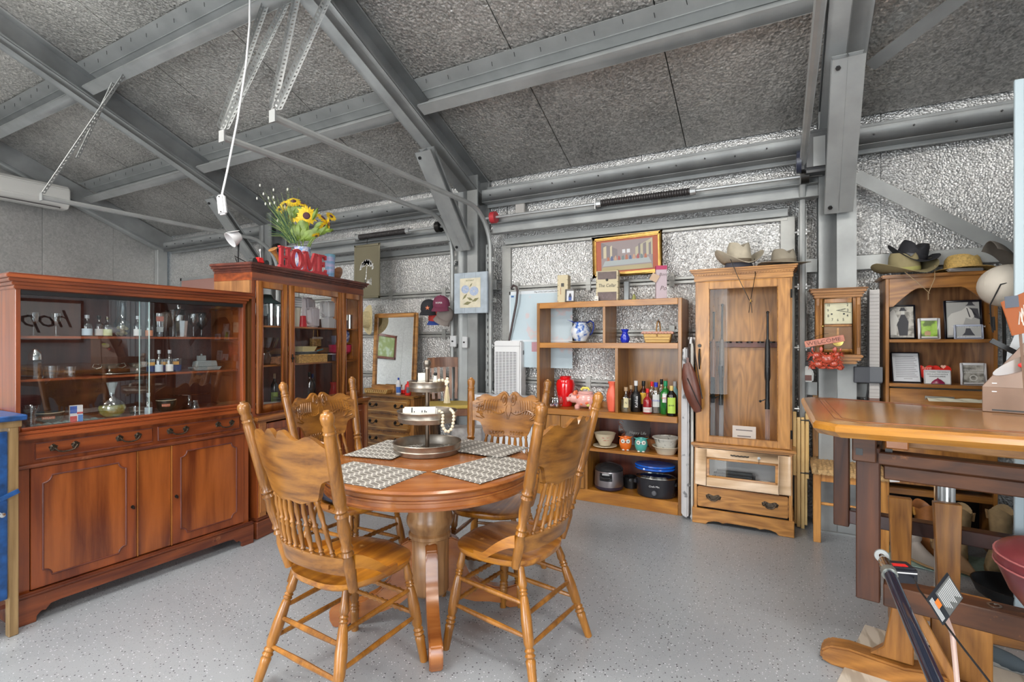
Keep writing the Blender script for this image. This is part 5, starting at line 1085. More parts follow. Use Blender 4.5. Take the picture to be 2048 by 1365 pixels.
# seen in the mirror: room behind has these too
# palm panel
pp = onY(742, 545, 4.16); zb_ = onY(742, 597, 4.16).z; zt_ = onY(742, 488, 4.16).z; xl_, xr_ = onY(709, 545, 4.16).x, onY(760, 545, 4.16).x
olive = plain('olive_metal', (.17, .15, .095), .5, .3)
PN = thing('palm_panel', 'olive metal hanging panel with a cut-out palm tree', 'wall panel', ((xl_+xr_)/2, 4.16, (zb_+zt_)/2)); pw, ph_ = (xr_-xl_)/2, (zt_-zb_)/2
build('frame', MB().box(-pw, pw, -.006, .006, ph_-.025, ph_).box(-pw, pw, -.006, .006, -ph_, -ph_+.025).box(-pw, -pw+.022, -.006, .006, -ph_, ph_).box(pw-.022, pw, -.006, .006, -ph_, ph_), olive, PN, bevel=.003); build('sheet', MB().box(-pw+.02, pw-.02, -.001, .002, -ph_+.02, ph_-.02), olive, PN)
fr = MB()
for k in range(9):
    a = pi*(.02+.96*k/8); dx, dz = cos(a), sin(a)
    for q in range(3): 
        c0 = (.012*dx, .06+.012*dz); c1 = ((.03+.030*q)*dx-.004, .07+(.03+.028*q)*dz-.010*q*q); fr.prism([(c1[0]-.013, c1[1]-.020), (c1[0]+.012, c1[1]-.010), (c1[0]+.014, c1[1]+.018), (c1[0]-.009, c1[1]+.012)], -.0035, -.0008)
cut_m = foil_w
build('frond_cutout', fr, cut_m, PN); build('trunk_cutout', MB().prism([(-.006, .06), (.004, .06), (-.004, -.02), (-.008, -.09), (-.022, -.09), (-.014, -.02)], -.0035, -.0008), cut_m, PN)
dts = MB()
for k in range(22): a = rr.random(); dts.box(-.03+.09*a, -.022+.09*a, -.0035, -.0008, -.17+.08*rr.random(), -.155+.08*rr.random())
o = build('dot_cutout', dts, cut_m, PN); build('hook', MB().tube([(0, 0, ph_), (0, 0, ph_+.03), (0, .02, ph_+.08), (0, .10, ph_+.10)], .003), blackm, PN)
# hats / caps ---------------------------------------------------------------
def cap(label, pos, rot, crown, brim, mesh=None, s=1.0, group=None, logo=None, parent_label=None, nm='baseball_cap'):
    t = thing(nm, label, 'cap', pos, group=group, rot=rot)
    pr = [(.085, 0), (.086, .02), (.080, .055), (.062, .085), (.035, .103), (0, .108)]
    if mesh: 
        build('front_panel', MB().lathe([(r*s, z*s) for r, z in pr], 16, a0=-pi, a1=0), crown, t); build('mesh_back', MB().lathe([(r*s, z*s) for r, z in pr], 16, a0=0, a1=pi), mesh, t)
    else: build('crown', MB().lathe([(r*s, z*s) for r, z in pr], 28), crown, t)
    def fn(u, v): a = -pi/2+(u-.5)*2.0; rr_ = (.082+.075*v*(cos((u-.5)*2.6)))*s; return (rr_*cos(a), rr_*sin(a)-.0, (.006-.020*v*v-.10*(u-.5)**2*v)*s)
    build('visor', MB().grid(fn, 14, 4, thick=(0, 0, .003)), brim, t); build('button', MB().ball((0, 0, .108*s), .008*s, 8, 4, sc=(1, 1, .5)), crown, t)
    if logo:
        for nm2, pts, mt in logo: build(nm2, MB().prism(pts, -.003, 0, Matrix.Translation((0, -.082*s, .045*s)) @ Matrix.Rotation(R(-16), 4, 'X')), mt, t)
    return t
def star(r, n=5): return [((r if k % 2 == 0 else r*.45)*sin(k*pi/n), (r if k % 2 == 0 else r*.45)*cos(k*pi/n)) for k in range(2*n)]
blk_cl = plain('black_cloth', (.025, .025, .03), .85); mar = plain('maroon_cloth', (.16, .03, .065), .85); gry_cl = plain('taupe_cloth', (.26, .22, .20), .9)
hk = (R(38), 0, R(10))
CP = onY(858, 620, 4.16); cap('black cap with an orange star hanging on the roll-up door', CP, (R(20), R(0), R(28)), blk_cl, blk_cl, group='caps hung on the far door', logo=[('star_patch', star(.024), plain('star_orange', (.65, .14, .04), .6)), ('star_edge', star(.010), plain('star_cream', (.7, .6, .5), .6))])
CP = onY(883, 612, 4.10); t = cap('maroon cap with white mesh back, uppermost in the hanging bunch', CP, (R(20), R(0), R(22)), mar, mar, plain('white_mesh', (.66, .66, .68), .8), group='caps hung on the far door'); text('ROPER', .022, plain('white_thread', (.75, .75, .75), .7), t, (0, -.088, .055), (R(72), 0, 0))
CP = onY(889, 634, 4.17); cap('grey-brown cap under the maroon one', CP, (R(30), R(25), R(30)), gry_cl, gry_cl, group='caps hung on the far door'); CP = onY(872, 640, 4.20); cap('red and blue cap peeking out lowest in the bunch', CP, (R(20), 0, R(20)), plain('cap_red', (.5, .05, .04), .8), plain('cap_blue', (.03, .07, .30), .8), s=.9, group='caps hung on the far door')
straw = plain('straw', (.62, .52, .30), .8, bump=.7, bscale=160, var=.15, vscale=60)
def brim_hat(name, label, pos, rot, mat, R0=.17, r=.082, h=.11, curl=.05, crease=.03, band=None, group=None, sy=1.12, parts=True):
    t = thing(name, label, 'hat', pos, group=group, rot=rot)
    n = 40; rings_ = [(R0, 1), (R0*.8, .55), (r*1.12, .02), (r, .06)]; vs = []; mb = MB()
    def P(q, a): 
        rad, e = q; x, y = rad*cos(a), rad*sin(a)*sy; z = curl*e*e*abs(cos(a))**1.5-.012*e*abs(sin(a)); return (x, y, z)
    br = [(R0, 1), (R0*.87, .75), (R0*.72, .42), (r*1.15, .04), (r*1.0, .0)]
    vv = [P(q, 2*pi*i/n) for q in br for i in range(n)]
    fs = [(j*n+i, j*n+(i+1) % n, (j+1)*n+(i+1) % n, (j+1)*n+i) for j in range(len(br)-1) for i in range(n)]
    m2 = len(vv); vv += [(x, y, z-.003) for x, y, z in vv]; fs += [tuple(reversed([a+m2 for a in f])) for f in fs]; fs += [(i, (i+1) % n, (i+1) % n+m2, i+m2) for i in range(n)]
    build('brim', MB()._add(vv, fs), mat, t)
    cr_ = []; prf = [(1, 0), (.98, .35), (.92, .75), (.80, .97), (.5, .98), (.2, .90), (0, .86)]
    for q, hz_ in prf:
        for i in range(n):
            a = 2*pi*i/n; x, y = r*q*cos(a), r*q*sin(a)*sy; z = h*hz_
            if hz_ > .7: z -= crease*math.exp(-(x/(r*.35))**2)*(.6 if hz_ < .9 else 1); z += .010*abs(x)/r; x *= 1-.18*max(0, -y/r)*hz_
            cr_.append((x, y, z))
    fs = [(j*n+i, j*n+(i+1) % n, (j+1)*n+(i+1) % n, (j+1)*n+i) for j in range(len(prf)-1) for i in range(n)]
    build('crown', MB()._add(cr_, fs), mat, t)
    if band: build('band', MB().lathe([(r*1.012, .004), (r*1.02, .008), (r*1.015, .024), (r*1.0, .028)], 32, sy=sy), band, t)
    return t
brim_hat('straw_hat', 'pale straw hat hanging edge-on between the hutch and the mirror', onY(737, 640, 4.255), (R(90), 0, R(-25)), straw, R0=.15, r=.085, curl=.02, band=None)
# framed flower print on the column
fpz0, fpz1 = onY(938, 627, 4.12).z, onY(938, 545, 4.12).z; x0_, x1_ = onY(907, 590, 4.12).x, onY(973, 590, 4.12).x
FP = thing('flower_print', 'grey-blue wooden board with a botanical hydrangea print on the column', 'picture', ((x0_+x1_)/2, 4.16, (fpz0+fpz1)/2)); fw_, fh_ = (x1_-x0_)/2, (fpz1-fpz0)/2
build('board', MB().box(-fw_, fw_, -.03, .0, -fh_, fh_), plain('washed_blue_wood', (.36, .41, .46), .6, var=.15, vscale=12), FP, bevel=.003)
for x in (-fw_/3, fw_/3): build('board_joint', MB().box(x-.001, x+.001, -.0308, -.0298, -fh_, fh_), plain('joint_grey', (.22, .25, .29), .6), FP)
build('paper', MB().box(-fw_*.62, fw_*.62, -.034, -.031, -fh_*.72, fh_*.72), plain('aged_paper', (.60, .55, .42), .7, var=.1, vscale=20), FP)
fl = ramp_mat('petal_print', [(0, (.16, .20, .34)), (.5, (.36, .42, .56)), (1, (.6, .62, .66))], tscale=60, rough=.7); gp = plain('leaf_print', (.20, .19, .09), .7)
for (cx, cz, r_) in ((-.055, .035, .045), (.045, .015, .050)): 
    fm = MB()
    for k in range(11): a = 2*pi*k/11; fm.prism([(cx+r_*.62*cos(a)+r_*.42*cos(b), cz+r_*.5*sin(a)+r_*.42*sin(b)) for b in [2*pi*q/8 for q in range(8)]], -.0355-.00005*k, -.034)
    build('blossom_print', fm, fl, FP)
for (cx, cz, a, l) in ((-.06, -.035, .8, .04), (.0, -.06, -.4, .04), (.06, -.07, .4, .045), (-.03, -.10, .2, .05), (.01, .075, .9, .025)): build('leaf_print', MB().prism([(cx-l*cos(a), cz-l*sin(a)), (cx-.4*l*sin(-a)*.6, cz-.35*l*cos(a)), (cx+l*cos(a), cz+l*sin(a)), (cx+.4*l*sin(-a)*.6, cz+.35*l*cos(a))], -.0352, -.034), gp, FP)
text('BOTANIST', .020, gp, FP, (0, -.0345, fh_*.60))
# lock / switch plates on column
for px, py, sx, sz, lb in ((908, 683, .035, .055, 'white plate with a black knob on the door track by the flower-print column'), (931, 685, .030, .055, 'grey clip fixed beside the white plate on the column')):
    p = onY(px, py, 4.17); o = build('latch_plate', MB().box(-sx, sx, -.022, 0, -sz, sz), plain('plate_grey_l', (.55, .56, .57), .45), bevel=.004); o.location = p; tag(o, lb, 'latch'); build('knob', MB().rod((0, -.022, 0), (0, -.034, 0), .008), black, o)
# dark stool-chair
SC_ = thing('bar_chair', 'dark walnut counter chair with slatted back and mustard seat', 'chair', cw(-.61, 4.84), TH+R(9)); must = plain('mustard_seat', (.50, .36, .08), .6)
sz_ = .755
build('seat', MB().box(-.22, .22, -.20, .20, sz_-.03, sz_), must, SC_, bevel=.01, seg=2); build('apron', MB().box(-.205, .205, -.185, .185, sz_-.10, sz_-.032), walnut, SC_, bevel=.004)
for sx in (-1, 1):
    build('leg', MB().box(sx*.19-.02, sx*.19+.02, -.195, -.155, 0, sz_-.03), walnut, SC_, bevel=.003); build('back_leg', MB().prism([(.16, 0), (.20, 0), (.20, sz_), (.265, 1.17), (.235, 1.17), (.165, sz_)], sx*.19-.018, sx*.19+.018, plane='yz'), walnut, SC_, bevel=.003)
    build('stretcher', MB().box(sx*.19-.01, sx*.19+.01, -.16, .17, .28, .31), walnut, SC_)
for z in (.20, .42): build('stretcher', MB().box(-.17, .17, -.185, -.165, z, z+.03), walnut, SC_)
build('top_rail', MB().grid(lambda u, v: (-.20+.40*u, .235-.03*sin(pi*u)*-1+.0, 1.08+.10*v+.008*sin(pi*u)), 12, 2, thick=(0, .022, 0)), walnut, SC_)
for k in range(6): x = -.15+.06*k; build('slat', MB().bar((x*.92, .195, sz_+.02), (x, .262, 1.09), .028, .010, (0, 1, 0)), walnut, SC_)
t = thing('gift_tag_card', 'small printed card propped behind the middle tray tier', 'card', cw(-.40, 4.55, .0)); 
build('stand', MB().box(-.13, .13, -.10, .10, 0, .58), plain('print_carton', (.28, .26, .25), .5, var=.5, vscale=12), t, bevel=.004); t['label'] = 'printed grey cardboard carton standing on the floor behind the table'; t['category'] = 'box'; t.name = 'printed_carton'; t.rotation_euler = (0, 0, TH)
for q in range(3): build('print_line', MB().box(-.02, .10, -.1008, -.0995, .46-.06*q, .47-.06*q), black, t)
# white freezer + tower fan
FZ = thing('chest_freezer', 'white box-shaped appliance behind the chair in front of the tower fan', 'freezer', (-2.63, 4.04, 0)); 
build('body', MB().box(0, .66, 0, .16, .03, .80), plain('appliance_white', (.70, .70, .73), .3), FZ, bevel=.012, seg=2); build('lid', MB().box(-.008, .668, -.01, .17, .80, .845), plain('appliance_white', (.70, .70, .73), .3), FZ, bevel=.012, seg=2); build('foot_rail', MB().box(.02, .64, .01, .15, 0, .03), black, FZ)
TW_ = thing('tower_air_cooler', 'tall white air cooler with a slotted front grille', 'cooler', (-2.255, 3.90, .0), R(14)); g_ = plain('grille_dark', (.15, .145, .15), .6)
zt2 = 1.352
build('body', MB().box(-.145, .145, 0, .12, .06, zt2), white, TW_, bevel=.012, seg=2); build('base', MB().box(-.15, .15, -.005, .12, 0, .06), plain('base_grey', (.35, .35, .36), .5), TW_, bevel=.01); build('grille_back', MB().box(-.125, .105, -.002, .002, .55, 1.245), g_, TW_)
gm = MB()
for k in range(46): gm.box(-.125, .105, -.006, -.002, .555+k*.015, .5625+k*.015)
o = build('grille_slat', gm, white, TW_); o['kind'] = 'stuff'
for k in range(7): build('grille_bar', MB().box(-.128+k*.0385, -.123+k*.0385, -.008, -.002, .55, 1.245), white, TW_)
build('seam', MB().box(-.14, .14, -.001, .001, 1.300, 1.303), g_, TW_); build('handle_recess', MB().box(.1445, .1465, .05, .13, 1.22, 1.26), g_, TW_)
TW_.location = (-2.32, 4.225, 0); TW_.rotation_euler.z = 0
# walking cane
cn = thing('walking_cane', 'dark wooden crook-handled cane hooked by the door track', 'cane', (0, 0, 0)); P0 = onY(1018, 683, 4.27); P1 = onY(1033, 605, 4.24)
pts = [onY(1016, 690, 4.27), P0, P1, onY(1035, 585, 4.24), onY(1033, 574, 4.24), onY(1027, 571, 4.24), onY(1022, 577, 4.24)]
pts = [Vector((P0.x-.06, 4.275, P0.z-.36))]+pts[1:]
build('shaft', MB().tube(pts, [.009, .010, .011, .011, .011, .011, .010], 10), plain('dark_cane', (.05, .03, .03), .35), cn)
# map poster
mx0, mx1 = onY(1019, 600, 4.30).x, onY(1145, 600, 4.30).x; mz1, mz0 = onY(1080, 581, 4.30).z, 1.10
MP = thing('wall_map', 'pale blue paper map behind the cane and the bookshelf', 'map', (mx0, 4.30, 0)); mm_ = ramp_mat('map_print', [(0, (.46, .56, .62)), (.54, (.50, .60, .66)), (.58, (.62, .52, .54)), (.64, (.52, .60, .62)), (1, (.56, .64, .68))], tscale=4, detail=6, rough=.6)
build('sheet', MB().box(0, mx1-mx0, -.002, 0, mz0, mz1), mm_, MP); build('margin', MB().box(0, mx1-mx0, -.003, -.001, mz1-.03, mz1).box(0, .012, -.003, -.001, mz0, mz1).box(0, mx1-mx0, -.003, -.001, 1.345, 1.36), plain('paper_white', (.66, .70, .74), .6), MP)
build('lower_sheet', MB().box(.24, .40, -.004, -.002, 1.25, 1.34), plain('map_pink', (.50, .26, .30), .6), MP); text('Map of the Gulf Coastline & Counties', .020, black, MP, (.42, -.0035, mz1-.015)); build('corner_mark', MB().box(.02, .05, -.004, -.003, mz1-.055, mz1-.04), plain('mark_blue', (.03, .12, .35), .5), MP)
# pinkish panel stored behind the hutches
bp__ = thing('stored_panel', 'dull pink board behind the two cabinets', 'board', (-7.05, 4.10, 0)); build('board', MB().box(-.45, .7, 0, .03, 0, 2.2), plain('dull_pink', (.38, .20, .17), .6), bp__); build('frame', MB().box(-.48, .73, -.005, .035, 2.2, 2.24).box(-.48, -.45, -.005, .035, 0, 2.24), steel_d, bp__)
# ================================================================== OAK BOOKSHELF
BS = thing('oak_bookshelf', 'open oak wall unit with bottles, vases and slow cookers', 'shelf unit', (-1.925, 4.055, 0)); BW, BD = 1.235, .325
T = .028
build('side_panel', MB().box(0, T, 0, BD, 0, 1.685), shelf_z, BS, bevel=.002); build('side_panel', MB().box(BW-T, BW, 0, BD, 0, 1.685), shelf_z, BS, bevel=.002)
build('face_rail', MB().box(T, BW-T, -.004, .02, 1.635, 1.685), shelf_x, BS, bevel=.002); build('top_board', MB().box(T, BW-T, .02, BD, 1.66, 1.685), shelf_x, BS)
Z1, Z2, Z3, Z4, Z0 = 1.335, .765, .445, .10, 0
build('shelf', MB().box(T, BW-T, 0, BD, Z1-.045, Z1), shelf_x, BS, bevel=.002)
sd2 = .035
build('shelf', MB().box(T, BW-T, -.03, BD, Z2-.05, Z2), shelf_x, BS, bevel=.003)
xd = lx_at(BS, 1208, 0); xm = lx_at(BS, 1233, 0); xl = lx_at(BS, 1172, 0)
build('divider', MB().box(xd-.01, xd+.01, .0, BD, Z1, 1.66), shelf_z, BS); build('divider', MB().box(xm-.012, xm+.012, .0, BD, Z2, Z1-.045), shelf_z, BS); build('divider', MB().box(xl-.012, xl+.012, .0, BD, .10, Z2-.05), shelf_z, BS)
build('back_panel', MB().box(xm, BW-T, BD-.008, BD, Z2, Z1), shelf_z, BS); build('back_panel', MB().box(T, BW-T, BD-.008, BD, .1, Z2-.05), mah_dark, BS)
for x0, x1 in ((T, xl/2), (xl/2+.004, xl-.012)):
    build('cupboard_door', MB().box(x0, x1, -.012, .004, .105, Z2-.055), shelf_z, BS, bevel=.002)
build('shelf', MB().box(xl+.012, BW-T, .02, BD, Z3-.022, Z3), shelf_x, BS); build('bottom_board', MB().box(T, BW-T, .0, BD, .08, Z4), shelf_x, BS); build('kick_board', MB().box(T, BW-T, -.004, .02, 0, .08), shelf_x, BS, bevel=.002)
build('ledge', MB().box(.15, xm, BD-.08, BD-.06, Z2, Z2+.055), shelf_x, BS)
def bs(px, z, ly): return at(BS, lx_at(BS, px, ly), ly, z)
def face(p): return heading(p)
# top of the shelf ---------------------------------------------------------
zt = 1.686; creamw = plain('cream_box', (.58, .50, .33), .6); cocoa = plain('cocoa_panel', (.14, .10, .095), .55, var=.2, vscale=20)
def winebox(px, w_, h, lb, lettered):
    p = bs(px, zt, .12); t = thing('wine_box', lb, 'box', p, R(8)); hw = w_/2
    build('carton', MB().box(-hw, hw, -.05, .05, 0, h), creamw, t, bevel=.003)
    nl = MB()
    for z in [h*.06+k*h*.19 for k in range(6)]:
        for x in (-hw+.006, hw-.006): nl.ball((x, -.051, z), .0032, 6, 4)
        nl.ball((hw+.001, -.03, z), .0032, 6, 4)
    build('studs', nl, black, t)
    if lettered:
        build('lid_panel', MB().box(-hw+.014, hw-.014, -.053, -.049, h*.72, h*.97), cocoa, t); build('lower_panel', MB().box(-hw+.014, hw-.014, -.053, -.049, .0, h*.30), cocoa, t); text('The Cellar', .040, black, t, (0, -.0515, h*.51), shear=.2, sx=.85); build('clasp', MB().lathe([(0, 0), (.012, 0), (.010, .006), (0, .008)], 12, Matrix.Translation((0, -.053, h*.70)) @ Matrix.Rotation(pi/2, 4, 'X')), blackm, t)
        build('scroll_print', MB().tube([(-.05+.006*k, -.054, h*.15+.018*sin(k*1.3)) for k in range(17)], .0012, 4), plain('mauve_ink', (.38, .30, .34), .6), t)
    else: build('clasp', MB().box(-.012, .012, -.056, -.05, h*.58, h*.70), blackm, t); build('strap', MB().box(-.02, -.014, -.053, -.049, h*.3, h*.55), hick_x, t)
    return t
winebox(1128, .095, .245, 'narrow cream studded wine box at the left on top of the bookshelf', False); winebox(1216, .185, .255, 'cream and brown wine box lettered in script on top of the bookshelf', True)
t = thing('usb_tag', 'small cream charger-like block before the lettered wine box', 'block', bs(1193, zt, .03), R(5)); build('block', MB().box(-.017, .017, -.006, .006, 0, .042), signm, t, bevel=.002); build('slot', MB().box(-.009, .009, -.0068, -.006, .008, .013), black, t)
for x in (-.006, .006): build('pin_hole', MB().box(x-.002, x+.002, -.0068, -.006, .030, .033), black, t)
def frame(px, ly, z, w_, h, rim, mat, pic, lb, root=BS, rz=0, lean=-10, pos=None, group=None, mount=None):
    p = pos if pos else at(root, lx_at(root, px, ly), ly, z); t = thing('picture_frame', lb, 'picture', p, group=group, rot=(R(lean), 0, root.rotation_euler.z+rz if root else rz)); hw = w_/2
    build('frame', MB().box(-hw, -hw+rim, -.010, .004, 0, h).box(hw-rim, hw, -.010, .004, 0, h).box(-hw+rim, hw-rim, -.010, .004, 0, rim).box(-hw+rim, hw-rim, -.010, .004, h-rim, h), mat, t, bevel=.002)
    build('picture', MB().box(-hw+rim, hw-rim, -.004, 0, rim, h-rim), pic, t); return t
t = frame(1140, .05, zt, .088, .115, .012, plain('frame_grey', (.16, .15, .14), .5), plain('photo_pale', (.60, .60, .62), .5), 'small grey frame with a person in blue jeans, by the narrow wine box', rz=R(12))
build('photo_figure', MB().prism([(-.012, .015), (.012, .015), (.014, .05), (.008, .07), (-.008, .07), (-.014, .05)], -.0052, -.0038), plain('jean_blue', (.05, .10, .32), .6), t); build('photo_figure', MB().prism([(-.010, .045), (.010, .045), (.006, .078), (-.006, .078)], -.0058, -.0038), plain('photo_dark', (.05, .05, .06), .6), t)
t = thing('glass_decanter_box', 'clear tall slim bottle right of the lettered wine box', 'bottle', bs(1254, zt, .16)); build('glass', MB().box(-.022, .022, -.022, .022, 0, .165), plain('grey_frost', (.24, .26, .27), .15, trans=.4), t, bevel=.004); build('dark_knob', MB().ball((0, -.01, .11), .012), chrome, t)
t = thing('small_fairy_figure', 'tiny green and white figurine by the slim bottle', 'figurine', bs(1268, zt, .05)); build('body', MB().lathe([(0, 0), (.018, 0), (.012, .03), (.006, .045), (0, .047)], 12), plain('olive_green', (.28, .28, .08), .5), t); build('head', MB().ball((-.006, 0, .055), .008), signm, t)
p = bs(1322, zt, .10); t = thing('wine_gift_tube', 'tall lilac wine gift bag with a magenta top band and a tag', 'gift bag', p, R(18)); lil = plain('lilac_card', (.50, .40, .44), .5); build('bag', MB().box(-.042, .042, -.035, .035, 0, .265), lil, t, bevel=.002); build('top_band', MB().box(-.043, .043, -.036, .036, .235, .267), plain('magenta', (.42, .02, .10), .5), t)
text('Bon', .035, cocoa, t, (.008, -.0358, .195), shear=.3); text('Po', .05, cocoa, t, (.012, -.0358, .085), shear=.3); build('tag_card', MB().box(-.03, .03, -.002, .002, -.03, .03, Matrix.Translation((-.055, -.045, .17)) @ Matrix.Rotation(R(30), 4, 'Y')), plain('kraft_tag', (.56, .40, .28), .7), t)
# picture above: generic interior scene
px0, px1 = onY(1188, 520, 4.30), onY(1325, 510, 4.30); pw = (px1.x-px0.x); ztp = onY(1255, 471, 4.30).z; zbp = onY(1255, 551, 4.30).z
GP = thing('gilt_picture', 'gilt-framed muted print of a pale hall with a long table, hung above the bookshelf', 'picture', ((px0.x+px1.x)/2, 4.29, (ztp+zbp)/2)); hw, hh = pw/2, (ztp-zbp)/2; GP.rotation_euler = (0, R(-1.0), 0)
gilt = plain('gilt', (.46, .27, .07), .35, .6, var=.2, vscale=30); build('frame', MB().box(-hw, -hw+.03, -.03, .0, -hh, hh).box(hw-.03, hw, -.03, .0, -hh, hh).box(-hw, hw, -.03, .0, -hh, -hh+.03).box(-hw, hw, -.03, .0, hh-.03, hh), gilt, GP, bevel=.008, seg=2)
build('mount', MB().box(-hw+.03, hw-.03, -.012, -.004, -hh+.03, hh-.03), plain('brick_mount', (.42, .12, .07), .7), GP); a_, b_ = hw-.075, hh-.045
build('print_ground', MB().box(-a_, a_, -.0145, -.012, -b_, b_), plain('print_mauve', (.30, .25, .25), .6), GP)
def pq(pts, c, n_='print_shape', k=0): build(n_, MB().prism([(x*a_, z*b_) for x, z in pts], -.0152-k*.0004, -.0145), plain('pr_%d_%d_%d' % tuple(int(q*100) for q in c), c, .6), GP)
pq([(-1, 1), (-.35, .45), (-.35, -.1), (-1, -.1)], (.22, .19, .20)); pq([(1, 1), (.35, .45), (.35, -.1), (1, -.1)], (.46, .42, .30))
for x, w_ in ((-.85, .12), (-.6, .08), (.5, .08), (.7, .12), (.9, .09)): pq([(x-w_/2, -.1), (x+w_/2, -.1), (x+w_/2, .75), (x-w_/2, .65)], (.55, .48, .34) if x < 0 else (.22, .19, .20), k=1)
for x in (-.1, .08): pq([(x-.06, .15), (x+.06, .15), (x+.06, .4), (x-.06, .4)], (.66, .66, .68), k=1)
pq([(-.85, -.3), (.85, -.25), (.95, -.62), (-.95, -.66)], (.36, .39, .40), k=2)
for q in range(11): x = -.72+.145*q; c = [(.42, .16, .10), (.10, .14, .26), (.50, .30, .20), (.35, .10, .10), (.16, .22, .22)][q % 5]; pq([(x-.05, -.3), (x+.06, -.3), (x+.03, -.05+.05*(q % 3)), (x-.03, -.05+.05*(q % 2))], c, k=3)
pq([(-1, -1), (1, -1), (.95, -.7), (-.95, -.72)], (.40, .34, .20), k=1)
# items on the upper shelf
p = bs(1161, Z1+.012, .17); t = thing('blue_white_pitcher', 'blue and white transferware pitcher on a cream saucer', 'pitcher', p, heading(p)); delft = ramp_mat('delft_print', [(0, (.02, .06, .30)), (.40, (.05, .14, .48)), (.50, (.55, .62, .74)), (.60, (.74, .76, .80)), (1, (.76, .78, .82))], tscale=26, rough=.15, detail=5)
build('body', MB().lathe([(0, 0), (.045, 0), (.052, .012), (.078, .05), (.086, .085), (.074, .125), (.056, .15), (.060, .17), (.056, .17), (.05, .15), (0, .14)], 32), delft, t); build('spout', MB().grid(lambda u, v: (-.04-.075*v*(1-abs(u-.5)*1.2), (u-.5)*.09*(1-v*.75), .145+.03*v+.012*(1-abs(2*u-1))-.0), 10, 6, thick=(0, 0, .005)), plain('delft_blue', (.02, .04, .22), .2), t); build('handle', MB().tube([(.055, 0, .16), (.085, 0, .182), (.112, 0, .165), (.116, 0, .12), (.100, 0, .075), (.080, 0, .055)], .007, 8), plain('delft_blue', (.02, .04, .22), .2), t); build('rim', MB().tube([(.058*cos(a), .058*sin(a), .168) for a in [2*pi*k/24 for k in range(25)]], .004, 6), plain('delft_blue', (.02, .04, .22), .2), t)
solid('saucer', 'cream saucer under the blue and white pitcher', 'plate', [(0, 0), (.05, 0), (.095, .010), (.093, .013), (.05, .006), (0, .006)], plain('cream_saucer', (.55, .46, .32), .3), bs(1158, Z1+.001, .17), n=30)
t = thing('white_mug', 'white mug handle peeking out left of the upper divider', 'mug', bs(1212, Z1+.001, .29)); build('cup', MB().lathe(vessel([(0, 0), (.03, 0), (.034, .075)]), 20), white, t); build('handle', MB().tube([(-.033, 0, .062), (-.062, 0, .058), (-.066, 0, .035), (-.05, 0, .016), (-.033, 0, .018)], .0045), white, t)
blue_g = plain('cobalt_glass', (.01, .03, .45), .08, coat=.6); t = thing('cobalt_vase', 'small cobalt blue vase on the upper shelf', 'vase', bs(1250, Z1+.001, .10)); build('body', MB().lathe(vessel([(0, 0), (.028, 0), (.038, .02), (.038, .045), (.024, .075), (.022, .085), (.034, .112)], .003), 26), blue_g, t); build('shoulder_ring', MB().lathe([(.024, .072), (.0265, .076), (.023, .080)], 24), blue_g, t)
t = thing('lined_basket', 'woven basket with pink gingham frill and hoop handle', 'basket', bs(1316, Z1+.001, .16), R(5)); build('basket', MB().prism([(-.095, 0), (.095, 0), (.112, .078), (-.112, .078)], -.06, .06), ramp_mat('splint', [(0, (.36, .20, .06)), (.5, (.62, .40, .13)), (1, (.70, .50, .20))], scale=(6, 1, 30), tscale=3, rough=.6), t, bevel=.006)
for zz in (.022, .045): build('weave_band', MB().box(-.103, .103, -.064, .064, zz, zz+.004), plain('splint_dark', (.30, .16, .05), .7), t)
build('gingham_frill', MB().tube([(-.118, -.066, .08)]+[(-.118+.0118*k, -.070+.006*(k % 2), .079+.006*(k % 2)) for k in range(21)]+[(.118, .0, .082), (.118, .066, .08), (-.118, .066, .08), (-.118, 0, .08), (-.118, -.066, .08)], .010, 7), plain('pink_cloth', (.62, .34, .27), .9), t); build('handle', MB().tube([(.0+.0, -.062, .05), (-.004, -.062, .12), (.0, -.035, .168), (.004, 0, .178), (.008, .035, .168), (.01, .062, .12), (.01, .062, .06)], .006, 6), plain('splint_dark', (.30, .16, .05), .7), t)
# middle shelf
red_gl = plain('glossy_red', (.72, .008, .012), .08, coat=.8); t = thing('red_urn', 'tall glossy red urn vase', 'vase', bs(1131, Z2+.001, .19)); build('body', MB().lathe(vessel([(0, 0), (.055, 0), (.062, .015), (.066, .06), (.080, .14), (.085, .20), (.074, .235), (.054, .245), (.050, .25), (.052, .262)], .004), 36), red_gl, t); build('lip', MB().lathe([(.048, .258), (.056, .262), (.048, .267)], 30), red_gl, t)
t = thing('glass_pumpkin', 'clear lidded glass pumpkin jar holding colored candies', 'jar', bs(1111, Z2+.001, .05)); mb = MB(); n = 40; pr = [(0, 0), (.045, .002), (.068, .03), (.072, .055), (.062, .09), (.035, .105), (0, .10)]
vs = [(r*(1+.035*cos(8*a))*cos(a), r*(1+.035*cos(8*a))*sin(a), z) for r, z in pr for a in [2*pi*i/n for i in range(n)]]; mb._add(vs, [(j*n+i, j*n+(i+1) % n, (j+1)*n+(i+1) % n, (j+1)*n+i) for j in range(len(pr)-1) for i in range(n)]); build('glass', mb, clear, t); build('stem_knob', MB().lathe([(0, .10), (.012, .102), (.010, .12), (.004, .135), (0, .136)], 10), clear, t)
for k in range(26):
    a = rr.random()*6.3; q = rr.random()*.048; c = [(.65, .05, .05), (.05, .15, .5), (.75, .75, .75), (.7, .3, .35)][k % 4]; build('candy', MB().rod((q*cos(a), q*sin(a), .010+.02*rr.random()), (q*cos(a)+rr.uniform(-.012, .012), q*sin(a)+rr.uniform(-.012, .012), .014+.02*rr.random()), .005, n=6), plain('candy%d' % (k % 4), c, .3), t)
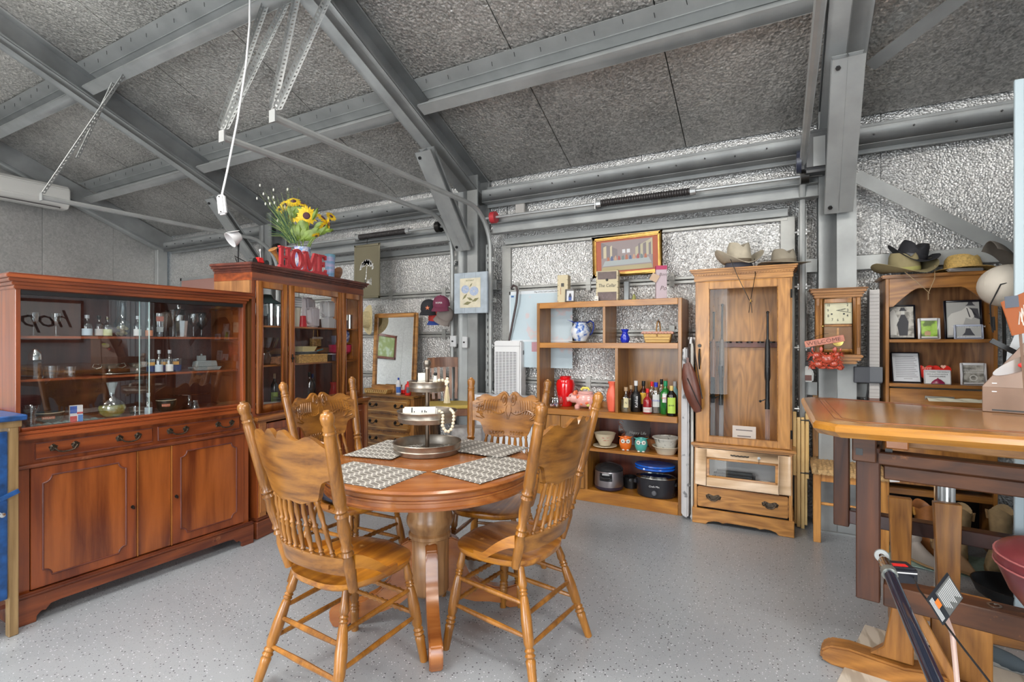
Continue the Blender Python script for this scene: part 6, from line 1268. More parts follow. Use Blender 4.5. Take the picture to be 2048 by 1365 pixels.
pig = plain('pig_pink', (.80, .42, .38), .2, coat=.5); orp = plain('pig_spot', (.80, .18, .08), .25); t = thing('pig_jar', 'pink ceramic pig cookie jar with orange spots and yellow handle', 'jar', bs(1168, Z2+.001, .12), R(8))
build('body', MB().ball((.01, 0, .065), .062, 22, 14, sc=(1.35, .85, .95)), pig, t); build('head', MB().ball((-.075, -.01, .075), .038, 16, 10, sc=(1.15, .95, 1)), pig, t); build('snout', MB().rod((-.10, -.015, .068), (-.125, -.02, .062), .017, .019, 14), pig, t); build('lid', MB().lathe([(.052, 0), (.054, .008), (.045, .018), (0, .022)], 26, Matrix.Translation((.012, 0, .108)), sx=1.1, sy=.8), pig, t); build('lid_handle', MB().tube([(-.02, 0, .135), (-.01, 0, .150), (.03, 0, .150), (.04, 0, .135)], .009, 8), plain('banana_yellow', (.80, .68, .10), .3), t)
for s in (-1, 1): build('ear', MB().lathe([(0, 0), (.018, .002), (.010, .02), (0, .03)], 10, Matrix.Translation((-.062, s*.022-.01, .105)) @ Matrix.Rotation(s*-.3, 4, 'X')), orp, t)
for x in (-.045, .06):
    for y in (-.03, .03): build('foot', MB().lathe([(0, 0), (.018, 0), (.020, .02), (0, .04)], 12, Matrix.Translation((x, y, 0))), pig, t)
for cx, cz, r_ in ((-.035, .085, .014), (.03, .045, .013), (.072, .075, .014), (-.01, .035, .010)):
    y = -.0527*math.sqrt(max(0, 1-((cx-.01)/.0837)**2-((cz-.065)/.0589)**2)); build('spot', MB().ball((cx, y+.0005, cz), r_, 12, 6, sc=(1, .25, 1)), orp, t)
build('eye', MB().ball((-.095, -.038, .090), .005), black, t); t.scale = (1.17, 1.17, 1.17); build('flower_mark', MB().ball((.04, -.045, .028), .014, sc=(1, .3, .8)), plain('yellow_green_glaze', (.55, .55, .15), .3), t)
cor = plain('coral_glaze', (.86, .16, .09), .35); t = thing('coral_vase', 'matte coral vase with flared neck beside the center divider', 'vase', bs(1225, Z2+.001, .06)); build('body', MB().lathe(vessel([(0, 0), (.034, 0), (.040, .02), (.050, .10), (.052, .135), (.040, .175), (.028, .20), (.030, .22), (.040, .245)], .004), 30), cor, t)
# liquor bottles
dk = glassmat('near_black_glass', (.04, .03, .03), 1.5, .03); grn = plain('green_glass', (.01, .16, .02), .06, coat=.5); brn = plain('brown_glass', (.05, .012, .006), .08, coat=.5)
def bt(px, ly, r, h, lb, glass, capm, lab=None, **k): p = bs(px, Z2+.001, ly); return bottle(lb, p, r, h, glass, capm, lab, 'liquor bottles on the oak bookshelf', rz=heading(p), **k)
corkm = plain('cork', (.55, .34, .22), .7); ylab = plain('label_cream', (.66, .58, .34), .5)
tq = plain('tequila_tint', (.46, .37, .22), .12, trans=.6)
bt(1252, .05, .042, .205, 'clear square-shouldered bottle with cork and oval cream label, leftmost of the liquor bottles', clear, corkm, ylab, labz=(.2, .58), arc=.45, shoulder=.58, word='N', content=plain('pale_liquor', (.42, .36, .24), .15, trans=.7))
bt(1262, .14, .034, .215, 'cork-topped bottle just behind the leftmost one, with a plain cream label', brn, corkm, ylab, labz=(.2, .5), arc=.5, shoulder=.6)
bt(1272, .12, .042, .255, 'black bottle with white vertical script and striped neck', black, white, None, shoulder=.52); 
tt_ = bpy.data.objects[[o.name for o in bpy.data.objects if o.get('label') == 'black bottle with white vertical script and striped neck'][0]]; text('Kahlua', .034, white, tt_, (.004, -.0435, .085), (pi/2, R(-90), 0)); build('neck_stripe', MB().lathe([(.0135, .16), (.0140, .17)], 12), white, tt_); build('neck_stripe', MB().lathe([(.0135, .22), (.0140, .226)], 12), white, tt_)
bt(1287, .18, .040, .250, 'dark brown rum bottle with a round yellow label', brn, black, plain('label_gold', (.72, .42, .04), .5), labz=(.25, .62), arc=.7, shoulder=.6)
bt(1295, .06, .036, .200, 'squat red liqueur bottle with white banner label and red ribbon', plain('red_liqueur', (.30, .01, .015), .08, coat=.5), redp, plain('label_white2', (.66, .62, .60), .5), labz=(.06, .26), arc=1.2, shoulder=.52, word='LIQUEUR', wordm=redp)
bt(1304, .16, .034, .250, 'clear bottle with a red cap behind the blue-capped one', clear, redp, None, shoulder=.68)
bt(1312, .10, .040, .250, 'clear vodka bottle with a blue cap and blue band label', clear, plain('cap_royal', (.02, .03, .45), .3), plain('label_silver', (.56, .57, .55), .5), labz=(.22, .62), arc=.7, shoulder=.70, word='VODKA', wordm=plain('cap_royal', (.02, .03, .45), .3), content=plain('water_clear', (.6, .6, .58), .1, trans=.8))
bt(1323, .20, .034, .270, 'pale bottle with a tall black cap at the back of the group', clear, black, None, shoulder=.66)
bt(1331, .09, .042, .265, 'green vermouth bottle with a round white and red label', grn, plain('cap_green', (.01, .25, .10), .4), plain('label_round', (.74, .74, .72), .5), labz=(.36, .62), arc=.6, shoulder=.62, word='ROSSO', wordm=redp)
bt(1350, .20, .040, .255, 'pale aqua bottle with a silver cap at the right end', plain('aqua_bottle', (.22, .42, .45), .15), plain('silver_cap', (.45, .45, .46), .4), None)
bt(1343, .01, .040, .235, 'dark herbal liqueur bottle with a lime green label, rightmost and nearest', dk, plain('cap_gold', (.62, .45, .15), .4), plain('label_lime', (.42, .60, .08), .5), labz=(.10, .62), arc=.8, shoulder=.66, word='ELIXIR')
# lower shelf
t = thing('stoneware_bowl', 'cream bowl with a floral spray on its matching plate', 'bowl', bs(1210, Z3+.014, .14)); p = t.location; t.rotation_euler = (0, 0, heading(p)); crc = plain('cream_crock', (.66, .58, .42), .25); build('bowl', MB().lathe(vessel([(0, 0), (.045, 0), (.050, .012), (.078, .06), (.088, .098), (.093, .104)], .005), 34), crc, t)
build('floral_print', MB().lathe([(.0725, .048), (.0835, .078)], 8, a0=-pi/2-.45, a1=-pi/2+.45), ramp_mat('floral', [(0, (.20, .28, .08)), (.45, (.55, .18, .14)), (.52, (.66, .58, .42)), (1, (.66, .58, .42))], tscale=60, rough=.3), t)
solid('bowl_plate', 'cream plate under the floral bowl', 'plate', [(0, 0), (.06, 0), (.102, .010), (.100, .014), (.06, .006), (0, .006)], crc, bs(1210, Z3+.001, .14), n=34)
def owl(px, lb, mat):
    p = bs(px, Z3+.001, .09); t = thing('owl_mug', lb, 'ornament', p, heading(p), 'ceramic owls'); build('body', MB().lathe([(0, 0), (.028, 0), (.044, .02), (.052, .055), (.050, .085), (.042, .105), (.040, .110), (.034, .11), (.03, .09), (0, .085)], 30), mat, t)
    build('brow', MB().tube([(-.056, -.012, .113), (-.030, -.036, .110), (0, -.044, .098), (.030, -.036, .110), (.056, -.012, .113)], [.002, .006, .007, .006, .002], 8), mat, t)
    for s in (-1, 1):
        e = build('eye', MB().lathe([(0, 0), (.018, 0), (.016, .003), (0, .004)], 16, Matrix.Translation((s*.021, -.0455, .080)) @ Matrix.Rotation(pi/2, 4, 'X') @ Matrix.Rotation(s*.4, 4, 'Y')), plain('owl_white', (.70, .68, .62), .4), t); build('pupil', MB().ball((s*.021, -.0485, .080), .006, 8, 6, sc=(1, .5, 1)), black, e)
        build('foot', MB().ball((s*.018, -.032, .006), .010, 10, 6, sc=(1.2, 1, .6)), plain('owl_white', (.70, .68, .62), .4), t)
    build('beak', MB().lathe([(0, 0), (.006, .002), (0, .014)], 8, Matrix.Translation((0, -.050, .078)) @ Matrix.Rotation(pi*.75, 4, 'X')), black, t); return t
owl(1251, 'orange ceramic owl mug on the lower shelf', plain('owl_orange', (.80, .17, .02), .2, coat=.5)); owl(1282, 'turquoise ceramic owl mug on the lower shelf', plain('owl_teal', (.08, .40, .36), .2, coat=.5))
for k, (z, lb, pr) in enumerate(((.0, 'plain cream mixing bowl, lower of the two nested bowls', [(0, 0), (.07, 0), (.095, .05), (.108, .058), (.108, .062)]), (.046, 'white mixing bowl with grey leaf pattern nested in the cream one', [(0, 0), (.070, 0), (.095, .07), (.106, .078), (.108, .084)]))):
    p = bs(1332, Z3+.001+z, .12); t = thing('mixing_bowl', lb, 'bowl', p, heading(p)); build('bowl', MB().lathe(vessel(pr, .004), 36), plain('bowl_ivory', (.64, .58, .46), .25) if k == 0 else ramp_mat('leafy', [(0, (.20, .22, .20)), (.36, (.30, .30, .27)), (.42, (.68, .66, .60)), (1, (.70, .68, .62))], tscale=34, rough=.25), t)
t = thing('painted_tray', 'dark lacquer tray with orange swirls and script leaning at the back', 'tray', bs(1268, Z3+.001, .30), rot=(R(-6), 0, 0)); build('tray', MB().box(-.14, .14, -.006, .006, 0, .22), plain('lacquer', (.035, .012, .010), .2), t, bevel=.008, seg=2)
for k in range(6): build('swirl', MB().tube([(-.12+.006*k+.02*cos(q*.6+k), -.0075, .19-.028*k+.014*sin(q*.6)) for q in range(9)], .0025, 5), plain('swirl_orange', (.42, .14, .07), .4), t)
text('Happy Life', .034, plain('silver_ink', (.55, .55, .52), .4), t, (.03, -.0075, .11), shear=.2)
solid('carved_wood_bowl', 'reddish carved wooden bowl lying at the back behind the owls', 'bowl', vessel([(0, 0), (.05, 0), (.09, .09)], .006), bwm, bs(1312, Z3+.001, .26), n=26); solid('wooden_cup', 'ribbed wooden cup at the back right of the lower shelf', 'cup', vessel([(0, 0), (.04, 0), (.05, .12)], .005), bwm, bs(1340, Z3+.001, .27), n=12)
# slow cookers on the bottom
ss = plain('brushed_steel', (.42, .38, .39), .3, .9); t = thing('rice_cooker', 'round steel cooker with dark lid and curved front handle', 'cooker', bs(1218, Z4+.001, .12), R(10)); 
build('pot', MB().lathe([(0, .03), (.118, .03), (.122, .04), (.116, .15), (.11, .165), (0, .165)], 36), ss, t); build('base_ring', MB().lathe([(0, 0), (.105, 0), (.118, .012), (.121, .032), (0, .034)], 36), plain('dark_plum', (.03, .02, .035), .35), t); build('lid', MB().lathe([(.118, .160), (.119, .172), (.10, .195), (.04, .215), (0, .218)], 36), plain('lid_black', (.02, .02, .022), .2), t)
build('front_panel', MB().lathe([(.1175, .150), (.1215, .152), (.1225, .120), (.121, .085)], 14, a0=-pi/2-.55, a1=-pi/2+.35), plain('lid_black', (.02, .02, .022), .2), t); build('handle', MB().tube([(-.055, -.115, .13), (-.045, -.135, .118), (-.01, -.142, .112), (.025, -.135, .118), (.035, -.118, .13)], .009, 8), plain('lid_black', (.02, .02, .022), .2), t); build('badge', MB().box(-.040, .018, -.126, -.118, .136, .150), plain('silver_badge', (.6, .6, .6), .3, .6), t)
t = thing('slow_cooker', 'oval dark slow cooker with a dial', 'cooker', bs(1312, Z4+.001, .10), R(4)); blkp = plain('cooker_black', (.022, .022, .028), .18)
build('pot', MB().lathe([(0, .0), (.125, .0), (.135, .015), (.138, .14), (.142, .150), (0, .150)], 40, sy=.72, sx=1.12), blkp, t); build('chrome_rim', MB().lathe([(.140, .148), (.146, .152), (.140, .158)], 40, sy=.72, sx=1.12), chrome, t); build('lid', MB().lathe([(.135, .155), (.12, .17), (.05, .185), (0, .187)], 36, sy=.72, sx=1.12), clear, t); build('dial', MB().lathe([(0, 0), (.020, 0), (.018, .012), (0, .014)], 18, Matrix.Translation((0, -.099, .045)) @ Matrix.Rotation(pi/2, 4, 'X')), plain('dial', (.10, .10, .11), .3), t); text('Chefs Mix', .020, white, t, (0, -.1012, .095)); build('side_handle', MB().box(-.175, -.150, -.03, .03, .09, .12), blkp, t, bevel=.006); build('side_handle', MB().box(.150, .165, -.03, .03, .09, .12), blkp, t, bevel=.006)
t = thing('blue_tray', 'glossy blue oval platters stacked over the slow cooker', 'tray', bs(1310, Z4+.19, .11), R(4)); blu = plain('glossy_blue', (.0, .10, .55), .1, coat=.7); build('platter', MB().lathe([(0, .02), (.10, .02), (.155, .026), (.160, .034), (.155, .042), (.10, .032), (0, .030)], 40, sy=.74, sx=1.0), blu, t); build('platter', MB().lathe([(.10, .045), (.155, .046), (.162, .055), (.155, .063), (.10, .060), (0, .058)], 40, sy=.74, sx=1.0), blu, t); build('inner_cloth', MB().lathe([(0, .0325), (.095, .034), (.09, .046), (0, .046)], 26, sy=.74), plain('rust_cloth', (.45, .15, .06), .7), t)
t = thing('pan_handle_unit', 'dark handle and knob of a pan between the two cookers', 'pan', bs(1262, Z4+.001, .24)); build('pan', MB().lathe(vessel([(0, 0), (.06, 0), (.065, .09)], .004), 20), black, t); build('handle', MB().rod((.0, -.06, .08), (.02, -.10, .085), .012), black, t)
# ironing board + leather bag --------------------------------------------------
ib = thing('ironing_board', 'folded ironing board with grey leafy cover leaning in the gap by the bookshelf', 'ironing board', (-.660, 4.14, 0)); cov = ramp_mat('leaf_cover', [(0, (.10, .10, .11)), (.36, (.20, .20, .21)), (.42, (.52, .51, .52)), (1, (.58, .57, .58))], tscale=22, rough=.8)
build('board', MB().prism([(-.02, .05), (-.005, .02), (.03, .02), (.035, .9), (.02, 1.30), (-.01, 1.30), (-.02, .9)], -.17, .15, plane='xz'), cov, ib, bevel=.01, seg=2)
for x, y in ((.052, -.12), (.06, .06)): build('leg', MB().tube([(x, y, .0), (x, y, 1.33)], .011), plain('leg_ivory', (.62, .60, .56), .4), ib)
build('rest', MB().tube([(.04, -.12, 1.33), (.04, -.12, 1.36), (.02, -.06, 1.37), (.09, -.04, 1.365)], .012), white, ib); build('cross_bar', MB().rod((.03, -.12, .25), (.05, .08, .25), .006), white, ib); build('foot_cap', MB().ball((.055, -.12, .02), .02), white, ib)
lth = plain('brown_leather', (.12, .035, .02), .35, bump=.4, bscale=30, var=.25, vscale=9); p = onY(1383, 770, 3.92)
lb_ = thing('leather_bag', 'brown leather sling bag hanging by its strap', 'bag', p); 
def bagfn(u, v): 
    a = u*2*pi; w_ = .052*sin(pi*min(1, .08+v*.86))**.7+.004; cx = lerp(-.035, .048, v)+.02*sin(v*pi)*-.4; z = lerp(.16, -.20, v); return (cx+w_*cos(a), .028*sin(a)*sin(pi*min(1, .08+v*.86)), z+w_*.35*cos(a))
build('pouch', MB().grid(bagfn, 20, 16), lth, lb_, ang=60); build('flap_zip', MB().tube([(-.025, -.034, .05), (.01, -.036, -.03), (.05, -.034, -.12), (.075, -.028, -.17)], .003), blackm, lb_); build('strap', MB().tube([(-.03, 0, .14), (-.022, .02, .30), (-.010, .04, .46), (.01, .03, .30), (.05, 0, .06), (.075, 0, -.10)], .004), plain('strap_black', (.03, .02, .02), .5), lb_); build('strap_end', MB().box(-.036, -.018, -.003, .004, .12, .20), lth, lb_)
# ================================================================== GUN CABINET
GC = thing('gun_cabinet', 'tall light oak gun cabinet with one glass door, hats on top', 'cabinet', (-.587, 4.015, 0)); GW, GD = .642, .33
build('side_panel', MB().box(0, .02, .02, GD, .1, 1.83), gun_z, GC, bevel=.002); build('side_panel', MB().box(GW-.02, GW, .02, GD, .1, 1.83), gun_z, GC, bevel=.002); build('back_panel', MB().box(.02, GW-.02, GD-.01, GD, .1, 1.83), gun_z, GC)
build('top_board', MB().box(0, GW, .0, GD, 1.815, 1.835), gun_x, GC); co = MB()
for o, z0, z1 in ((.006, 1.795, 1.835), (.016, 1.845, 1.858), (.028, 1.858, 1.872), (.036, 1.872, 1.884)): co.box(-o, GW+o, -o, GD, z0, z1)
co.box(-.010, GW+.010, -.010, GD, 1.835, 1.845); build('cornice', co, gun_x, GC, bevel=.004, seg=2)
dn = MB(); 
for k in range(36): dn.box(.0+k*.018, .009+k*.018, -.014, -.004, 1.836, 1.846)
o = build('dentil', dn, gun_x, GC); o['kind'] = 'stuff'
g0, g1 = lx_at(GC, 1418, 0), lx_at(GC, 1556, 0)
d = build('glass_door', MB().box(.012, g0, -.012, .012, .595, 1.79).box(g1, GW-.012, -.012, .012, .595, 1.79).box(g0, g1, -.012, .012, .595, .645).box(g0, g1, -.012, .012, 1.735, 1.79), gun_z, GC, bevel=.004, seg=2); build('pane', MB().box(g0, g1, .0, .003, .645, 1.735), glassmat('thin_pane'), d)
build('bead', MB().tube([(g0+.002, -.012, .647), (g1-.002, -.012, .647), (g1-.002, -.012, 1.733), (g0+.002, -.012, 1.733), (g0+.002, -.012, .647)], .003, 5), gun_x, d)
build('handle', MB().tube([(.035, -.018, 1.29), (.035, -.032, 1.27), (.035, -.026, 1.22), (.035, -.032, 1.16), (.035, -.018, 1.14)], [.006, .005, .009, .005, .004], 8).rod((.035, -.012, 1.315), (.035, -.022, 1.315), .013, n=12), blackm, d)
for z in (.70, 1.68): build('hinge', MB().rod((GW-.006, -.014, z-.03), (GW-.006, -.014, z+.03), .006), blackm, GC)
build('mid_ledge', MB().box(-.025, GW+.025, -.035, GD, .570, .590).box(-.012, GW+.012, -.022, GD, .555, .570), gun_x, GC, bevel=.004, seg=2)
build('cabinet_floor', MB().box(.02, GW-.02, .02, GD-.01, .59, .60), gun_x, GC)
lt = wood('gun_pale_frame', (.58, .38, .22), (.72, .52, .34), 'x', fine=60, rings=4)
df = MB(); M = Matrix.Translation((0, -.045, .285)) @ Matrix.Rotation(R(-7), 4, 'X'); H = .265
df.box(.006, .085, -.010, .012, 0, H, M).box(GW-.085, GW-.006, -.010, .012, 0, H, M).box(.085, GW-.085, -.010, .012, 0, .06, M).box(.085, GW-.085, -.010, .012, H-.06, H, M); f_ = build('drop_front', df, lt, GC, bevel=.004)
build('inner_frame', MB().box(.085, GW-.085, -.006, .004, .060, .075, M).box(.085, GW-.085, -.006, .004, H-.075, H-.06, M).box(.085, .105, -.006, .004, .06, H-.06, M).box(GW-.105, GW-.085, -.006, .004, .06, H-.06, M), gun_x, f_, bevel=.002); build('pane', MB().box(.105, GW-.105, -.001, .001, .075, H-.075, M), glassmat('thin_pane'), f_)
build('handle', MB().tube([M @ Vector((.25+.012*k, -.012-.010*sin(k*pi/10), H-.030+.002*(-1)**k)) for k in range(11)], .0045, 6), blackm, f_); build('lock', MB().rod(M @ Vector((.435, -.01, H-.032)), M @ Vector((.435, -.02, H-.032)), .010, n=12).rod(M @ Vector((.435, -.024, H-.034)), M @ Vector((.435, -.024, H-.07)), .002), chrome, f_)
build('bin_back', MB().box(.02, GW-.02, .10, .11, .12, .555), plain('bin_grey', (.42, .42, .42), .6), GC); build('lower_shelf', MB().box(.02, GW-.02, -.03, .10, .283, .290), gun_x, GC)
t = thing('holster_case', 'black gun case lying behind the lower glass', 'case', (GC.location.x+.27, GC.location.y+.02, .292)); build('case', MB().box(-.14, .14, -.04, .04, 0, .10), black, t, bevel=.02, seg=3); build('red_mark', MB().box(-.01, .015, -.042, -.040, .015, .05), redp, t)
t = thing('folded_white_cloth', 'white cloth lying behind the lower glass', 'cloth', (GC.location.x+.47, GC.location.y+.02, .292)); build('cloth', MB().ball((0, 0, .03), .035, 14, 8, sc=(2, 1, .85)), plain('white_cloth', (.62, .60, .58), .9, bump=.6, bscale=40), t)
d = build('drawer', MB().box(.022, GW-.022, -.045, .0, .122, .272), gun_x, GC, bevel=.007, seg=2)
for x in (.135, .505): pull(d, x, .205, -.045, .070, bronze); build('backplate', MB().prism([(x-.045, .205), (x-.03, .225), (x, .214), (x+.03, .225), (x+.045, .205), (x+.03, .185), (x, .178), (x-.03, .185)], -.048, -.044), bronze, d)
pl = [(-.012, 0), (.085, 0), (.10, .018), (.135, .028), (.17, .03), (.20, .022), (.225, .030), (GW-.225, .030), (GW-.20, .022), (GW-.17, .03), (GW-.135, .028), (GW-.10, .018), (GW-.085, 0), (GW+.012, 0), (GW+.012, .112), (-.012, .112)]
build('plinth', MB().prism(pl, -.058, -.035), gun_x, GC, bevel=.004); build('plinth_side', MB().box(-.012, .01, -.035, GD, 0, .112), gun_x, GC); build('plinth_side', MB().box(GW-.01, GW+.012, -.035, GD, 0, .112), gun_x, GC); build('lower_side', MB().prism([(-.045, .112), (.02, .112), (.02, .555), (-.015, .555), (-.045, .285)], 0, .02, plane='yz'), gun_z, GC); build('lower_side', MB().prism([(-.045, .112), (.02, .112), (.02, .555), (-.015, .555), (-.045, .285)], GW-.02, GW, plane='yz'), gun_z, GC)
build('rack_rail', MB().box(.02, GW-.02, GD-.05, GD-.02, 1.30, 1.345), mah_dark, GC, bevel=.003)
for k in range(8): build('rack_notch', MB().lathe([(.018, 0), (.022, 0), (.022, .012), (.018, .012)], 12, Matrix.Translation((.06+.075*k, GD-.06, 1.335))), black, GC)
gstk = plain('grey_stock', (.28, .25, .24), .5); gsteel = plain('gun_steel', (.05, .055, .06), .3, .8)
def gun(px, top, lb, stock, fore, scope=False, ly=.19):
    p = at(GC, lx_at(GC, px, ly), ly, .601); t = thing('rifle', lb, 'rifle', p, group='long guns in the cabinet'); 
    build('barrel', MB().rod((0, 0, .42), (0, .06, top-.6), .0095, .008, 10).ball((0, .06, top-.6), .011), gsteel, t); build('fore_end', MB().turned((0, 0, .46), (0, .03, .76), [(0, .016), (.1, .020), (.8, .018), (1, .013)], 12), fore, t)
    build('receiver', MB().box(-.014, .014, -.022, .02, .27, .47), gsteel, t, bevel=.005); build('stock', MB().prism([(-.05, 0), (.04, 0), (.018, .20), (.018, .30), (-.015, .30), (-.022, .20)], -.015, .015, plane='yz'), stock, t, bevel=.008, seg=2); build('bolt_handle', MB().rod((0, 0, .33), (-.045, -.01, .31), .004).ball((-.047, -.01, .31), .009), gsteel, t)
    if scope: build('scope', MB().turned((0, -.05, .26), (0, -.05, .56), [(0, .016), (.15, .016), (.25, .011), (.7, .011), (.85, .018), (1, .018)], 12), black, t)
    return t
gun(1426, 1.57, 'slim rifle at the far left behind the cabinet glass', gstk, walnut); gun(1443, 1.63, 'longer rifle second from the left behind the cabinet glass', gstk, plain('fore_grey', (.14, .13, .12), .4), True); gun(1535, 1.56, 'dark scoped rifle at the right behind the cabinet glass', walnut, black, True, .10)
t = thing('notice_card', 'small white printed notice card inside the cabinet glass', 'card', at(GC, lx_at(GC, 1488, .04), .04, .615), rot=(R(-8), 0, 0)); build('card', MB().box(-.078, .078, -.001, .001, 0, .112), plain('card_white', (.66, .58, .52), .6), t)
for z, w_ in ((.078, .055), (.035, .045)): build('print_line', MB().box(-w_, w_, -.0016, -.001, z, z+.007), plain('ink_grey', (.15, .12, .12), .6), t)
# hats on the cabinet
hb_ = plain('felt_beige', (.50, .44, .34), .85, var=.12, vscale=20); hdk = plain('felt_taupe', (.30, .26, .20), .85, var=.15)
p = at(GC, lx_at(GC, 1477, .12), .12, 1.935); t = brim_hat('cowboy_hat', 'cream western hat with upturned brim and hanging chin cord on the gun cabinet', p, (R(4), 0, R(26)), hb_, R0=.165, r=.085, h=.145, curl=.095, band=plain('braid_band', (.16, .12, .08), .7)); 
build('chin_cord', MB().tube([(-.10, -.10, .02), (-.075, -.19, -.12), (-.01, -.23, -.28), (.012, -.23, -.29)], .0025, 5).tube([(.07, -.11, .02), (.045, -.19, -.10), (.0, -.23, -.28), (-.01, -.23, -.37)], .0025, 5).tube([(.0, -.23, -.28), (.012, -.23, -.37)], .0025, 5), blackm, t); build('cord_slide', MB().ball((0, -.232, -.285), .008, sc=(.7, .7, 1.4)), gilt, t)
solid('hat_stand_cap', 'dark blue-grey cap under the western hat', 'cap', [(0, 0), (.095, 0), (.098, .02), (.085, .05), (0, .055)], plain('slate_cloth', (.08, .08, .10), .9), p+Vector((0, 0, -.048)), n=28)
p = at(GC, lx_at(GC, 1567, .12), .12, 1.905); brim_hat('felt_hat', 'taupe felt hat with a flat brim overhanging the right side of the gun cabinet', p, (0, 0, R(30)), hdk, R0=.165, r=.080, h=.10, curl=.012, band=plain('felt_band', (.22, .18, .13), .8))
# folded tray tables
FT = thing('folding_tray_table', 'folded pale pine tray tables standing beside the gun cabinet', 'tray table', onZ(1604, 1062, 0)+Vector((.0, .05, 0)))
for k, (x, z0, z1) in enumerate(((-.045, .38, .84), (-.020, .01, .80), (.006, .00, .80), (.034, .36, .83))): build('slat', MB().box(x-.011, x+.011, -.02+.008*k, .0+.008*k, z0, z1), pine, FT, bevel=.002)
for z in (.78, .40): build('dowel', MB().rod((-.055, .0, z), (.045, .0, z), .006), blackm, FT)
build('rear_frame', MB().box(-.045, .035, .02, .04, .02, .75), pine, FT, bevel=.002)

# ================================================================== COLUMN: CLOCK, CRAB SIGN, SPRAY BOTTLE
CKY = 4.06; cx0, cx1 = onY(1631, 650, CKY).x, onY(1722, 650, CKY).x; cz0, cz1 = onY(1680, 722, CKY).z, onY(1680, 578, CKY).z
CK = thing('wall_clock', 'oak pendulum wall clock with square cream dial', 'clock', ((cx0+cx1)/2, CKY, cz0)); cwid = (cx1-cx0)/2; chh = cz1-cz0
build('case', MB().box(-cwid, cwid, .02, .13, .02, chh-.03), oak_z, CK, bevel=.003); co = MB()
for o, z0, z1 in ((.010, chh-.060, chh-.040), (.018, chh-.040, chh-.025), (.030, chh-.025, chh-.005), (.040, chh-.005, chh+.004)): co.box(-cwid-o, cwid+o, -o, .13, z0, z1)
build('cornice', co, oak_x, CK, bevel=.006, seg=3); build('base_moulding', MB().box(-cwid-.012, cwid+.012, -.012, .13, .02, .04).box(-cwid-.002, cwid+.002, -.002, .13, .0, .02).box(-cwid+.02, cwid-.02, .01, .12, -.022, .0), oak_x, CK, bevel=.005, seg=2)
for s in (-1, 1):
    x = s*(cwid-.014); build('pilaster', MB().box(x-.013, x+.013, -.004, .03, .04, chh-.06), oak_z, CK, bevel=.004)
    build('flute', MB().rod((x, -.006, .09), (x, -.006, chh-.11), .006), oak_z, CK)
dw = cwid-.027; dr = build('door', MB().box(-dw, -dw+.022, -.012, .01, .045, chh-.065).box(dw-.022, dw, -.012, .01, .045, chh-.065).box(-dw+.022, dw-.022, -.012, .01, .045, .08).box(-dw+.022, dw-.022, -.012, .01, chh-.095, chh-.065).box(-dw+.022, dw-.022, -.010, .01, chh*.475, chh*.50), oak_z, CK, bevel=.003)
fz = chh*.70; fw2 = dw-.022; fh2 = chh*.185
build('dial_face', MB().box(-fw2, fw2, .006, .010, fz-fh2, fz+fh2), plain('dial_cream', (.60, .57, .40), .5, var=.1, vscale=20), CK)
for k in range(12):
    a = pi/2-2*pi*(k+1)/12; q = 1/max(abs(cos(a))/1.0, abs(sin(a))/1.0); q = min(q, 1.12); text(str(k+1), .026, black, CK, (fw2*.70*q*cos(a), .0055, fz+fh2*.72*q*sin(a)), sx=.75, off=.0004)
build('hour_hand', MB().bar((-.008, .004, fz), (.045, .004, fz+.012), .002, .010, (0, 1, 0)).bar((.02, .004, fz+.004), (.04, .004, fz+.012), .002, .016, (0, 1, 0)), black, CK); build('minute_hand', MB().bar((0, .003, fz), (.072, .003, fz-.016), .002, .006, (0, 1, 0)), black, CK)
for s in (-1, 1): build('winding_hole', MB().rod((s*.035, .004, fz-.024), (s*.035, .008, fz-.024), .006, n=10), black, CK)
build('lower_cavity', MB().box(-fw2, fw2, .006, .012, .08, chh*.475), plain('cavity_brown', (.22, .10, .035), .25, coat=.5), CK); build('pendulum_rod', MB().box(-.006, .006, .0, .004, .14, chh*.46), hick_x, CK); build('pendulum_bob', MB().lathe([(0, 0), (.034, 0), (.032, .006), (0, .008)], 24, Matrix.Translation((0, .004, .13)) @ Matrix.Rotation(pi/2, 4, 'X')), plain('brass', (.55, .42, .12), .25, .9), CK); build('pane', MB().box(-dw+.022, dw-.022, -.003, -.001, .08, chh-.095), glassmat('thin_pane'), dr); build('knob', MB().ball((-dw+.015, -.018, chh*.48), .007), plain('brass', (.55, .42, .12), .25, .9), dr)
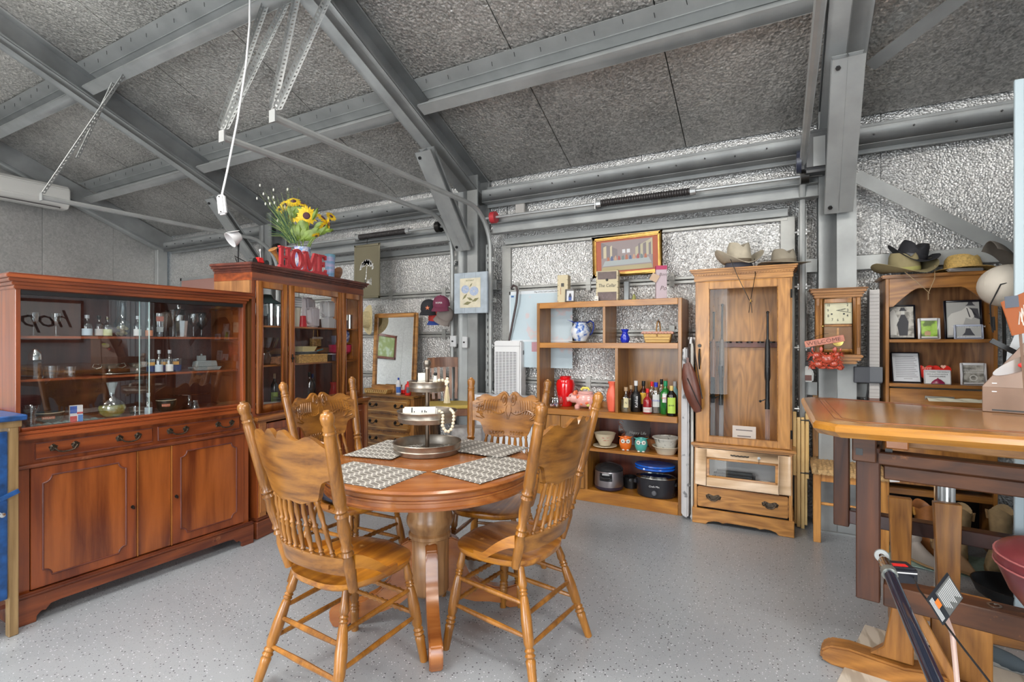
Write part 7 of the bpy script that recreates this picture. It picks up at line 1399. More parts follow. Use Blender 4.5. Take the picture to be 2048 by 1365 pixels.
# crab welcome sign
crabm = plain('crab_red', (.42, .06, .03), .3, var=.4, vscale=40, coat=.4); plq = onY(1647, 683, 3.98); WS = thing('crab_welcome_sign', 'red resin crabs with a small WELCOME plank, hung in front of the clock', 'sign', (plq.x, 3.985, plq.z-.10))
pk = build('plank', MB().box(-.115, .115, -.006, .006, -.022, .022, Matrix.Translation((.005, 0, .10)) @ Matrix.Rotation(R(-11), 4, 'Y')), plain('faded_red_wood', (.52, .20, .14), .6, var=.3, vscale=30), WS, bevel=.003); text('WELCOME', .036, mah_dark, WS, (-.0, -.0085, .098), (pi/2, R(-11), 0), sx=1.15)
def crab(cx, cz, s, nm='crab'):
    c = build(nm, MB().ball((cx, -.012, cz), .030*s, 16, 10, sc=(1.25, .7, .95)), crabm, WS); lg = MB()
    for q in (-1, 1):
        for k in range(4): a = -.7+.42*k; lg.tube([(cx+q*.028*s, -.008, cz), (cx+q*(.055)*s, -.014, cz+.03*s*sin(a)+.012*s), (cx+q*.078*s, -.008, cz+.055*s*sin(a)-.012*s)], [.005*s, .0045*s, .002*s], 6)
        lg.tube([(cx+q*.02*s, -.015, cz+.022*s), (cx+q*.042*s, -.024, cz+.046*s)], .006*s, 6).ball((cx+q*.036*s, -.026, cz+.060*s), .013*s, 8, 5, sc=(.8, .6, 1.3)); lg.ball((cx+q*.010*s, -.028, cz+.034*s), .0045*s, 6, 4)
    build('legs_and_claws', lg, crabm, c)
crab(.025, -.02, 1.1); crab(-.04, .005, .7); crab(.06, -.05, .7); crab(-.03, -.055, .75); crab(.075, .012, .55)
bz = MB()
for k in range(30): a = rr.random(); bz.ball((-.085+.19*rr.random(), .002, -.085+.02*rr.random()), .013, 6, 4, sc=(1.3, .8, .6))
o = build('shell_base', bz, crabm, WS); o['kind'] = 'stuff'; build('hanging_cord', MB().tube([(-.09, 0, .11), (.0, .02, .15), (.03, .03, .152)], .0012, 4), black, WS)
# things on the girts
p = onY(1612, 748, 4.28); p.z = 1.052; t = thing('spray_bottle', 'white spray cleaner bottle with a black trigger on the wall girt', 'bottle', p); build('body', MB().prism([(-.045, 0), (.045, 0), (.05, .07), (.02, .115), (-.02, .115), (-.045, .06)], -.022, .022), plain('bottle_white', (.66, .66, .64), .3), t, bevel=.008, seg=2); build('trigger', MB().box(-.035, .03, -.012, .012, .115, .15).box(-.045, -.03, -.008, .008, .08, .13), black, t, bevel=.003); build('label', MB().box(-.03, .035, -.0235, -.022, .01, .05), mah_dark, t)
p = onY(1727, 748, 4.22); t = thing('dark_box', 'dark blue-grey electrical box right of the clock foot', 'box', (p.x, 4.22, p.z)); build('box', MB().box(-.06, .10, -.05, .11, -.06, .05), plain('slate_box', (.07, .075, .09), .4), t, bevel=.004); build('flap', MB().box(.03, .10, -.052, -.05, -.05, .05), plain('slate_box2', (.14, .15, .17), .4), t)
t = thing('black_strap', 'black hanging strap hook between the clock column and the photo hutch', 'strap', onY(1744, 790, 4.24)); build('strap', MB().tube([(-.012, 0, .11), (-.03, 0, -.02), (-.035, 0, -.10)], .006).tube([(-.012, 0, .11), (.012, 0, -.03), (.03, 0, -.12)], .006).tube([(-.02, 0, .08), (.0, -.02, .02), (-.015, 0, -.08)], .005), black, t)

# ================================================================== PHOTO HUTCH ON THE RIGHT
PHY = 4.16; hxl, hxr = onY(1771, 680, PHY).x, onY(1996, 680, PHY).x; PH = thing('photo_hutch', 'oak hutch with an arched top rail, framed photos and a drawer', 'hutch', (hxl, PHY, 0)); PW_ = hxr-hxl; PD = .27
pzt = lz_at(PH, 1775, 558, 0)
def pz(px, py, ly=0): return lz_at(PH, px, py, ly)
zA, zB, zC = pz(1780, 679), pz(1780, 767), pz(1780, 800)-.06
build('side_panel', MB().box(0, .02, 0, PD, 0, pzt), oak_z, PH, bevel=.002); build('side_panel', MB().box(PW_-.02, PW_, 0, PD, 0, pzt), oak_z, PH, bevel=.002); build('back_panel', MB().box(.02, PW_-.02, PD-.01, PD, .45, pzt), hick_x if 0 else wood('hutch_back', (.13, .05, .02), (.34, .16, .06), 'z', fine=50, rings=8), PH)
build('top_board', MB().box(-.025, PW_+.02, -.02, PD, pzt, pzt+.022), oak_x, PH, bevel=.006, seg=2)
zr = pz(1780, 606); zarc = pz(1880, 580); n = 24; arch = [(.02, pzt), (.02, zr-.03)]+[(.02+(PW_-.04)*k/n, zr-.03+(zarc-zr+.045)*min(1, max(0, (sin(pi*k/n)**1.0-.12)*1.55))) for k in range(1, n)]+[(PW_-.02, zr-.03), (PW_-.02, pzt)]
build('arched_rail', MB().prism(arch, .0, .018), oak_x, PH, bevel=.002)
for z in (zA, zB): build('shelf', MB().box(.02, PW_-.02, .005, PD-.01, z-.022, z), oak_x, PH, bevel=.002)
dr = build('drawer', MB().box(.022, PW_-.022, -.006, .016, zB-.20, zB-.032), oak_x, PH, bevel=.003); build('bar_handle', MB().box(PW_*.36, PW_*.62, -.03, -.018, zB-.085, zB-.073).box(PW_*.37, PW_*.385, -.02, -.006, zB-.085, zB-.073).box(PW_*.60, PW_*.615, -.02, -.006, zB-.085, zB-.073), plain('brushed_nickel', (.5, .48, .44), .3, .9), dr)
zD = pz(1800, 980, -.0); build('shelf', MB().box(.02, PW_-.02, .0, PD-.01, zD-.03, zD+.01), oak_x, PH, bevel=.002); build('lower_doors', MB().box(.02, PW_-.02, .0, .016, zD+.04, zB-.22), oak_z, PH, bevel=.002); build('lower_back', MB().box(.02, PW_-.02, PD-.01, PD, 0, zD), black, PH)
for z in (.0,): build('shelf_pins', MB().rod((PW_-.021, .06, zA+.10), (PW_-.026, .06, zA+.10), .003).rod((PW_-.021, .06, zA+.16), (PW_-.026, .06, zA+.16), .003), black, PH)
def phx(px, ly): return lx_at(PH, px, ly)
blackfr = plain('frame_black', (.012, .012, .02), .3); whitefr = plain('frame_white', (.66, .66, .68), .5)
sep = ramp_mat('old_photo', [(0, (.06, .055, .05)), (.42, (.16, .15, .13)), (.55, (.42, .40, .36)), (1, (.62, .60, .55))], tscale=26, rough=.3, detail=6); pg = plain('photo_grey', (.40, .40, .39), .4); pdk = plain('photo_dark', (.05, .05, .06), .6); plt = plain('photo_light', (.62, .61, .58), .4)
def pfr(pxa, pxb, top, z, ly, rim, mt, pic, lb, lean=-8, rz=0):
    xa, xb = phx(pxa, ly), phx(pxb, ly); h = lz_at(PH, (pxa+pxb)/2, top, ly)-z; return frame(0, ly, z, xb-xa, h, rim, mt, pic, lb, rz=rz, lean=lean, root=PH, pos=at(PH, (xa+xb)/2, ly, z), group=None), xb-xa, h
t, w_, h = pfr(1777, 1832, 610, zA+.001, .12, .010, blackfr, sep, 'black-framed old photo of a seated cowboy, at the left of the upper shelf')
pg2 = lambda pts, m_, y=-.0052: MB().prism([(x*w_, z_*h) for x, z_ in pts], y, y+.0012)
build('photo_figure', pg2([(-.1, .1), (.2, .1), (.25, .5), (.12, .72), (-.02, .72), (-.18, .45)], 0), pdk, t); build('photo_hat', pg2([(-.1, .83), (.2, .83), (.14, .87), (.1, .93), (-.02, .93), (-.05, .87)], 0), pdk, t); build('photo_face', pg2([(-.02, .72), (.11, .72), (.11, .83), (-.02, .83)], 0), plt, t); build('photo_horse', pg2([(-.42, .12), (-.2, .12), (-.2, .4), (-.1, .55), (-.3, .9), (-.42, .8)], 0), plt, t)
t, w_, h = pfr(1889, 1966, 600, zA+.001, .12, .012, blackfr, pg, 'large black-framed photo of a white horse, at the right of the upper shelf')
build('photo_horse', pg2([(-.40, .10), (-.28, .10), (-.25, .35), (.0, .35), (.08, .55), (.22, .50), (.30, .58), (.24, .74), (.12, .84), (-.02, .74), (-.3, .66), (-.40, .55)], 0), plt, t); build('photo_rider', pg2([(.14, .80), (.40, .78), (.44, .50), (.30, .55), (.22, .80)], 0, -.0046), pdk, t); build('photo_hat', pg2([(.08, .86), (.34, .86), (.28, .90), (.26, .96), (.16, .96), (.14, .90)], 0), pdk, t); build('bridle', pg2([(.10, .80), (.125, .80), (.20, .56), (.17, .56)], 0, -.0062), pdk, t)
t, w_, h = pfr(1836, 1881, 637, zA+.001, .05, .016, whitefr, ramp_mat('garden_photo', [(0, (.03, .03, .02)), (.42, (.10, .16, .03)), (.5, (.30, .50, .06)), (.62, (.42, .62, .14)), (1, (.30, .16, .08))], tscale=14, rough=.3), 'white-framed color snapshot of a dog in green grass, upper shelf center'); build('photo_dog', pg2([(-.2, .18), (.05, .16), (.08, .34), (-.08, .40), (-.2, .34)], 0), plain('dog_tan', (.48, .30, .18), .6), t)
t, w_, h = pfr(1908, 1967, 650, zA+.001, .02, .010, plain('frame_lilac', (.46, .50, .62), .4), pg, 'wide pale-blue framed quote with a grey portrait, in front of the horse photo'); text('NOTHING BUT FUN', .018, white, t, (0, -.0055, h*.88)); text('HORSE WHISPERER', .014, white, t, (0, -.0055, h*.14)); build('photo_figure', pg2([(-.22, .25), (.22, .25), (.14, .45), (.06, .75), (-.08, .75), (-.12, .45)], 0), pdk, t)
t, w_, h = pfr(1785, 1843, 702, zB+.001, .10, .006, blackfr, plain('paper_grey', (.54, .56, .60), .4), 'black-framed typed letter leaning at the left of the lower shelf', lean=-22)
for q in range(13): build('print_line', MB().box(-w_*(.36 if q < 12 else .1), w_*(.30+.05*((q*7) % 3)) if q < 12 else w_*.2, -.005, -.0042, h*(.86-.062*q), h*(.86-.062*q)+.003), plain('ink_grey2', (.18, .18, .20), .6), t)
hr = plain('heart_red', (.70, .02, .01), .3); t = thing('heart_sign', 'red double-heart sign behind the white quote plaque', 'sign', at(PH, phx(1866, .14), .14, zB+.001), rot=(R(-6), 0, 0))
for s in (-1, 1): build('heart', MB().prism([(s*.042+.055*sin(a)**3*1.0, .075+.0036*(13*cos(a)-5*cos(2*a)-2*cos(3*a)-cos(4*a))) for a in [2*pi*k/28 for k in range(28)]], -.004, .004), hr, t)
text('I love', .030, plain('pink_ink', (.8, .45, .35), .5), t, (-.04, -.0048, .10), shear=.2); build('small_heart', MB().prism([(.055+.014*sin(a)**3, .11+.0009*(13*cos(a)-5*cos(2*a)-2*cos(3*a)-cos(4*a))) for a in [2*pi*k/20 for k in range(20)]], -.0052, -.004), plain('pink_ink', (.8, .45, .35), .5), t)
t, w_, h = pfr(1848, 1902, 741, zB+.001, .05, .004, whitefr, plain('plaque_white', (.66, .67, .68), .5), 'small white quote plaque with a red dome mark, lower shelf center')
for q, s_ in enumerate(('TO WORRY THE WORLD', 'ADD A LITTLE NOTE &', 'MORNING SMILES')): text(s_, .0105, black, t, (0, -.0048, h*(.86-.16*q)))
build('red_dome', MB().lathe([(0, 0), (.036, 0), (.032, .012), (.018, .026), (.004, .034), (0, .042)], 24, Matrix.Translation((0, -.016, 0)), sy=.35), plain('dome_maroon', (.22, .01, .05), .25), t)
t, w_, h = pfr(1921, 1974, 727, zB+.001, .06, .014, whitefr, sep, 'white-framed grey photo with a motto and a ring, lower shelf right'); build('ring_mark', MB().lathe([(.014, 0), (.020, 0), (.020, .001), (.014, .001)], 20, Matrix.Translation((0, -.0045, h*.32)) @ Matrix.Rotation(pi/2, 4, 'X')), plt, t); text('SOME THINGS TAKE', .011, white, t, (0, -.0052, h*.68)); text('TIME AND COURAGE', .011, white, t, (0, -.0052, h*.57))
# hats on the hutch
hz_ = pzt+.023
olv = plain('olive_felt', (.30, .25, .13), .85, var=.15); bks = plain('black_felt', (.02, .02, .025), .8)
t = brim_hat('bush_hat', 'olive bush hat with cords on the photo hutch, under a black hat', at(PH, phx(1808, .06), .06, hz_+.03), (R(6), R(-6), R(25)), olv, R0=.175, r=.085, h=.12, curl=.07, band=plain('olive_band', (.38, .36, .12), .8)); build('chin_cord', MB().tube([(-.08, -.12, .0), (-.02, -.18, -.10), (.02, -.19, -.15)], .0025, 5).tube([(.10, -.13, .02), (.06, -.18, -.06), (.01, -.19, -.15), (.01, -.19, -.19)], .0025, 5), plain('tan_cord', (.35, .24, .13), .7), t)
brim_hat('black_hat', 'black hat tipped on top of the olive bush hat', at(PH, phx(1822, .10), .10, hz_+.125), (R(14), R(14), R(10)), bks, R0=.145, r=.085, h=.10, curl=.055, band=plain('shiny_black', (.03, .03, .035), .3))
t = brim_hat('woven_straw_hat', 'golden woven straw hat lying on the photo hutch', at(PH, phx(1925, .09), .09, hz_+.02), (R(-6), R(4), R(30)), plain('golden_straw', (.58, .38, .12), .7, bump=1, bscale=110, var=.3, vscale=90), R0=.155, r=.092, h=.085, curl=-.01, crease=.01); 
t = thing('folded_umbrella', 'flat grey folded pouch in front of the straw hat', 'pouch', at(PH, phx(1930, -.0), -.0, hz_+.001), R(20)); build('pouch', MB().box(-.10, .10, -.02, .02, 0, .02), plain('pouch_grey', (.36, .34, .33), .6), t, bevel=.008, seg=3)
t = thing('corrugated_tube', 'pale ribbed box edge between clock column and photo hutch', 'box', at(PH, -.055, .06, .0)); build('carton', MB().box(-.028, .028, -.02, .10, .96, 1.70), plain('ribbed_grey', (.52, .50, .49), .6), t); t.location.z = .0
for k in range(30): build('rib', MB().box(-.029, .029, -.022, -.019, .97+.024*k, .975+.024*k), plain('rib_shadow', (.40, .38, .37), .6), t)
build('lower_carton', MB().box(-.028, .028, -.02, .10, 0, .96), plain('brown_carton', (.20, .12, .10), .6), t)
# ================================================================== TRESTLE BAR TABLE IN THE RIGHT FOREGROUND
TT = thing('trestle_bar_table', 'counter-height oak table on a dark red timber frame and carved oak trestles', 'table', (0, 0, 0))
zt0 = 1.05
def tz(px, py, z=zt0): return onZ(px, py, z)
A_, C_ = tz(1607, 796), tz(1627, 846); y0 = C_.y; x0 = .10
out = [(.165, 2.17), (2.15, 2.14), (2.2, 3.00), (1.35, 3.02), (.70, 3.00), (.20, 3.19), (.135, 3.19), (.085, 3.13), (.10, 2.24)]
def inset(P, d): c = Vector((1.1, 2.62)); return [(x+(c.x-x)/max(.01, abs(c.x-x))*d if abs(c.x-x) > .01 else x, y+(c.y-y)/max(.01, abs(c.y-y))*d) for x, y in P]
top_w = wood('bar_top_oak', (.30, .115, .014), (.54, .235, .034), 'x', fine=45, rings=4, rough=.16, coat=.9)
mbt = MB(); n = len(out)
lay = [(inset(out, .02), zt0-.052), (out, zt0-.030), (out, zt0-.012), (inset(out, .010), zt0-.003), (inset(out, .030), zt0)]
vs = [(x, y, z) for P, z in lay for x, y in P]; fs = [(j*n+i, j*n+(i+1) % n, (j+1)*n+(i+1) % n, (j+1)*n+i) for j in range(len(lay)-1) for i in range(n)]+[tuple(range(n-1, -1, -1)), tuple((len(lay)-1)*n+i for i in range(n))]
mbt._add(vs, fs); build('tabletop', mbt, top_w, TT, ang=25)
for k, d_ in enumerate((.075, .088, .101)): P = inset(out, d_); build('inlay_line', MB().tube([(x, y, zt0-.001) for x, y in P+[P[0]]], .0022, 4), mah_dark if k != 1 else oak_x, TT)
ang = R(-10); M0 = Matrix.Translation((.235, 2.335, 0)) @ Matrix.Rotation(ang, 4, 'Z')     # frame corner; local x along the table, local y to the back
def tm(name, b, mt, bev=.004): return build(name, MB().box(*b, M0), mt, TT, bevel=bev)
L = 1.75; bt_ = zt0-.055
tm('front_post', (0.01, .085, 0, .075, .365, bt_-.045), red_timz); tm('back_post', (-.15, -.08, .86, .93, .365, bt_-.0), red_timz)
tm('cross_beam', (.0, .075, -.03, .90, bt_-.10, bt_-.0), red_tim); tm('top_rail', (.02, L, .0, .075, bt_-.108, bt_-.062), red_tim); tm('upper_rail', (.095, L, .02, .075, bt_-.165, bt_-.112), red_tim)
tm('inner_board', (.12, L, .12, .15, bt_-.055, bt_), hick_x); tm('end_block', (.10, .17, .03, .12, bt_-.05, bt_), table_w)
for x in (.012, .10): build('bolt_hole', MB().box(x, x+.022, -.032 if x < .05 else .026, -.028 if x < .05 else .031, bt_-.075, bt_-.05, M0), black, TT)
tm('lower_rail', (.095, L, -.01, .08, .365, .445), red_tim); tm('back_lower_rail', (-.08, L, .86, .93, .385, .455), plain('dark_stain', (.045, .014, .010), .35, coat=.3, var=.4, vscale=8))
# oak trestle: foot, upright boards, diagonal brace
ftp = [(-.26, .015), (-.26, .05), (-.23, .078), (-.16, .088), (-.06, .082), (.02, .078), (.07, .088), (1.0, .088), (1.05, .08), (1.1, .05), (1.1, .0), (.95, .0), (.90, .012), (.05, .012), (-.05, .0), (-.22, .0)]
Mf = Matrix.Translation((.40, 2.495, 0)) @ Matrix.Rotation(R(-8), 4, 'Z')
build('trestle_foot', MB().prism(ftp, -.045, .045, Mf), oak_x, TT, bevel=.008, seg=2)
build('upright_board', MB().prism([(-.09, .085), (.05, .085), (.05, .37), (-.01, .37), (-.03, .22), (-.045, .13)], -.02, .02, Mf), oak_z, TT, bevel=.004); build('upright_board', MB().prism([(.10, .085), (.275, .085), (.275, .40), (.10, .40)], -.02, .02, Mf), oak_z, TT, bevel=.004)
build('diagonal_brace', MB().bar(Mf @ Vector((.03, -.05, .37)), Mf @ Vector((.20, -.07, .03)), .03, .11, (0, 1, 0)), oak_z, TT, bevel=.004)
build('stretcher_block', MB().box(.0, .17, -.04, .04, .30, .385, Mf), oak_x, TT, bevel=.003)
for px0, px1 in ((1781, 1822), (1871, 1921)):
    a = onY((px0+px1)/2, 1150, 3.0); w2 = abs(onY(px1, 1150, 3.0).x-onY(px0, 1150, 3.0).x)/2
    build('rear_upright', MB().prism([(a.x-w2*.6, .02), (a.x+w2*.9, .02), (a.x+w2*1.15, .60), (a.x-w2*1.15, .60)], 3.0, 3.04), oak_z, TT, bevel=.003)
build('rear_foot', MB().box(.45, 1.35, 2.99, 3.05, 0, .09), oak_x, TT, bevel=.005)
# ------------------------------------------------------------------ rug
rg = build('striped_rug', MB().box(-.0, 1.5, 0, .75, 0, .010, Matrix.Rotation(R(-20), 4, 'Z')), ramp_mat('rug_weave', [(0, (.28, .23, .18)), (.44, (.40, .34, .27)), (.50, (.58, .52, .44)), (1, (.62, .57, .49))], scale=(7, 1.2, 1), tscale=2.2, detail=3, rough=.95), bevel=.003); rg.location = onZ(1650, 1330, 0)+Vector((-.02, -.30, .001)); rg.rotation_euler = (0, 0, R(4)); tag(rg, 'cream and taupe striped rug corner under the front trestle foot', 'rug')
# ------------------------------------------------------------------ chair behind with woven seat
KC = thing('woven_seat_chair', 'oak side chair with a woven cord seat behind the bar table', 'chair', onZ(1706, 1092, 0)+Vector((-.02, -.03, 0)), R(0)); orz = wood('orange_oak', (.36, .14, .03), (.66, .31, .08), 'z', fine=60, rings=4)
for sx in (-1, 1):
    build('leg', MB().box(sx*.185-.022, sx*.185+.022, -.02, .022, 0, .49), orz, KC, bevel=.003); build('back_leg', MB().prism([(.36, 0), (.40, 0), (.40, .5), (.455, .98), (.42, .98), (.36, .5)], sx*.175-.018, sx*.175+.018, plane='yz'), orz, KC, bevel=.003)
    build('side_rail', MB().box(sx*.18-.012, sx*.18+.012, .02, .37, .40, .455), orz, KC); build('stretcher', MB().rod((sx*.18, .0, .20), (sx*.18, .38, .20), .010), orz, KC)
build('front_rail', MB().box(-.165, .165, -.008, .015, .41, .475), orz, KC); build('front_stretcher', MB().rod((-.17, 0, .26), (.17, 0, .26), .010), orz, KC)
for z in (.62, .80): build('back_slat', MB().box(-.16, .16, .385+.1*(z-.5), .40+.1*(z-.5), z, z+.10), orz, KC, bevel=.003)
build('woven_seat', MB().grid(lambda u, v: (-.215+.43*u, -.035+.42*v, .49+.022*(1-(2*u-1)**8)*(1-(2*v-1)**8)+.003*sin(u*110)), 60, 12, thick=(0, 0, -.03)), plain('cord_tan', (.46, .29, .13), .85, var=.35, vscale=60, bump=.8, bscale=150), KC)
for s in (-1, 1): build('cord_wrap', MB().tube([(s*.20, -.045, .475+.0), (s*.20, -.05, .50), (s*.20, .0, .515)], .014, 8), plain('cord_tan', (.46, .29, .13), .85, var=.35, vscale=60, bump=.8, bscale=150), KC)
pt_ = build('paper_tag', MB().box(-.025, .025, -.001, .001, -.03, .03), white); pt_.location = onY(1788, 955, 3.9); pt_.rotation_euler = (0, R(-8), 0); tag(pt_, 'small white tag with black strokes hanging beside the woven seat', 'tag')
for x in (-.008, .004): build('ink_stroke', MB().box(x, x+.005, -.002, -.001, -.015, .012), black, pt_)
# ------------------------------------------------------------------ boots on a mat
mt = plain('sage_mat', (.30, .42, .36), .9, var=.2, vscale=50); ma = build('boot_mat', MB().grid(lambda u, v: (lerp(.56, 1.40, u), lerp(3.78, 4.14, v), .006+.006*sin(u*14)*(1-v)), 24, 6, thick=(0, 0, -.004)), mt); tag(ma, 'pale sage green mat under the boots', 'mat')
def boot(label, pos, rz, mat, sole, h=.28, s=1.0, group='boots on the mat', inner=None, tall=True):
    t = thing('cowboy_boot', label, 'boot', pos, rz, group)          # toe points along local -y
    def prof(v):   # center y, half width x, half length y, z  (from sole to shaft top)
        return v
    rings_ = [(-.075, .040, .145, .022), (-.072, .044, .145, .045), (-.055, .042, .125, .075), (-.020, .038, .085, .105), (.010, .040, .062, .135), (.016, .048, .064, .19), (.018, .056, .070, h-.02)]
    vs = []; n = 24; mb = MB()
    for k, (cy, wx, ly_, z) in enumerate(rings_):
        for i in range(n):
            a = 2*pi*i/n; x = wx*cos(a)*s; yy = (cy+ly_*sin(a)*1.0)*s; 
            if k < 3 and sin(a) < 0: x *= 1-.45*(abs(sin(a))**3)
            if k < 2 and sin(a) > 0: z2 = z
            vs.append((x, yy, z*s))
    for i in range(n):      # scalloped shaft top
        a = 2*pi*i/n; vs.append((.060*cos(a)*s, (.018+.074*sin(a))*s, (h-.035+.05*abs(sin(a))**1.5)*s))
    for i in range(n):
        a = 2*pi*i/n; vs.append((.052*cos(a)*s, (.018+.064*sin(a))*s, (h-.045+.05*abs(sin(a))**1.5)*s))
    for i in range(n):
        a = 2*pi*i/n; vs.append((.045*cos(a)*s, (.015+.055*sin(a))*s, (h-.12)*s))
    R_ = len(rings_)+3; fs = [(j*n+i, j*n+(i+1) % n, (j+1)*n+(i+1) % n, (j+1)*n+i) for j in range(R_-1) for i in range(n)]+[tuple(range(n-1, -1, -1)), tuple((R_-1)*n+i for i in range(n))]
    build('upper', mb._add(vs, fs), mat, t, ang=60); n2 = 26
    P = [((.046*cos(a)*(1-.45*max(0, -sin(a))**3))*s, (-.075+.152*sin(a))*s) for a in [2*pi*i/n2 for i in range(n2)]]; build('sole', MB().prism(P, .010*s, .024*s, plane='xy'), sole, t); build('heel', MB().box(-.032*s, .032*s, .018*s, .075*s, 0, .024*s), sole, t, bevel=.004)
    for sx in (-1, 1): build('pull_strap', MB().tube([(sx*.058*s, .018*s, (h-.07)*s), (sx*.064*s, .018*s, (h-.02)*s), (sx*.056*s, .018*s, (h-.06)*s)], .008*s, 6), inner or sole, t)
    return t
tan = plain('suede_tan', (.42, .30, .16), .8, var=.25, vscale=18); sol = plain('sole_tan', (.30, .18, .08), .6); bkb = plain('boot_dark', (.06, .045, .035), .4, var=.4, vscale=25); cgn = plain('boot_cognac', (.34, .13, .04), .4, var=.3, vscale=15)
boot('left tan suede western boot of the tall pair at right on the mat', (.95, 4.02, .008), R(-20), tan, sol, .32); boot('right tan suede western boot of the tall pair, nearest the upright panel', (1.14, 4.04, .008), R(-28), tan, sol, .335)
boot('dark harness boot with buckle, leftmost on the mat', (.665, 4.04, .008), R(20), bkb, black, .28); boot('brown tooled boot with orange trim behind the middle rail', (.80, 4.07, .008), R(18), cgn, sol, .30, inner=plain('boot_orange', (.52, .24, .04), .5)); boot('low grey work boot half hidden in the middle', (.70, 3.90, .008), R(35), plain('boot_greige', (.26, .22, .19), .7), sol, .17, .85); boot('tan roper boot in front of the tooled one', (.85, 3.93, .008), R(30), plain('boot_camel', (.40, .24, .12), .6), sol, .20, .95)
# galvanised post + panels at right
pa = onY(1889, 1020, 3.30); t = thing('steel_post', 'bright round-edged steel leg between the boots, behind the table frame', 'post', (pa.x, 3.30, 0)); 
for k, x in enumerate((-.030, -.008, .012, .032)): build('tube', MB().rod((x, 0, 0), (x, 0, .66), .012), chrome if k % 2 == 0 else steel_l, t)
t = thing('brown_carton', 'upright brown cardboard panel at the right behind the boots', 'carton', (onY(2040, 1000, 3.5).x+.03, 3.5, 0)); build('panel', MB().box(-.045, .30, 0, .03, .0, .62), plain('carton_brown', (.22, .15, .12), .7), t)
# ------------------------------------------------------------------ burgundy seat
SE = cw(1.92, 1.72, .60); bgd = plain('burgundy_vinyl', (.13, .022, .028), .35, coat=.3, var=.15); pipe_m = plain('burgundy_pipe', (.30, .09, .09), .4)
t = thing('burgundy_stool', 'round-nosed burgundy vinyl seat cut by the right edge', 'stool', cw(1.590, 1.375, -.0), TH); mb = MB(); n = 36
def sring(r, z, sh=0): return [((r*cos(a)*1.0)+sh, r*sin(a)*.9, z) for a in [2*pi*i/n for i in range(n)]]
S8 = .83; ZZ = lambda z: 1.35-(1.35-z)*S8
rings_ = [sring(r*S8, ZZ(z)) for r, z in ((.05, .34), (.14, .38), (.22, .49), (.255, .575), (.262, .605), (.25, .628), (.20, .645), (.0, .65))]; vs = sum(rings_, []); mb._add(vs, [(j*n+i, j*n+(i+1) % n, (j+1)*n+(i+1) % n, (j+1)*n+i) for j in range(len(rings_)-1) for i in range(n)]); build('seat_pad', mb, bgd, t, ang=60)
for z, r_ in ((ZZ(.582), .259*S8), (ZZ(.616), .258*S8)): build('piping', MB().tube([(r_*cos(a), r_*.9*sin(a), z) for a in [2*pi*i/40 for i in range(41)]], .003, 5), pipe_m, t)
build('stem', MB().rod((0, 0, .04), (0, 0, ZZ(.35)), .03, n=14), chrome, t); build('foot_ring', MB().lathe([(0, 0), (.19, 0), (.19, .012), (.03, .05), (0, .05)], 30), black, t)
# ------------------------------------------------------------------ air strut with battery and tag (leans on the frame)
Pa, Pb = atD(1766, 1118, 1.62), atD(1880, 1385, 1.10); t = thing('pole_saw', 'black extension pole with a chrome coupler leaning by the table frame', 'tool', Pa); dv = Pb-Pa
lowz = (Pa+dv*1.0).z; ext = dv*(Pa.z-.01)/(Pa.z-Pb.z)
build('tube', MB().tube([dv*.13, ext], .0165, 16), plain('gloss_black_blue', (.010, .014, .03), .12, coat=.8), t); build('coupler', MB().turned(dv*.0, dv*.16, [(0, .010), (.2, .016), (.35, .013), (.5, .018), (.7, .015), (.85, .019), (1, .017)], 14), chrome, t); build('collar', MB().turned(dv*.13, dv*.17, [(0, .021), (1, .021)], 12), plain('collar_grey', (.30, .31, .28), .3, .7), t)
build('eye_ring', MB().lathe([(.008, -.006), (.019, -.006), (.021, 0), (.019, .006), (.008, .006)], 20, facing_mat(-dv*.03, (-Pa.x, -Pa.y+.4, .3))), steel_d, t)
bq = atD(1797, 1140, 1.78); t = thing('battery_pack', 'black tool battery with a red stripe on the frame rail', 'battery', bq, TH+R(-12)); build('pack', MB().box(-.045, .045, -.035, .035, -.035, .02), plain('battery_black', (.012, .012, .018), .3), t, bevel=.008, seg=2); build('red_stripe', MB().box(-.035, .02, -.02, .0, .0195, .0215), redp, t); build('slot_ridge', MB().box(-.03, .04, -.036, -.034, .002, .006), white, t)
tg = atD(1890, 1198, 1.45); t = thing('warning_tag', 'black and silver warning tag with orange bar hanging on a wire', 'tag', tg, rot=(R(-20), R(58), TH)); q_ = .058
build('card', MB().box(-q_*.75, q_*.75, -.001, .001, -q_, q_), plain('tag_black', (.02, .025, .03), .3), t); build('card_face', MB().box(-q_*.6, q_*.72, -.0016, -.001, -q_*.35, q_*.96), plain('tag_grey', (.13, .135, .13), .5), t); build('orange_bar', MB().box(-q_*.35, q_*.05, -.0022, -.0015, -q_*.7, -q_*.4), plain('tag_orange', (.80, .20, .03), .5), t)
for k in range(12): build('print_line', MB().box(-q_*.5, q_*(.3+.1*(k % 4)), -.0022, -.0015, -q_*.25+k*q_*.1, -q_*.25+k*q_*.1+.002), white, t)
for k in range(4): build('print_line', MB().box(-q_*.6, q_*.6, -.0016, -.001, -q_*.92+k*q_*.07, -q_*.92+k*q_*.07+.002), white, t)
t = thing('black_cable', 'thin black cable sagging from the battery past the tag to the floor', 'cable', bq); build('cable', MB().tube([Vector((.04, -.02, -.01)), atD(1838, 1180, 1.60)-bq, atD(1880, 1235, 1.46)-bq, atD(1925, 1295, 1.38)-bq, atD(1985, 1372, 1.28)-bq], .003, 6), black, t)
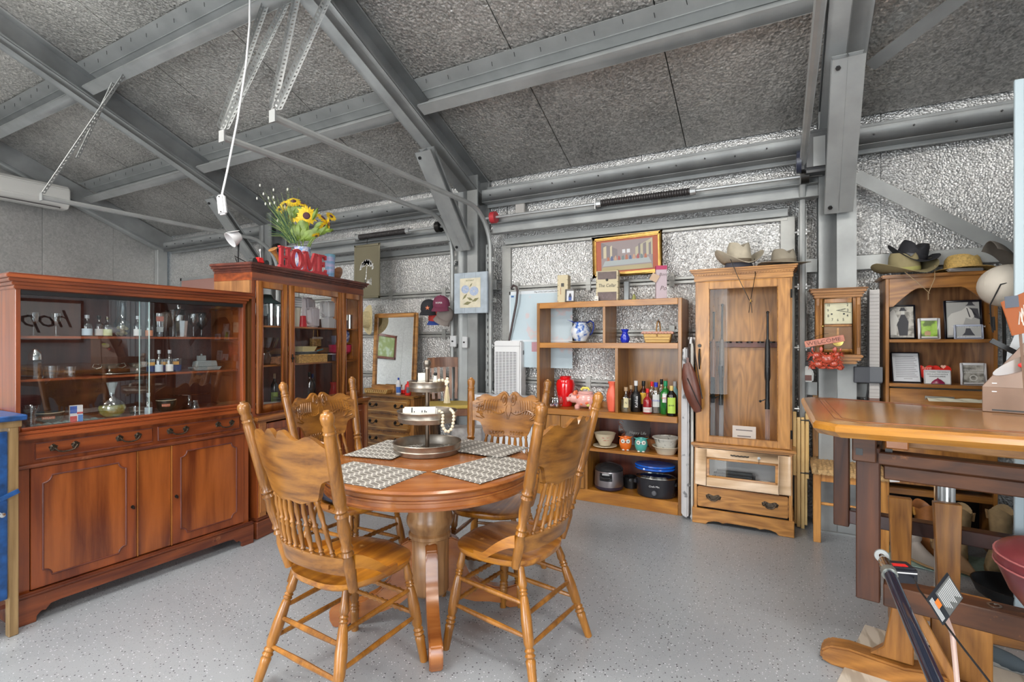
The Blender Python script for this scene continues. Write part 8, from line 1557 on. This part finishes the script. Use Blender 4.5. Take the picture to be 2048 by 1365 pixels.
t = thing('grey_hose', 'pale pinkish tube hanging down from the warning tag', 'hose', tg); build('hose', MB().tube([Vector((.0, .0, -.045)), atD(1905, 1270, 1.50)-tg, atD(1915, 1372, 1.47)-tg], .007, 8), plain('hose_pink', (.52, .36, .31), .5), t)
rw = build('steel_ring', MB().lathe([(.013, 0), (.020, 0), (.020, .002), (.013, .002)], 20), chrome); rw.location = M0 @ Vector((.40, .035, .4465)); tag(rw, 'small flat steel washer on the lower timber rail', 'ring')
# ------------------------------------------------------------------ carton, papers, cap at right on the table
cbm = plain('cardboard', (.235, .155, .115), .75, var=.15, vscale=6); cpos = onZ(1955, 822, zt0); t = thing('cardboard_box', 'brown cardboard box with a clear window and fishing lure inside, on the bar table', 'box', (cpos.x+.01, cpos.y-.02, zt0+.001), R(-16))
build('base', MB().box(0, .45, 0, .30, 0, .105), cbm, t, bevel=.002); build('sloped_lid', MB().prism([(0, .105), (.45, .105), (.45, .40), (.20, .40)], .0, .004, Matrix.Translation((0, .0, 0)) @ Matrix.Rotation(0, 4, 'X')), plain('cardboard_light', (.30, .22, .18), .7), t); build('lid_back', MB().prism([(0, .105), (.45, .105), (.45, .40), (.20, .40)], .10, .104), cbm, t)
build('window', MB().prism([(.155+.125*cos(a)*.9+.05*sin(a), .225+.055*sin(a)+.045*cos(a)) for a in [2*pi*k/24 for k in range(24)]], -.003, .0), plain('window_brown', (.10, .055, .035), .1, coat=.8), t)
build('lure', MB().ball((.19, -.004, .245), .05, 16, 8, sc=(1.3, .12, .6)), plain('lure_cream', (.60, .55, .35), .3), t); build('lure_stripe', MB().ball((.215, -.010, .262), .03, 12, 6, sc=(1.2, .15, .35)), plain('lure_green', (.60, .72, .10), .3), t); build('lure_red', MB().ball((.125, -.009, .20), .018, 10, 6, sc=(1, .2, .6)), redp, t)
for z in (.085, .12): build('staple', MB().box(.03, .045, -.002, .0, z, z+.003), steel_l, t)
build('slot', MB().box(.03, .17, -.001, .0005, .006, .012), black, t)
t = thing('plastic_sheet', 'clear crumpled plastic bag lying on the bar table by the cardboard box', 'bag', onZ(1905, 806, zt0)+Vector((0, 0, .001))); build('film', MB().grid(lambda u, v: (-.10+.26*u, -.05+.10*v+.03*u, .006+.014*abs(sin(u*9+v*4))*sin(v*pi)), 20, 8, thick=(0, 0, .001)), plain('bag_film', (.62, .60, .48), .15, trans=.35), t)
t = thing('white_booklet', 'white sheet edge standing behind the cardboard box', 'paper', (cpos.x+.14, cpos.y+.12, zt0+.001), R(-20)); build('sheet', MB().prism([(-.03, 0), (.3, 0), (.3, .47), (.06, .47), (-.01, .25)], 0, .004), plain('sheet_blue_white', (.50, .54, .58), .5), t)
hp_ = atD(2030, 625, 1.98); t = thing('photo_print', 'glossy orange photo print of ropes leaning above the cardboard box', 'picture', hp_, rot=(R(0), R(-6), TH+R(10))); build('print', MB().prism([(-.06, .045), (.12, .09), (.12, -.08), (-.02, -.09), (-.04, -.02)], 0, .004), plain('rust_print', (.42, .13, .05), .3), t)
for k in range(7): build('rope_print', MB().tube([(.012+.016*k, -.001, -.05+.01*k), (.02+.012*k, -.001, .0+.012*k), (.035+.012*k, -.001, -.055+.02*k)], .003, 4), plain('rope_white', (.70, .62, .56), .5), t)
build('figure_print', MB().box(-.045, .02, -.002, 0, .02, .065), plain('slate_print', (.14, .16, .20), .5), t)
build('stand_back', MB().box(.02, .03, .004, .008, -.45, -.05), cbm, t)
# cap hanging at right edge on a stand
cp_ = atD(2014, 572, 2.60); crw = plain('canvas_cream', (.52, .48, .42), .85, var=.08); t = thing('canvas_cap', 'cream canvas cap with its dark underbrim up, at the right edge', 'cap', cp_, rot=(0, 0, TH))
build('crown', MB().ball((0, 0, 0), .118, 30, 16, sc=(1.0, 1.0, .92)), crw, t); 
for k in range(6): build('seam', MB().tube([(.1185*sin(q)*cos(k*pi/3), .1185*sin(q)*sin(k*pi/3), .109*cos(q)) for q in [pi/2*j/8 for j in range(9)]], .0013, 4), plain('seam_tan', (.40, .36, .30), .8), t)
build('underbrim', MB().grid(lambda u, v: (-.105+.16*u, -.06+.09*v, .225-.05*u-.09*u*u-.045*(2*v-1)**2+.01*sin(u*3)), 14, 10, thick=(.002, 0, .004)), plain('underbrim_dark', (.07, .06, .05), .8, bump=.6, bscale=90), t); build('cord', MB().tube([(.09, -.09, .04), (-.02, -.115, .02), (-.10, -.07, .0), (-.115, -.03, -.10), (-.10, -.02, -.20), (-.09, -.02, -.24)], .0035, 6), black, t); build('cord_toggle', MB().rod((-.092, -.02, -.16), (-.088, -.02, -.23), .008), black, t); build('stand_pole', MB().rod((0, .02, -.05), (.06, .06, -.9), .008), blackm, t)
bb = thing('black_strap_clip', 'short black strap end sticking out above the cardboard box', 'strap', onY(2000, 695, 2.9)); build('strap', MB().bar((-.03, 0, .03), (.06, 0, -.03), .012, .02), black, bb)
# ------------------------------------------------------------------ under the table: sneaker, bin, magazines
p = onZ(1990, 1335, 0); t = thing('grey_sneaker', 'grey canvas shoe with red and black side under the table at the right edge', 'shoe', p+Vector((.0, .05, 0)), R(62)); P = [((.045*cos(a)*(1-.2*max(0, -sin(a)))), (-.0+.13*sin(a))) for a in [2*pi*i/26 for i in range(26)]]
build('sole', MB().prism(P, 0, .020, plane='xy'), plain('sole_white', (.50, .50, .48), .6), t, bevel=.003); build('upper', MB().ball((0, -.005, .02), .043, 20, 10, sc=(1, 2.85, 1.0)), plain('slate_canvas', (.10, .13, .15), .8), t); build('red_side', MB().box(-.044, .0, .0, .09, .035, .055), plain('shoe_red', (.45, .01, .03), .5), t, bevel=.01); build('black_stripe', MB().box(-.046, .0, -.005, .02, .03, .058), black, t, bevel=.006); build('opening', MB().lathe([(0, 0), (.03, 0), (.034, .012), (.03, .014)], 18, Matrix.Translation((0, .06, .055)), sy=1.4), black, t)
t = thing('black_bin', 'black round-bottomed tub in shadow under the table at the right edge', 'tub', onZ(2015, 1255, 0)+Vector((.1, .25, 0))); build('tub', MB().lathe(vessel([(0, .02), (.10, .02), (.15, .06), (.17, .11)], .006), 30), black, t); build('foot', MB().lathe([(0, 0), (.08, 0), (.08, .03), (0, .03)], 20), black, t)
p = onZ(1835, 1322, .0); t = thing('magazine_stack', 'glossy magazines and papers lying behind the front trestle', 'magazines', p+Vector((.06, .22, .0)), R(30)); 
for k, c in enumerate(((.42, .44, .46), (.12, .16, .22), (.55, .50, .44), (.6, .6, .62))): build('magazine', MB().box(-.10, .10, -.07, .07, .012*k, .012*k+.010, Matrix.Rotation(.3*k, 4, 'Z')), plain('mag%d' % k, c, .25, var=.3, vscale=20), t)
# ================================================================== PART OF THE ROOM OUT OF VIEW THAT THE GLASS REFLECTS
pw_ = struct('wall_partition', MB().box(2.32, 2.40, .4, 3.42, 0, 2.6), painted)
t = thing('script_sign', 'framed white board with black script on the partition beyond the right edge', 'sign', (2.30, 2.55, 1.62), R(-90)); build('board', MB().box(-.42, .42, 0, .015, -.25, .25), white, t); build('frame', MB().box(-.45, .45, -.006, .018, .25, .29).box(-.45, .45, -.006, .018, -.29, -.25).box(-.45, -.42, -.006, .018, -.29, .29).box(.42, .45, -.006, .018, -.29, .29), mah_dark, t); text('hope', .34, black, t, (0, -.002, .02), shear=.35)
t = thing('landscape_painting', 'framed green landscape painting on the gable wall, seen in the dresser mirror', 'picture', (XL+.03, -.85, 1.75), R(90)); build('frame', MB().box(-.35, .35, -.03, .0, .24, .30).box(-.35, .35, -.03, .0, -.30, -.24).box(-.35, -.29, -.03, .0, -.3, .3).box(.29, .35, -.03, .0, -.3, .3), mah_dark, t, bevel=.008); build('canvas', MB().box(-.29, .29, -.012, -.004, -.24, .24), ramp_mat('landscape', [(0, (.08, .14, .04)), (.5, (.22, .28, .10)), (.6, (.35, .42, .30)), (1, (.45, .6, .7))], tscale=5, rough=.4), t)
t = thing('potted_palm', 'potted palm standing out of view, seen in the dresser mirror', 'plant', (-6.9, 1.2, 0)); build('pot', MB().lathe([(0, 0), (.15, 0), (.2, .35), (0, .35)], 24), white, t)
for k in range(14):
    a = k*2.4; q = .5+.15*(k % 3); fr_ = MB(); pts = [Vector((q*u*cos(a), q*u*sin(a), .35+1.0*u-.55*u*u)) for u in [j/8 for j in range(9)]]; fr_.tube(pts, .006, 5)
    for j in range(1, 9):
        for s in (-1, 1): sd = Vector((-sin(a), cos(a), -.3))*s*.16; b = pts[j]; fr_._add([b, b+sd*.5+Vector((.03*cos(a), .03*sin(a), .02)), b+sd+Vector((.08*cos(a), .08*sin(a), -.02)), b+sd*.5+Vector((.05*cos(a), .05*sin(a), -.02))], [(0, 1, 2, 3)])
    build('frond', fr_, plain('palm_green', (.10, .26, .04), .4), t)
